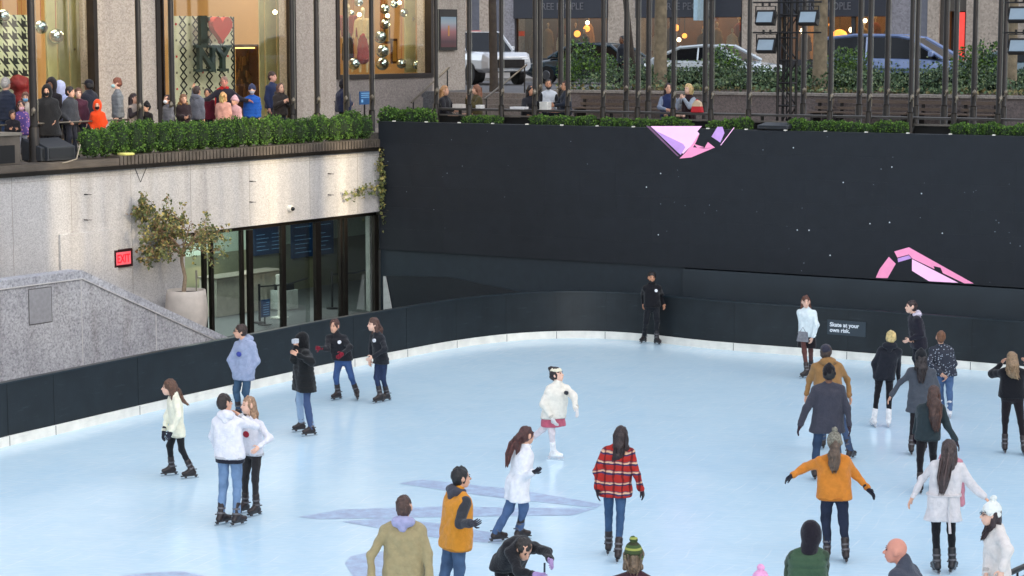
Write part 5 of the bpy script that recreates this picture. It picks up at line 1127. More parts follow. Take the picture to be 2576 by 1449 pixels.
hg = MB(MR); hg.box(bA, 44, 15.45, 15.75, ST, 6.20); tagm = MB()
def hfn(r): f_ = r.random(); b = r.uniform(bA, 43); return MR @ Vector((b, 15.38 if f_ < .6 else r.uniform(15.4, 15.8), r.uniform(5.6, 6.26) if f_ < .6 else 6.24)), (Vector((-.5, -.86, .1)) if f_ < .6 else UP)
hg2 = MB(); hg2.v = hg.v; hg2.f = hg.f; hg2.m = hg.m; leafmb(7000, hfn, .10, rv, [1, 1, 2], hg2)
tag(obj('clipped_hedge', hg2, [mat('hedge_core', (24, 40, 24), .9), gm[1], gm[0]], fix=False), 'long dark clipped hedge at the back of the planting bed', 'hedge')
bush = []
for i in range(2):
    m = MB(); m.tube([(0, 0, 0), (.02, 0, .5)], .03, 5)
    def bf(r):
        v = Vector((r.gauss(0, 1), r.gauss(0, 1), r.gauss(0, .9))); v = v.normalized()*r.random()**.5
        return Vector((v.x*.55, v.y*.5, .75+v.z*.6)), v
    leafmb(900, bf, .085, rv, [0, 2, 2, 1], m); o = obj('leafy_bush', m, [gm[0], gm[1], mat('bush_light', (92, 126, 46), .6, 0, .3, 5)], fix=False); bush.append(o.data); bpy.data.objects.remove(o)
for x, q, s, lb in ((1463, 14.8, 1.2, 'light green leafy bush behind the group of three'), (1430, 14.2, .75, 'lower leafy bush left of the tall one behind the group'), (1520, 14.9, .85, 'leafy bush against the stone pier'), (1820, 14.6, 1.05, 'leafy bush in front of the white sedan'), (2120, 14.8, 1.0, 'leafy bush at the rear of the blue minivan'), (2150, 14.4, 1.0, 'low leafy bush under the minivan rear window'), (2478, 14.6, 1.15, 'tall light green bush at the right by the last pole'), (2440, 14.8, 1.05, 'reddish green bush left of the tall bush at the right')):
    b_ = onR(x, 200, q)[0]; o = bpy.data.objects.new('leafy_bush', rv.choice(bush)); COL.objects.link(o); o.location = MR @ Vector((b_, q, 5.62)); o.scale = (s, s, s); o.rotation_euler = (0, 0, rv.uniform(0, 6)); tag(o, lb, 'bush', 'leafy bushes in the planting bed')
# trees
def tree(x, yb, q, z0, r, lb, barkm, lean=0., curve=0.):
    b_, _ = onR(x, yb, q); g0 = MR @ Vector((b_, q, z0)); o = thing('street_tree', lb, 'tree', tuple(g0), 'street trees')
    P = [g0+Vector((lean*t/8+curve*math.sin(t/8*3.1), 0, t)) for t in (-.1, 0, .3, 1, 2, 3, 4, 5, 6.5)]
    m = MB(); m.tube(P, [r*1.3, r*1.25, r*1.08, r, r*.97, r*.93, r*.9, r*.85, r*.7], 14)
    lims = []
    for j in range(6):
        t = j*1.05+rv.random(); st = P[6+(j % 3)]; e = st+Vector((math.cos(t)*1.6, math.sin(t)*1.6, 1.8)); e2 = e+Vector((math.cos(t)*.9, math.sin(t)*.9, 1.5)); m.tube([st, (st+e)/2+UP*.1, e, e2], [r*.45, r*.35, r*.22, r*.08], 6); lims += [e, e2, (e+e2)/2]
    obj('trunk', m, barkm, o, smooth=True)
    def cf(r_): c = r_.choice(lims); v = Vector((r_.gauss(0, .6), r_.gauss(0, .6), r_.gauss(.2, .5))); return c+v, v.normalized()
    obj('crown', leafmb(1500, cf, .17, rv, [0, 1], up=.1), [mat('crown_leaf', (70, 92, 44), .6, 0, .3, 2), mat('crown_leaf_dark', (46, 66, 34), .6, 0, .3, 2)], o, fix=False)
mott = mat('plane_bark', (124, 112, 92), .9, 0, .38, 5, .5, 20); dkb = mat('dark_bark', (62, 54, 48), .9, 0, .3, 6, .5, 20)
tree(1243, 222, 10.8, ST, .13, 'dark slim tree trunk between the pickup truck and the steps', dkb, -.15)
tree(1661, 205, 12.6, 5.64, .20, 'pale mottled tree trunk in the bed left of the white sedan', mott)
tree(2062, 205, 12.6, 5.64, .21, 'pale mottled tree trunk right of the lighting tower', mott)
tree(2543, 205, 12.6, 5.64, .16, 'mottled tree trunk at the right edge', mott)
tree(1600, 205, 14.8, ST, .10, 'thin dark leaning tree trunk in front of the stone pier', dkb, -.6, -.15)

# ---- cars
tyre = mat('tyre_rubber', (24, 24, 26), .8); rimm = mat('wheel_rim', (110, 112, 116), .4, .7); cglass = mat('car_glass', (12, 16, 22), .12, 0, .05, spec=.3)
def car(label, cat, x, q, yaw, L, Wd, prof, green, col, wheels=(.19, .80), wr=.33, name='parked_car', z0=ST, roofcol=None):
    """prof: stations (x, z bottom, z top of body); green: greenhouse outline (x, z) with the belt at both ends; length along local x, front at +x"""
    b_, _ = onR(x, 180, q); base = MR @ Vector((b_, q, z0)); o = thing(name, label, cat, tuple(base))
    M = Matrix.Translation(base) @ Matrix.Rotation(math.atan2(DR.y, DR.x)+R_(yaw), 4, 'Z'); paint = mat('car_paint_'+name, col, .25, .15, .04, 2, coat=.8)
    def loft(st, hw, m):
        vs = []; n = 10
        for (xx, zb, zt), w in zip(st, hw):
            sec = [(-w*.86, zb), (-w, zb+.12), (-w*1.0, zb+(zt-zb)*.6), (-w*.95, zt-.06), (-w*.84, zt), (w*.84, zt), (w*.95, zt-.06), (w, zb+(zt-zb)*.6), (w, zb+.12), (w*.86, zb)]
            vs += [(xx, a, b) for a, b in sec]
        fs = [(i*n+k_, i*n+(k_+1) % n, (i+1)*n+(k_+1) % n, (i+1)*n+k_) for i in range(len(st)-1) for k_ in range(n)]+[tuple(range(n)), tuple(reversed(range((len(st)-1)*n, len(st)*n)))]
        return m.add(vs, fs)
    hw = [Wd/2*(.82 if i in (0, len(prof)-1) else (.95 if i in (1, len(prof)-2) else 1)) for i in range(len(prof))]
    obj('body', loft(prof, hw, MB(M)), paint, o, smooth=False, bevel=.03)
    # greenhouse: glass volume, painted roof and pillars
    gx0, gx1 = green[0][0], green[-1][0]; n = len(green); vs = []; 
    for xx, zz in green: inset = .10+.16*max(0, (zz-green[0][1]))/max(.3, max(g_[1] for g_ in green)-green[0][1]); vs += [(xx, -Wd/2+inset-.04, zz), (xx, Wd/2-inset+.04, zz)]
    belt = [(xx, -Wd/2+.06, green[0][1]-.02) for xx, _ in green]
    gm_ = MB(M); fs = [(2*i, 2*i+1, 2*i+3, 2*i+2) for i in range(n-1)]; side1 = tuple(2*i for i in range(n)); side2 = tuple(2*i+1 for i in reversed(range(n))); gm_.add(vs, fs+[side1, side2, (0, 1, 2*n-1, 2*n-2)]); obj('windows', gm_, cglass, o)
    rf = MB(M); top = [(a, b) for a, b in green if b > green[0][1]+.72*(max(g_[1] for g_ in green)-green[0][1])]
    for i in range(len(top)-1):
        (xa, za), (xb_, zb_) = top[i], top[i+1]; w = Wd/2-.25
        rf.add([(xa, -w, za+.01), (xa, w, za+.01), (xb_, w, zb_+.01), (xb_, -w, zb_+.01), (xa, -w-.02, za-.05), (xa, w+.02, za-.05), (xb_, w+.02, zb_-.05), (xb_, -w-.02, zb_-.05)], [(0, 1, 2, 3), (0, 3, 7, 4), (1, 5, 6, 2), (0, 4, 5, 1), (3, 2, 6, 7)])
    for sd in (-1, 1):      # pillars
        def gw(z): return Wd/2-.10-.16*(z-green[0][1])/max(.3, max(g_[1] for g_ in green)-green[0][1])+.045
        for xa, za, xb_, zb_ in ([green[0]+green[1]]+[green[-1]+green[-2]]): rf.tube([(xa, sd*gw(za), za), (xb_, sd*gw(zb_), zb_)], .06, 6)
        for ga, gb in zip(green[1:-2], green[2:-1]): rf.tube([(ga[0], sd*gw(ga[1]), ga[1]-.02), (gb[0], sd*gw(gb[1]), gb[1]-.02)], .06, 6)
        for xm in ((green[1][0]*.5+green[-2][0]*.5),): rf.tube([(xm, sd*gw(green[0][1]), green[0][1]-.03), (xm-.03, sd*gw(max(g_[1] for g_ in green)), max(g_[1] for g_ in green)-.02)], .03, 6)
    obj('roof', rf, paint, o)
    for wx in wheels:
        for sd in (-1, 1):
            cx = -L/2+L*wx; k = MB(M); k.tube([(cx, sd*(Wd/2-.24), wr), (cx, sd*(Wd/2+.005), wr)], wr, 22); w_ = obj('wheel', k, tyre, o); k = MB(M); k.tube([(cx, sd*(Wd/2+.004), wr), (cx, sd*(Wd/2+.02), wr)], [wr*.52, wr*.46], 16); 
            obj('rim', k, rimm, w_)
    for sd in (-1, 1):
        k = MB(M); k.box(L/2-.16, L/2-.01, sd*(Wd/2-.42)-.14, sd*(Wd/2-.42)+.14, prof[-1][2]-.22, prof[-1][2]-.06); obj('headlight', k, mat('headlamp', (200, 205, 210), .1), o, bevel=.02)
        k = MB(M); xm = green[-1][0]-.35; k.box(xm-.08, xm+.06, sd*(Wd/2+.10)-.10, sd*(Wd/2+.10)+.06, green[0][1]+.02, green[0][1]+.18); obj('mirror', k, paint, o, bevel=.02)
        k = MB(M); [k.box(hx, hx+.16, sd*(Wd/2+.005)-.01, sd*(Wd/2+.005)+.015, green[0][1]-.14, green[0][1]-.11) for hx in (-.1, -1.05)]; obj('door_handle', k, rimm, o)
    k = MB(M); k.box(L/2-.05, L/2+.01, -Wd*.28, Wd*.28, prof[-1][1]+.12, prof[-1][2]-.10); obj('grille', k, darkm, o)
    return o
sed = [(-2.35, .35, .80), (-2.2, .25, .98), (-1.3, .2, .98), (0, .2, .95), (1.1, .2, .93), (2.0, .22, .80), (2.35, .32, .66)]
car('white sedan parked behind the hedge, right of the mottled tree trunk', 'car', 1802, 18, 0, 4.7, 1.82, sed, [(-1.95, .96), (-.95, 1.38), (-.1, 1.45), (.35, 1.42), (1.25, .95)], (212, 222, 230))
van = [(-2.5, .4, 1.05), (-2.42, .3, 1.10), (-1.3, .25, 1.10), (0, .25, 1.08), (1.3, .25, 1.05), (2.2, .28, .92), (2.5, .4, .72)]
car('blue-grey minivan with a silver roof behind the hedge, right of the lighting tower', 'minivan', 2262, 18, 0, 5.1, 1.95, van, [(-2.4, 1.08), (-2.15, 1.68), (-1.2, 1.78), (.2, 1.76), (.6, 1.68), (1.75, 1.02)], (120, 140, 184), name='parked_minivan')
trk = [(-2.8, .55, 1.15), (-2.7, .45, 1.2), (-1.0, .45, 1.22), (0, .45, 1.22), (1.5, .45, 1.20), (2.55, .45, 1.17), (2.85, .5, 1.02)]
car('white pickup truck seen from its front corner at the top of the steps', 'pickup truck', 1197, 20.5, -34, 5.8, 2.05, trk, [(-1.6, 1.2), (-1.35, 1.85), (-.2, 1.93), (.35, 1.88), (1.15, 1.2)], (186, 190, 196), (.2, .79), .41, 'pickup_truck')
car('dark teal car mostly hidden behind the leafy bushes', 'car', 1485, 22.5, 180, 4.5, 1.85, sed, [(-1.9, .96), (-1.2, 1.42), (-.1, 1.5), (.4, 1.45), (1.3, .95)], (26, 48, 58), name='teal_car')
car('pale blue car cut off by the right edge', 'car', 2640, 18, 0, 4.7, 1.82, sed, [(-1.95, .96), (-1.1, 1.38), (-.1, 1.45), (.35, 1.42), (1.25, .95)], (120, 140, 150), name='pale_blue_car')
# letterbox
b_, z_ = onR(1857, 120, 33); o = thing('mailbox', 'blue street box with a white notice by the shop pier', 'mailbox', tuple(MR @ Vector((b_, 33, ST+.13))))
k = MB(MR); k.box(b_-.28, b_+.28, 32.8, 33.3, ST+.13, ST+1.25); obj('body', k, mat('mail_blue', (26, 48, 84), .4), o, bevel=.05); k = MB(MR); k.box(b_-.2, b_+.2, 32.79, 32.798, ST+.7, ST+1.0); obj('notice', k, mat('notice_white', (200, 200, 205), .6), o)

# ---- shops across the street
QS = 41.; XS = lambda x: onR(x, 90, QS)[0]
far = thing('arcade_building', 'stone fronted shop building across the street with dark framed shop windows', 'building', tuple(MR @ Vector((XS(1800), QS, ST))))
fl = stone('far_stone', (160, 148, 136), (152, 141, 130), (148, 137, 127), .2, 8, .85, spk=.4); fl2 = stone('far_stone_blue', (132, 130, 134), (124, 122, 128), (116, 114, 120), .2, 8, .85, spk=.4)
for x1, x2, m_ in ((700, 1172, fl), (1206, 1240, fl), (1262, 1294, fl2), (1529, 1600, fl), (1866, 1960, fl), (2239, 2308, fl2), (2332, 2362, fl), (2429, 2700, fl)):
    k = MB(MR); k.box(XS(x1), XS(x2), QS, QS+1, ST, 20); k.box(XS(x1)+.01, XS(x2)-.01, QS-.12, QS-.001, ST+.13, ST+.9); obj('pier', k, m_, far)
for x1, x2, dq in ((2308, 2332, .1), (1172, 1206, .3), (1240, 1262, .15)): k = MB(MR); k.box(XS(x1), XS(x2), QS+dq, QS+1, ST, 20); obj('recessed_pier', k, mat('recess_grey', (104, 106, 116), .7), far)
k = MB(MR); k.box(XS(700), XS(2700), QS+.05, QS+1, 9.6, 20); obj('upper_wall', k, fl, far)
k = MB(MR); k.box(XS(700), XS(2700), QS+5, QS+5.2, ST, 12); obj('shop_back_wall', k, mat('shop_brown', (104, 72, 48), .8, 0, .4, .8), far)
k = MB(MR); k.box(XS(700), XS(2700), QS+1, QS+5, 9.3, 9.4); obj('shop_ceiling', k, mat('shop_ceiling_brown', (150, 120, 90), .8), far)
k = MB(MR); k.box(XS(700), XS(2700), QS+.9, QS+5, ST+.13, ST+.2); obj('shop_floor', k, mat('shop_floor2', (90, 66, 46), .6), far)
navy = mat('shop_fascia', (30, 34, 46), .5, var=.08); gold = mat('fascia_letter', (92, 92, 98), .5, var=.05); sgf = glassm('far_glass', .10, (.9, .9, .88))
zs = onR(1800, 44, QS)[1]
for n_, (x1, x2, tx, tw) in enumerate(((1294, 1529, 1355, 132), (1600, 1866, 1668, 142), (1960, 2239, 2028, 130))):
    a1, a2 = XS(x1), XS(x2); fw = .16
    k = MB(MR); k.box(a1, a2, QS-.1, QS+.3, zs, 9.62); k.box(a1+.02, a2-.02, QS-.14, QS-.101, zs+.02, zs+.12); k.box(a1+.02, a2-.02, QS-.14, QS-.101, zs+.95, zs+1.05); obj('fascia', k, navy, far)
    s0 = XS(tx); wtx = XS(tx+tw)-s0; zb = onR(tx, 25, QS)[1]; q = text_mb('FREE PEOPLE', .47, MR @ Matrix.Translation((s0, QS-.12, zb)) @ Matrix.Rotation(math.pi/2, 4, 'X') @ Matrix.Diagonal((wtx/3.05, 1, 1, 1)), .03); obj('lettering', q, gold, far)
    wn = MB(MR); nb = 3 if n_ else 2
    for j in range(nb+1): c = a1+(a2-a1)*j/nb; wn.box(max(a1, c-fw/2), min(a2, c+fw/2), QS+.05, QS+.25, ST+.13, zs-.002)
    for j in range(nb): wn.box(a1+(a2-a1)*j/nb+fw/2, a1+(a2-a1)*(j+1)/nb-fw/2, QS+.08, QS+.2, ST+.13, ST+.75)
    w_ = obj('shopfront', wn, mat('shop_frame', (34, 34, 40), .5), far); k = MB(MR); k.box(a1+fw, a2-fw, QS+.12, QS+.13, ST+.7, zs-.01); obj('pane', k, sgf, w_)
    la = bpy.data.lights.new('shop_lamp', 'AREA'); la.shape = 'RECTANGLE'; la.size = 6; la.size_y = 2.5; la.energy = (26, 44, 40)[n_]; la.color = (1, .62, .28)
    lo = bpy.data.objects.new('shop_lamp', la); COL.objects.link(lo); lo.location = MR @ Vector(((a1+a2)/2, QS+3, 9.1)); lo.rotation_euler = (0, 0, math.atan2(DR.y, DR.x))
# what hangs and stands in the far shops
amb = mat('amber_glow', (255, 150, 60), .5, emit=.9); wh = mat('lamp_white', (255, 225, 180), .5, emit=3)
for x, y, r, m_ in ((1478, 57, .10, wh), (1476, 72, .16, amb), (1452, 85, .16, amb), (1700, 70, .16, amb), (1722, 90, .12, amb), (1708, 100, .1, wh), (2112, 95, .38, amb), (2176, 52, .10, wh), (2142, 75, .12, wh), (2020, 78, .14, wh), (2090, 62, .1, amb)):
    b_, z_ = onR(x, y, QS+1.6); o = thing('shop_lamp', 'warm glowing globe lamp inside the shops across the street', 'lamp', tuple(MR @ Vector((b_, QS+1.6, z_))), 'globe lamps in the far shops')
    k = MB(MR); k.ell((b_, QS+1.6, z_), (r, r, r), 0, 12, 8); obj('globe', k, m_, o, smooth=True); k = MB(MR); k.tube([(b_, QS+1.6, z_+r), (b_, QS+1.6, 9.3)], .02, 4); obj('cord', k, darkm, o)
gcs = [(90, 60, 44), (150, 120, 84), (110, 44, 40), (180, 160, 130), (60, 50, 60), (196, 150, 90)]
gp = []
for j, x in enumerate((1312, 1330, 1348, 1384, 1400, 1416, 1440, 1500, 1515, 1625, 1640, 1720, 1740, 1760, 1800, 1815, 1830, 1985, 2000, 2135, 2150, 2170, 2200, 2215)):
    b_ = XS(x)+.0; q = QS+1.2+(j % 3)*.7; base = MR @ Vector((b_, q, ST+.2)); h_ = 1.9+.3*(j % 3); S_ = .9
    o = thing('dress_form', 'clothed dress form in the shop windows across the street', 'dress form', tuple(base), 'dress forms in the far shops')
    k = smb([('c', vT(base+UP*h_*.55), vT(base+UP*h_*.82), .2, .17), ('c', vT(base+UP*h_*.5), vT(base+UP*h_*.2), .2, .28), ('c', vT(base+UP*h_*.8+DR*.2), vT(base+UP*h_*.5+DR*.3), .07, .06), ('c', vT(base+UP*h_*.8-DR*.2), vT(base+UP*h_*.5-DR*.3), .07, .06)], vox=.06, k=.08, amp=.01); obj('garment', k, cloth(gcs[j % 6]), o, smooth=True, fix=False)
    k = MB(); k.tube([base, base+UP*h_*.98], .03, 6); k.ell(base+UP*h_*.97, (.07, .07, .1), 0, 8, 6); obj('stand', k, mat('form_cream', (190, 170, 140), .6), o)
# red-lit doorway
a1, a2 = XS(2362), XS(2429); o = thing('doorway', 'narrow dark doorway with a red neon strip across the street', 'doorway', tuple(MR @ Vector((a1, QS, ST)))); zt_ = onR(2390, 28, QS)[1]
k = MB(MR); k.box(a1, a2, QS+.1, QS+.5, zt_, 9.6); k.box(a1, a1+.25, QS+.1, QS+.5, ST, zt_-.002); k.box(a1+.25, a2, QS+.9, QS+1.0, ST, zt_-.002); k.box(a1+.9, a1+1.15, QS+.3, QS+.6, ST, zt_-.002); obj('surround', k, mat('door_dark', (66, 60, 54), .6, 0, .2, 2), o)
b_ = XS(2418); k = MB(MR); k.box(b_-.10, b_+.12, QS+.02, QS+.09, ST+.3, zt_-.05); obj('neon_strip', k, mat('neon_red', (220, 60, 52), .5, emit=.25), o)
b_ = XS(1190); z_ = onR(1190, 70, 30)[1]; o = thing('street_sign', 'small red lit sign beyond the pickup truck', 'sign', tuple(MR @ Vector((b_, 39, ST))))
b_ = onR(1192, 84, 39)[0]; z_ = onR(1192, 84, 39)[1]; k = MB(MR); k.box(b_-.35, b_+.35, 39, 39.06, z_-.12, z_+.12); obj('panel', k, mat('red_sign', (210, 60, 40), .5, emit=.5), o); k = MB(MR); k.tube([(b_, 39.1, ST+.1), (b_, 39.1, z_)], .04, 6); obj('post', k, darkm, o)
b_, z_ = onR(1757, 12, QS-.7); k = MB(MR); k.box(b_-.10, b_+.10, QS-1.0, QS-.2, z_-.7, z_+1.5); tag(obj('banner', k, mat('banner_blue', (150, 176, 190), .6)), 'narrow pale blue vertical banner above the middle shop', 'banner')
# unseen blocker, added to shade the rink and let striped sunbeams reach the wall
TD = 110.; base0 = CORNER+SUN_AZ*TD; Tm = Matrix(((DL.x, SUN_AZ.x, 0, base0.x), (DL.y, SUN_AZ.y, 0, base0.y), (0, 0, 1, 0), (0, 0, 0, 1)))
tst = stone('blocker_stone', (170, 160, 148), (158, 150, 140), (140, 132, 124), .1, 3); hT = TD*math.tan(SUN_EL)
tw_ = thing('sun_blocker', 'unseen slatted sun blocker added beyond the near side of the rink to shade it', 'building', tuple(base0))
aX = lambda x: onL(x, 400)[0]
k = MB(Tm); k.box(-75, aX(150), 0, 14, 0, hT+40); obj('blocker_side', k, tst, tw_); k = MB(Tm); k.box(aX(150)+.01, aX(905), 2, 12, 0, hT+2.6); obj('blocker_base', k, tst, tw_); k = MB(Tm); k.box(aX(905)+.01, 95, 0, 14, 0, hT+40); obj('blocker_side', k, tst, tw_)  # solid masses of the added blocker, keeping direct sun off the rink
i = aX(150)+.2; k = MB(Tm)
while i < aX(630): k.box(i, i+.47, 5, 5.5, hT+2.61, hT+26); i += .56
obj('sun_slats', k, tst, tw_)  # close slats of the blocker weaken the sun on the left wall
i = aX(630)+.1; k = MB(Tm)
while i < aX(905): k.box(i, i+.5, 7.5, 8, hT+8.2, hT+26); k.box(i, i+.24, 7.5, 8, hT+2.7, hT+8.19); i += .56
obj('sun_slats', k, tst, tw_)
for x1, x2 in ((724, 742), (768, 830)): k = MB(Tm); k.box(aX(x1), aX(x2), 4, 6, hT+2.61, hT+26); obj('pier', k, tst, tw_)  # solid strips of the added blocker, casting shaded bands on the wall
k = MB(Tm); k.box(aX(742), aX(766), 4, 6, hT+2.61, hT+3.35); k.box(aX(832), aX(905), 4.2, 6.2, hT+2.9, hT+3.25); obj('blocker_bar', k, tst, tw_)
# ---------------------------------------------------------------- the skaters
FA = (400, 900, 2.07); FB = (800, 880, 3.22); FC = (1050, 1350, 3.963); FD = (1400, 1050, 2.225); FE = (1800, 750, 3.22); FG = (2250, 850, 2.634); FH = (2250, 1250, 3.213)
def gy(fr, V): return (V*1.17391-fr[1])*fr[2]
JEAN = (52, 86, 138); BLK = (24, 26, 30)
skater('girl in a cream fleece jacket and black leggings skating alone at the left', (262, 785), (236, 548), (204, 508), [(205, 1046), (328, 1064)],
       (188, 685, 1, 174, 775, -1), (262, 680, -1, 214, 780, -1), -62, hyaw=-75, fr=FA, h=1.68, w=.92, tc=(232, 228, 206), lc=BLK, tight=True, hem=.05, bulk=1.05, collar=.03,
       hair='long', hc=(92, 62, 46), tail=[(0, -.05, .02, .06), (.03, -.14, -.08, .06), (.02, -.2, -.2, .04), (.02, -.27, -.26, .02)], glove=(38, 40, 52), seed=2, skin=SK4)
skater('tall young man in a lavender hoodie and blue jeans standing by the rink wall', (660, 455), (668, 212), (640, 165), [(622, 700), (682, 706)],
       (578, 335, -1, 612, 418, -1), (742, 345, -1, 690, 428, -1), -32, hyaw=-72, fr=FA, h=1.84, tc=(150, 160, 186), lmat=denim((48, 84, 122)), hem=.0, bulk=1.14, hood='down',
       hair='short', hc=(52, 36, 30), glasses=True, emblem=(66, 76, 150), seed=3, pocket=True)
skater('man in a white hoodie and light jeans facing a woman, his back to us', (580, 935), (562, 672), (548, 602), [(540, 1346), (634, 1352)],
       (468, 800, 1, 500, 876, 1), (728, 742, 1, 632, 672, 1), 165, hyaw=135, fr=FA, h=1.84, w=1.05, tc=(222, 220, 226), lmat=denim((92, 132, 184)), hem=.0, bulk=1.08, hood='down',
       hair='short', hc=(42, 30, 26), waist=(.07, (28, 30, 42)), seed=4, curl=.7, skates=(36, 26, 28), fyaw=(135, 135))
skater('woman in a white sweater and dark leggings facing the man in the white hoodie', (718, 905), (712, 685), (690, 616), [(658, 1278), (726, 1296)],
       (668, 790, 1, 690, 860, 1), (815, 815, -1, 752, 872, -1), -38, hyaw=-55, fr=FA, base=None, h=1.74, w=.95, tc=(220, 218, 224), lc=(46, 44, 46), tight=True, hem=.02, bulk=1.05,
       hair='long', hc=(150, 118, 92), tail=[(0, -.04, .02, .06), (-.05, -.05, -.12, .07), (-.06, -.02, -.26, .05)], emblem=(150, 36, 50), seed=5, skin=SK4)
skater('person in a black hooded puffer jacket taking a picture, jeans of two blues', (322, 850), (300, 470), (278, 425), [(268, 1276), (362, 1316)],
       (215, 590, -1, 238, 455, -1), (385, 610, -1, 255, 540, -1), -62, fr=FB, h=1.76, w=1.1, tc=(26, 28, 30), lmat=ramp_z('two_tone_denim', [(0, (58, 76, 112)), (.5, (142, 164, 190))], 'CONSTANT', 'X', 3.), hem=.06, bulk=1.28,
       puff=.012, hood='up', hoodc=(16, 17, 20), hair=None, leg=1.05, seed=6)
skater('rink guard in a black puffer jacket and red gloves with a round white badge', (686, 600), (622, 338), (604, 272), [(622, 974), (820, 972)],
       (535, 485, -1, 460, 478, -1), (752, 470, -1, 680, 530, -1), -12, hyaw=-22, fr=FB, h=1.80, w=.95, tc=(32, 33, 38), lmat=denim((42, 78, 148)), tight=True, hem=-.02, bulk=1.15, puff=.010,
       hair='short', hc=(72, 44, 36), badge=(230, 230, 235), glove=(120, 20, 40), seed=7, fyaw=(-40, 10), collar=.03)
skater('female rink guard with long curly brown hair, dark jacket and round white badge', (1055, 615), (1010, 325), (972, 255), [(1022, 1002), (1085, 985)],
       (955, 480, 1, 944, 590, -1), (1085, 490, -1, 968, 560, -1), -48, hyaw=-58, fr=FB, h=1.76, w=.92, tc=(34, 36, 42), lmat=denim((34, 52, 96)), tight=True, hem=.02, bulk=1.08, puff=.008,
       hair='long', hc=(82, 54, 44), tail=[(0, -.06, .02, .07), (0, -.13, -.1, .08), (0, -.13, -.22, .06), (.02, -.12, -.30, .03)], badge=(225, 225, 230), seed=8, skin=SK4)
skater('figure skater in a cream sweater, pink skirt and white tights gliding on one leg', (515, 415), (553, 183), (545, 128), [(538, 688), (352, 628, .35)],
       (455, 320, -1, 520, 425, -1), (655, 270, -1, 672, 350, -1), 22, hyaw=62, hpitch=12, fr=FD, base=gz((1400+538/2.225)/1.17391, (1050+688/2.225)/1.17391).y, h=1.70, tc=(226, 220, 208), lc=(220, 208, 210), tight=True,
       hem=-.02, bulk=1.22, skirt=(.13, (186, 92, 112)), hair='bun', hc=(36, 26, 26), hat='band', hatc=(228, 220, 196), glove=(214, 210, 208), skates=(232, 230, 230), badge=(30, 34, 44), collar=.05, seed=9, fyaw=(70, 22), skin=SK4)
skater('woman with a brown ponytail, long white shirt, jeans and black gloves facing right', (262, 925), (332, 592), (346, 528), [(165, 1226), (318, 1212)],
       (290, 790, 1, 350, 770, 1), (318, 800, -1, 388, 768, -1), 112, hyaw=125, fr=FD, h=1.74, w=.95, tc=(226, 226, 230), lmat=denim((58, 94, 150)), hem=.06, bulk=1.2, hair='pony', hc=(72, 38, 34),
       tail=[(0, -.11, .0, .04), (0, -.2, -.1, .05), (0, -.26, -.24, .04), (0, -.28, -.34, .02)], glove=(34, 32, 42), collar=.05, seed=10, leg=1.08, ndy=.1)
skater('woman in a red plaid flannel shirt and blue jeans seen from behind', (918, 915), (950, 590), (966, 528), [(888, 1300), (950, 1352)],
       (812, 760, -1, 812, 880, 1), (1068, 780, -1, 1100, 880, 1), 168, fr=FD, h=1.74, w=1.02, tmat=plaid(), lmat=denim((44, 84, 136)), tight=True, hem=.02, bulk=1.18, hair='long', hc=(48, 34, 34),
       tail=[(0, -.05, .02, .07), (0, -.11, -.12, .08), (-.02, -.12, -.22, .07), (-.05, -.12, -.28, .04)], glove=(36, 26, 34), seed=11)
yk = gy(FC, 1640)
skater('broad man in a khaki jacket with a lavender hood seen from behind', (560, 1420), (560, 745), (572, 590), [(430, yk), (680, yk)],
       (185, 1150, 1, 170, 1560, -1), (845, 1150, 1, 880, 1560, -1), 178, hyaw=168, fr=FC, h=1.84, w=1.2, tc=(158, 144, 108), lc=(50, 60, 80), hem=.06, bulk=1.02, hood='down', hoodc=(160, 160, 194), hair='short', hc=(74, 52, 44), seed=12)
yk = gy(FC, 1537)
skater('man in a yellow and dark grey anorak with short black hair facing right', (1160, 1010), (1205, 390), (1240, 245), [(1000, yk), (1200, yk+40)],
       (1300, 760, 1, 1340, 800, 1), (1228, 780, -1, 1355, 775, -1), 118, hyaw=112, fr=FC, h=1.78, w=1.12, tc=(208, 138, 46), vest=(54, 56, 62), lmat=denim((56, 92, 140)), hem=.05, bulk=1.22, hood='down', hoodc=(66, 66, 76), hair='short', hc=(24, 24, 26), glove=(62, 60, 68), collar=.04, seed=13, curl=1.2, leg=1.06)
yk = gy(FD, 1600)
bend_ = skater('dark haired woman in black bending forward over a phone, one lavender glove', (195, 1370), (318, 1222), (330, 1275), [(170, yk), (290, yk+10)],
       (290, 1420, -1, 400, 1440, -1), (478, 1290, -1, 502, 1350, -1), 38, hyaw=28, hpitch=-38, fr=FD, h=1.72, w=1.08, tc=(30, 30, 34), lc=(24, 24, 28), hem=.03, bulk=1.12, hair='short', hc=(42, 36, 32), pdy=.25, ndy=-.22, hdy=-.12, glove=(168, 140, 186), seed=14)
yk = gy(FD, 1778)
skater('person in a green striped bobble hat and maroon top at the bottom edge', (1040, 1640), (1042, 1430), (1046, 1322), [(990, yk), (1100, yk)],
       None, None, 178, fr=FD, h=1.72, w=1.15, tc=(66, 42, 50), lc=(40, 40, 50), hem=.05, hair='bob', hc=(112, 92, 72), hat='pompom',
       hatc=ramp_z('striped_wool', [(0, (60, 74, 40)), (.3, (150, 156, 76)), (.5, (62, 84, 44)), (.75, (48, 52, 30))], 'CONSTANT', 'Z', 9.), seed=15)
skater('rink guard all in black with a round white badge standing against the black wall', (402, 500), (402, 285), (402, 228), [(318, 850), (458, 864)],
       (318, 385, 1, 322, 480, -1), (490, 385, 1, 512, 478, -1), 4, fr=FE, h=1.78, w=1.02, tc=(22, 22, 27), lc=(24, 26, 32), hem=.0, bulk=1.02, collar=.07, hair='short', hc=(24, 20, 20), badge=(235, 235, 240), skates=(30, 24, 26), seed=16, fyaw=(-35, 30), skin=SK2, beard=True)
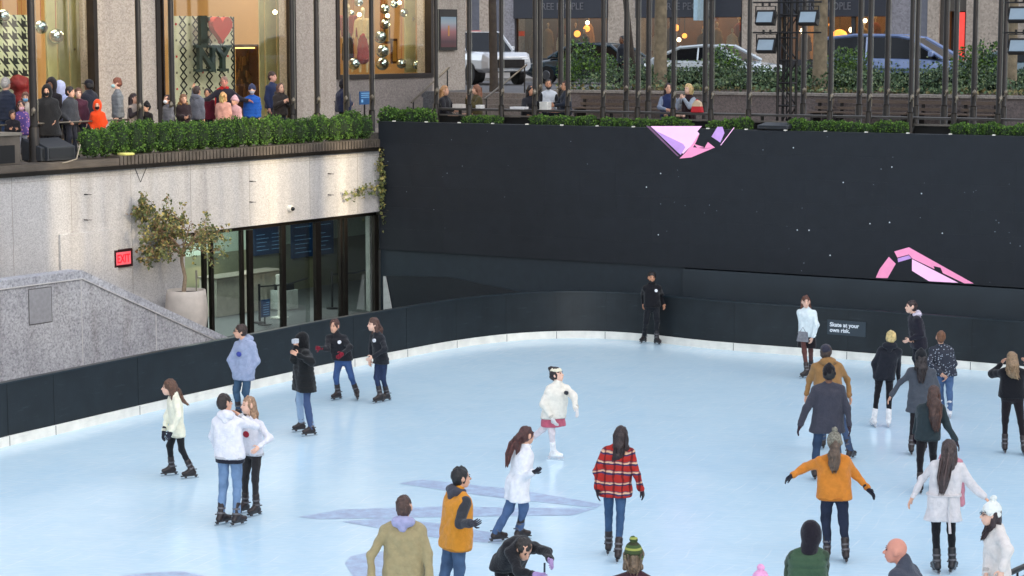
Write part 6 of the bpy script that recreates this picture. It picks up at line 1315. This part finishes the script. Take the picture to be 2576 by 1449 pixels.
skater('smiling woman in a white sweater and black skirt holding a grey bag', (350, 385), (348, 158), (342, 112), [(334, 704), (372, 668)],
       (310, 290, 1, 322, 372, -1), (422, 290, -1, 392, 388, -1), -18, hyaw=-2, fr=FG, h=1.70, w=.92, tc=(214, 224, 226), lc=(92, 58, 54), tight=True, hem=-.02, bulk=1.1, skirt=(.22, (26, 22, 26)), hair='long', hc=(96, 58, 44),
       tail=[(0, -.04, .02, .06), (0, -.09, -.12, .08), (0, -.08, -.26, .06)], seed=17, fyaw=(-60, -40), skin=SK4)
skater('man in a tan hooded work jacket and dark cap seen from behind', (520, 855), (512, 570), (498, 505), [(470, gy(FG, 1128)), (695, 1335)],
       (372, 715, 1, 345, 835, -1), (665, 715, 1, 684, 848, -1), 178, hyaw=170, fr=FG, h=1.84, w=1.18, tc=(150, 112, 70), lmat=denim((50, 76, 120)), hem=.05, bulk=1.05, hood='down', hair='short', hc=(60, 44, 36), hat='cap', hatc=(50, 50, 62), seed=18, fyaw=(140, 180))
skater('man in a charcoal fleece and black beanie with arms held out, seen from behind', (508, 1100), (520, 745), (520, 672), [(405, gy(FG, 1206)), (600, gy(FG, 1215))],
       (350, 935, 1, 296, 1075, -1), (665, 935, 1, 680, 1075, -1), 180, fr=FG, h=1.82, w=1.18, tc=(62, 62, 72), lmat=denim((44, 68, 108)), hem=.05, bulk=1.08, hair='short', hc=(26, 24, 24), hat='beanie', hatc=(24, 22, 26), glove=(50, 34, 42), seed=19, skin=SK3)
skater('woman in an orange fleece and grey bobble hat with both arms spread', (690, 715), (682, 290), (686, 190), [(612, 1282), (788, 1312)],
       (410, 420, 1, 285, 498, -1), (900, 500, 1, 1012, 628, -1), 180, fr=FH, h=1.74, w=1.08, tc=(204, 126, 48), lmat=denim((34, 44, 72)), hem=.0, bulk=1.14, hair='pony', hc=(92, 74, 60), tail=[(0, -.10, -.02, .05), (-.02, -.15, -.12, .075), (-.02, -.16, -.22, .07), (-.02, -.16, -.30, .04)],
       hat='pompom', hatc=mat('knit_wool', (128, 124, 112), .95, 0, .5, 40, .6, 60, spec=.1), glove=(28, 28, 40), seed=20)
skater('blonde woman with a high bun, all in black on white figure skates', (950, 715), (992, 448), (1004, 392), [(864, 1078), (984, 1080)],
       (872, 590, 1, 885, 700, -1), (1062, 585, 1, 1062, 700, -1), 172, fr=FG, h=1.72, w=.98, tc=(32, 34, 42), lc=(26, 24, 28), tight=True, hem=-.01, bulk=1.02, hood='down', hair='bun', hc=(206, 180, 122), skates=(228, 226, 226), fyaw=(170, 190), seed=21, glove=(30, 30, 36))
skater('woman in a long slate grey coat and black beanie, left arm out', (1245, 930), (1245, 612), (1235, 548), [(1158, 1296), (1260, 1270)],
       (1075, 735, 1, 1000, 850, -1), (1360, 770, 1, 1370, 880, -1), 175, hyaw=-178, fr=FG, h=1.74, w=1.12, tc=(74, 78, 86), lc=(30, 26, 30), tight=True, hem=.08, bulk=1.1, hair='long', hc=(44, 36, 36), tail=[(0, -.05, 0, .06), (0, -.13, -.14, .08), (0, -.15, -.32, .05)], hat='beanie', hatc=(26, 28, 32), seed=22)
skater('young man in a dark puffer jacket with a pale hood facing left', (1232, 470), (1186, 205), (1158, 150), [(1215, 748), (1300, 742)],
       (1200, 350, 1, 1165, 400, -1), (1238, 360, -1, 1150, 402, -1), -78, fr=FG, h=1.78, tc=(34, 32, 42), lc=(32, 34, 42), hem=.0, bulk=1.25, puff=.01, hood='down', hoodc=(196, 186, 200), hair='short', hc=(48, 34, 34), seed=23, skin=SK4)
skater('person in a black jacket with white splashes, hands clasped behind the back', (1430, 690), (1392, 448), (1390, 388), [(1398, gy(FG, 1045)), (1455, 1010)],
       (1305, 585, -1, 1412, 682, -1), (1500, 590, -1, 1440, 690, -1), 178, fr=FG, h=1.66, w=1.05, tmat=dots('splash_print', (40, 44, 56), (150, 156, 168), 22, .27), lmat=denim((62, 100, 158)), hem=-.02, bulk=1.18, hair='short', hc=(112, 74, 50), seed=24, skates=(216, 216, 220))
skater('woman with very long chestnut hair in a dark green top seen from behind', (1285, 1165), (1315, 885), (1338, 828), [(1228, gy(FG, 1240)), (1330, gy(FG, 1228))],
       (1215, 1020, 1, 1195, 1140, -1), (1440, 1075, 1, 1508, 1195, -1), 176, hyaw=172, fr=FG, h=1.72, w=1.02, tc=(44, 54, 58), lc=(24, 20, 24), tight=True, hem=.03, bulk=1.05, hair='long', hc=(70, 46, 38), tail=[(0, -.05, .02, .07), (0, -.11, -.12, .09), (0, -.15, -.3, .09), (.02, -.16, -.48, .05)], glove=(42, 30, 40), seed=25)
skater('woman in a belted white coat with long brown hair and a pink scarf', (1720, 735), (1760, 335), (1772, 245), [(1645, 1418), (1815, 1412)],
       (1520, 530, 1, 1420, 720, -1), (1985, 580, 1, 2110, 700, 1), 176, hyaw=178, fr=FH, h=1.76, w=1.05, tc=(214, 208, 208), lc=(24, 24, 28), tight=True, hem=.27, bulk=1.06, hair='long', hc=(66, 52, 50),
       tail=[(0, -.05, .02, .07), (-.04, -.12, -.12, .08), (-.08, -.16, -.34, .07), (-.09, -.16, -.48, .04)], belt=(206, 200, 200), scarf=(196, 132, 144), seed=26, skates=(30, 28, 32), fyaw=(150, 190))
skater('woman in black with wavy blonde hair raising both hands at the right edge', (1948, 850), (1952, 618), (1945, 562), [(1884, 1282), (2034, 1298)],
       (1790, 668, 1, 1860, 590, 1), (2110, 670, 1, 2060, 590, 1), 175, hpitch=-5, fr=FG, h=1.74, w=1.1, tc=(22, 22, 27), lc=(28, 22, 26), tight=True, hem=.0, bulk=1.1, hair='long', hc=(138, 112, 84), tail=[(0, -.05, .02, .07), (0, -.12, -.08, .1), (0, -.14, -.18, .09), (.05, -.14, -.24, .05)], seed=27)
yk = gy(FH, 1622)
skater('woman in a cream sweater and white bobble hat at the lower right corner', (2235, 1490), (2228, 980), (2168, 872), [(2180, yk), (2290, yk)],
       (2160, 1230, -1, 2130, 1420, -1), (2330, 1200, -1, 2275, 1400, -1), -82, fr=FH, h=1.76, w=1.05, tc=(222, 214, 208), lc=(60, 60, 80), hem=.05, bulk=1.12, hair='bob', hc=(52, 38, 40), hat='pompom', hatc=(226, 228, 222), tail=[(0, -.03, .0, .05), (0, .0, -.12, .05), (0, .06, -.22, .02)], seed=28, glasses=True, skin=SK4)
yk = gy(FH, 1806)
skater('bald man in a slate jacket turned left at the bottom edge', (1400, 1760), (1350, 1330), (1268, 1215), [(1330, yk), (1470, yk)],
       None, None, -128, hyaw=-105, fr=FH, h=1.86, w=1.1, tc=(66, 70, 82), lc=(40, 40, 50), hem=.05, bulk=1.08, collar=.05, hair=None, seed=29, skin=(206, 140, 120), hc=(110, 76, 62))
yk = gy(FH, 1676)
skater('child in a green quilted coat with a black hood up, seen from behind', (420, 1640), (445, 1180), (462, 1055), [(380, yk), (500, yk)],
       (260, 1330, 1, 250, 1480, -1), (590, 1330, 1, 600, 1480, -1), 178, fr=FH, h=1.62, w=1.12, tc=(66, 90, 68), vest=(58, 74, 58), lc=(30, 30, 36), hem=.08, bulk=1.22, puff=.012, hood='up', hoodc=(34, 30, 38), hair=None, seed=30)
yk = gy(FH, 1850)
skater('person whose pink bobble hat just shows at the bottom edge', (-20, 1800), (-18, 1585), (-16, 1530), [(-40, yk), (10, yk)],
       None, None, 178, fr=FH, h=1.5, tc=(180, 120, 150), lc=(60, 60, 80), hair='bob', hc=(90, 70, 60), hat='pompom', hatc=(226, 160, 200), seed=31)
# things in their hands
ph = MB(Matrix.Translation(at_y((1400+463/2.225)/1.17391, (1050+1400/2.225)/1.17391, WL[bend_.name].y-.55)) @ Matrix.Rotation(R_(18), 4, 'X'))
ph.box(-.012, .012, -.004, .004, -.08, .08); ph.box(-.009, .009, -.0055, -.004, -.07, .07, 1)
tag(obj('phone', ph, [mat('phone_case', (24, 22, 26), .3), mat('phone_glass', (50, 54, 66), .1)], bevel=.002), 'dark phone held by the bending woman in black', 'phone')
bp_ = at_y((2250+318/2.634)/1.17391, (850+378/2.634)/1.17391, gz((2250+334/2.634)/1.17391, (850+704/2.634)/1.17391).y-.22)
b_ = MB(Matrix.Translation(bp_)); b_.prism([(-.13, -.10), (.12, -.12), (.10, .09), (-.09, .11)], -.04, .04); b_.tube([(-.06, 0, .10), (0, 0, .2), (.06, 0, .09)], .008, 6)
tag(obj('handbag', b_, mat('grey_leather', (112, 112, 118), .4, 0, .3, 18, .3), bevel=.012), 'grey handbag held by the woman in the white sweater', 'bag')
cp_ = at_y((800+232/3.22)/1.17391, (880+412/3.22)/1.17391, gz((800+300/3.22)/1.17391, (880+1295/3.22)/1.17391).y-.33)
c_ = MB(Matrix.Translation(cp_) @ Matrix.Rotation(R_(-30), 4, 'Z')); c_.box(-.04, .04, -.06, .06, -.035, .045); c_.tube([(-.07, 0, .005), (-.04, 0, .005)], .025, 12)
tag(obj('camera', c_, mat('pale_plastic', (186, 190, 196), .4), bevel=.006), 'small silver camera held by the person in the black hooded jacket', 'camera')
# ---------------------------------------------------------------- people on the terraces
def tp(label, x, yt, q, yaw, **kw):
    """x, yt: top of the head in the enlarged left-terrace view; q metres behind the wall face"""
    X_, Y_ = x/2.862/1.17391, yt/2.862/1.17391; a, z = onL(X_, Y_, q); h = max(1.0, min(1.92, (z-TL)/1.0))
    kw.setdefault('vox', .024); kw.setdefault('boot', (40, 38, 40)); P0 = ML @ Vector((a, q, TL)); kw.setdefault('lc', (40, 42, 52))
    return pose(label, P0, yaw, h=h, **kw)
tp('grey haired man in a navy puffer jacket at the far left of the terrace', 45, 665, 1.4, 150, tc=(34, 40, 56), puff=.012, bulk=1.25, hair='short', hc=(150, 146, 142), lc=(50, 66, 96))
tp('person in a beige coat and blue mask behind the child in purple', 215, 790, 1.9, 10, tc=(188, 176, 164), hair='long', hc=(96, 66, 54), mask=(110, 160, 196), bulk=1.1, hem=.2)
tp('child in a purple patterned coat with a pink mask', 175, 868, 1.0, 30, arms='down', tmat=dots('purple_print', (86, 64, 130), (190, 130, 150), 18, .3), hair='long', hc=(60, 38, 38), mask=(232, 176, 190), bulk=1.2, hem=.12, lc=(150, 150, 160))
tp('small child in black hugging itself left of the child in purple', 105, 945, .95, 20, arms='cross', tc=(26, 24, 30), hair='short', hc=(44, 30, 28), bulk=1.2, skin=SK2)
tp('person in a long black hooded coat and black mask beside the left flagpole', 395, 735, 1.05, 5, arms='pocket', tc=(34, 34, 36), hood='up', hoodc=(28, 28, 30), hair=None, mask=(20, 20, 22), bulk=1.3, hem=.35, w=1.1)
tp('person in a black hood standing behind the black coated figure', 432, 678, 1.8, -10, tc=(30, 26, 30), hood='up', hair=None, skin=SK3, bulk=1.2)
tp('person in a pale lilac hoodie partly hidden in the crowd', 512, 705, 2.1, 160, tc=(172, 180, 216), hood='up', hair=None, bulk=1.2)
tp('dark haired man in a grey jacket with a white shoulder stripe facing right', 590, 742, 1.15, 62, tc=(58, 60, 66), hair='short', hc=(34, 28, 28), bulk=1.2, badge=None, arms='pocket')
tp('person in a maroon jacket between the two men in dark coats', 662, 752, 1.5, 12, tc=(70, 36, 52), hair='short', hc=(84, 54, 42), bulk=1.2, skin=SK4)
tp('tall man in a black cap and navy coat turned away to the left', 752, 682, 1.7, -118, tc=(34, 36, 48), hair='short', hc=(26, 24, 26), hat='cap', hatc=(28, 28, 36), skin=SK3, bulk=1.3, w=1.1)
tp('child in a bright orange hooded jacket', 822, 865, .95, 8, arms='pocket', tc=(222, 70, 26), hood='up', hair=None, mask=(40, 20, 24), bulk=1.2, hem=.08)
tp('man in a grey puffer jacket and pale mask facing left by the stone pillar', 992, 665, 1.3, -70, tc=(120, 124, 128), puff=.012, hair='short', hc=(120, 68, 50), mask=(170, 206, 206), bulk=1.15, lc=(34, 30, 38), skin=SK4)
tp('woman with long dark hair in a white and black coat facing right', 1128, 800, 1.0, 58, arms='phone', tc=(150, 136, 126), hair='long', hc=(50, 34, 36), bulk=1.2, vest=(40, 34, 38))
tp('child in a dark furry coat right of the second flagpole', 1240, 880, 1.0, -30, arms='front', tc=(30, 27, 30), hair='short', hc=(30, 26, 28), bulk=1.2, hat='beanie', hatc=(30, 28, 30))
tp('woman in a grey puffer jacket and white mask facing left', 1420, 812, 1.1, -45, tc=(104, 104, 110), puff=.010, hair='long', hc=(66, 42, 42), mask=(212, 216, 222), bulk=1.2)
tp('woman with wavy brown hair in a fur trimmed coat', 1550, 808, 1.05, 25, arms='front', tc=(44, 34, 38), hood='down', hoodc=(140, 104, 66), hair='long', hc=(124, 86, 62), bulk=1.2)
tp('person in a grey hoodie with one arm stretched up towards the window', 1662, 738, 1.3, 150, arms=('down', 'up'), tc=(98, 100, 110), hood='down', hair='short', hc=(54, 38, 36), bulk=1.15)
tp('person in a maroon top behind the grey hoodie', 1752, 760, 2.0, 0, tc=(96, 30, 44), hair='short', hc=(40, 30, 30), bulk=1.2, skin=SK2)
tp('grey haired man in a red shirt spreading his arms over two children', 1895, 658, 1.5, 8, arms='out', tc=(34, 32, 42), emblem=(170, 36, 34), scarf=(170, 36, 34), hair='short', hc=(140, 110, 96), bulk=1.2, w=1.08, skin=(210, 140, 122))
tp('blond child in a peach striped top with its back to us', 1885, 790, .95, 172, tc=(198, 146, 132), hair='bob', hc=(206, 158, 104), bulk=1.2)
tp('small child in a pale pink jacket next to the blond child', 1985, 828, 1.0, -30, tc=(186, 146, 150), hair='short', hc=(190, 150, 130), bulk=1.25, hat='beanie', hatc=(200, 160, 168))
tp('child in a bright blue puffer jacket and dark blue beanie', 2130, 730, 1.05, 5, arms='down', tc=(28, 78, 158), puff=.012, hair=None, hat='beanie', hatc=(52, 58, 86), mask=(150, 150, 160), bulk=1.3, skin=SK4)
tp('tall man in a navy sweater facing right at the window edge', 2298, 612, 1.9, 60, tc=(36, 46, 76), hair='short', hc=(58, 40, 34), bulk=1.08, w=1.05, skin=(214, 160, 142))
tp('woman with brown hair in a dark coat looking at her phone', 2368, 714, 1.15, 40, arms='phone', tc=(44, 38, 36), hair='bob', hc=(92, 60, 50), bulk=1.2, hood='down', hoodc=(60, 52, 46))
def z2(x, y): return (750+x/2.862)/1.17391, (y/2.862)/1.17391
X_, Y_ = z2(752, 690); a, z = onL(X_, Y_, 1.3); pose('person in a navy jacket and dark hat turned right beside the blue notice', ML @ Vector((a, 1.3, TL)), 118, h=z-TL, arms='front', tc=(30, 38, 66), hair='short', hc=(30, 28, 32), hat='beanie', hatc=(34, 32, 38), lc=(34, 36, 44), boot=(30, 30, 32), vox=.024, bulk=1.3, w=1.28)
# seated at the counter
def seat(label, x, yt, q, yaw, off=0., **kw):
    b_, z = onR(x, yt, q); kw.setdefault('vox', .024); kw.setdefault('boot', (40, 38, 40)); kw.setdefault('lc', (40, 42, 52)); g0 = MR @ Vector((b_, q, TR)); st = z-TR-.86
    o = pose(label, g0, yaw, h=1.68, seat=st, **kw)
    s_ = thing('stool', 'dark cafe stool under the '+' '.join(label.split(' at ')[0].split()[:10]), 'stool', tuple(g0), 'stools at the counter'); k = MB(); k.lathe([(.18, st-.06), (.19, st-.02), (.17, st)], 16, tuple(g0)); obj('seat', k, wd_, s_)
    for t in range(4): a = t*math.pi/2+.6; k = MB(); k.tube([g0+Vector((math.cos(a)*.2, math.sin(a)*.2, 0)), g0+Vector((math.cos(a)*.1, math.sin(a)*.1, st-.06))], .014, 5); obj('leg', k, darkm, s_)
seat('blonde woman in a black coat at the left end of the counter', 1118, 218, 1.95, 62, arms='table', tc=(34, 33, 38), hair='long', hc=(170, 126, 84), bulk=1.15)
seat('brown haired woman in an olive coat facing left at the counter', 1199, 215, 1.95, -62, arms='chin', tc=(74, 66, 40), hair='long', hc=(126, 82, 60), bulk=1.2)
seat('dark haired woman in black leaning over her food at the counter', 1328, 217, 1.9, 30, arms='table', tc=(34, 34, 40), hair='long', hc=(24, 22, 26), bulk=1.15, skin=SK2, lean=.10)
seat('man in a black jacket and white shirt with tied back hair at the counter', 1380, 202, 2.1, 0, arms='table', tc=(196, 200, 206), vest=(24, 24, 28), hair='short', hc=(26, 22, 24), beard=True, bulk=1.15, skin=SK2)
seat('person in a dark navy jacket turned left at the counter', 1424, 205, 2.0, -75, arms='table', tc=(34, 40, 52), hair='short', hc=(66, 42, 36), bulk=1.2, skin=SK2)
seat('dark haired woman in a navy vest with grey sleeves at the counter', 1681, 212, 1.95, 8, arms='table', tc=(38, 48, 84), vest=(120, 130, 150), hair='long', hc=(44, 30, 32), bulk=1.12)
seat('blonde woman in a dark vest turned left at the counter', 1733, 213, 1.95, -48, arms='chin', tc=(44, 26, 32), vest=(150, 158, 170), hair='bob', hc=(204, 172, 118), bulk=1.12, skin=SK4)
b_, z_ = onR(1566, 98, 15.9); pose('pedestrian in dark clothes walking behind the hedge near the stone pier', MR @ Vector((onR(1566, 98, 16.2)[0], 16.2, ST)), -60, h=1.72, tc=(40, 44, 54), lc=(34, 36, 42), boot=(30, 30, 32), hair='short', hc=(30, 28, 30), vox=.03, bulk=1.25, skin=SK3)
# things on the counter
for (x, y, w, d, h, c_, lb) in ((1372, 266, .24, .22, .17, (216, 214, 208), 'white cardboard food box on the counter in front of the bearded man'), (1306, 268, .42, .25, .03, (222, 220, 220), 'flat white tray on the counter in front of the leaning woman'), (1155, 268, .30, .2, .07, (206, 198, 190), 'white paper wrapped food on the counter between the first pair'), (1208, 268, .16, .2, .06, (224, 222, 218), 'white cup tray on the counter by the olive coat')):
    b_ = onR(x, y, 1.28)[0]; o = thing('takeaway_box', lb, 'food box', tuple(MR @ Vector((b_, 1.28, 5.412)))); k = MB(MR); k.box(b_-w/2, b_+w/2, 1.28-d/2, 1.28+d/2, 5.412, 5.412+h); obj('body', k, mat('paper_white', c_, .7), o, bevel=.008)
    k = MB(MR); k.box(b_-w/2+.0, b_+w/2, 1.28-d/2, 1.28+d/2, 5.414+h, 5.424+h+.02); obj('lid', k, mat('paper_white', c_, .7), o, bevel=.004)
b_ = onR(1760, 270, 1.5)[0]; k = MB(MR); k.prism([(b_-.16, 5.412), (b_+.16, 5.412), (b_+.10, 5.66), (b_-.02, 5.74), (b_-.12, 5.62)], 1.3, 1.44); tag(obj('shoulder_bag', k, ramp_z('bag_stripe', [(0, (196, 44, 52)), (.5, (206, 180, 150))], 'CONSTANT', 'Z', 3.3), bevel=.02), 'red and cream bag on the counter beside the blonde woman in a vest', 'bag')
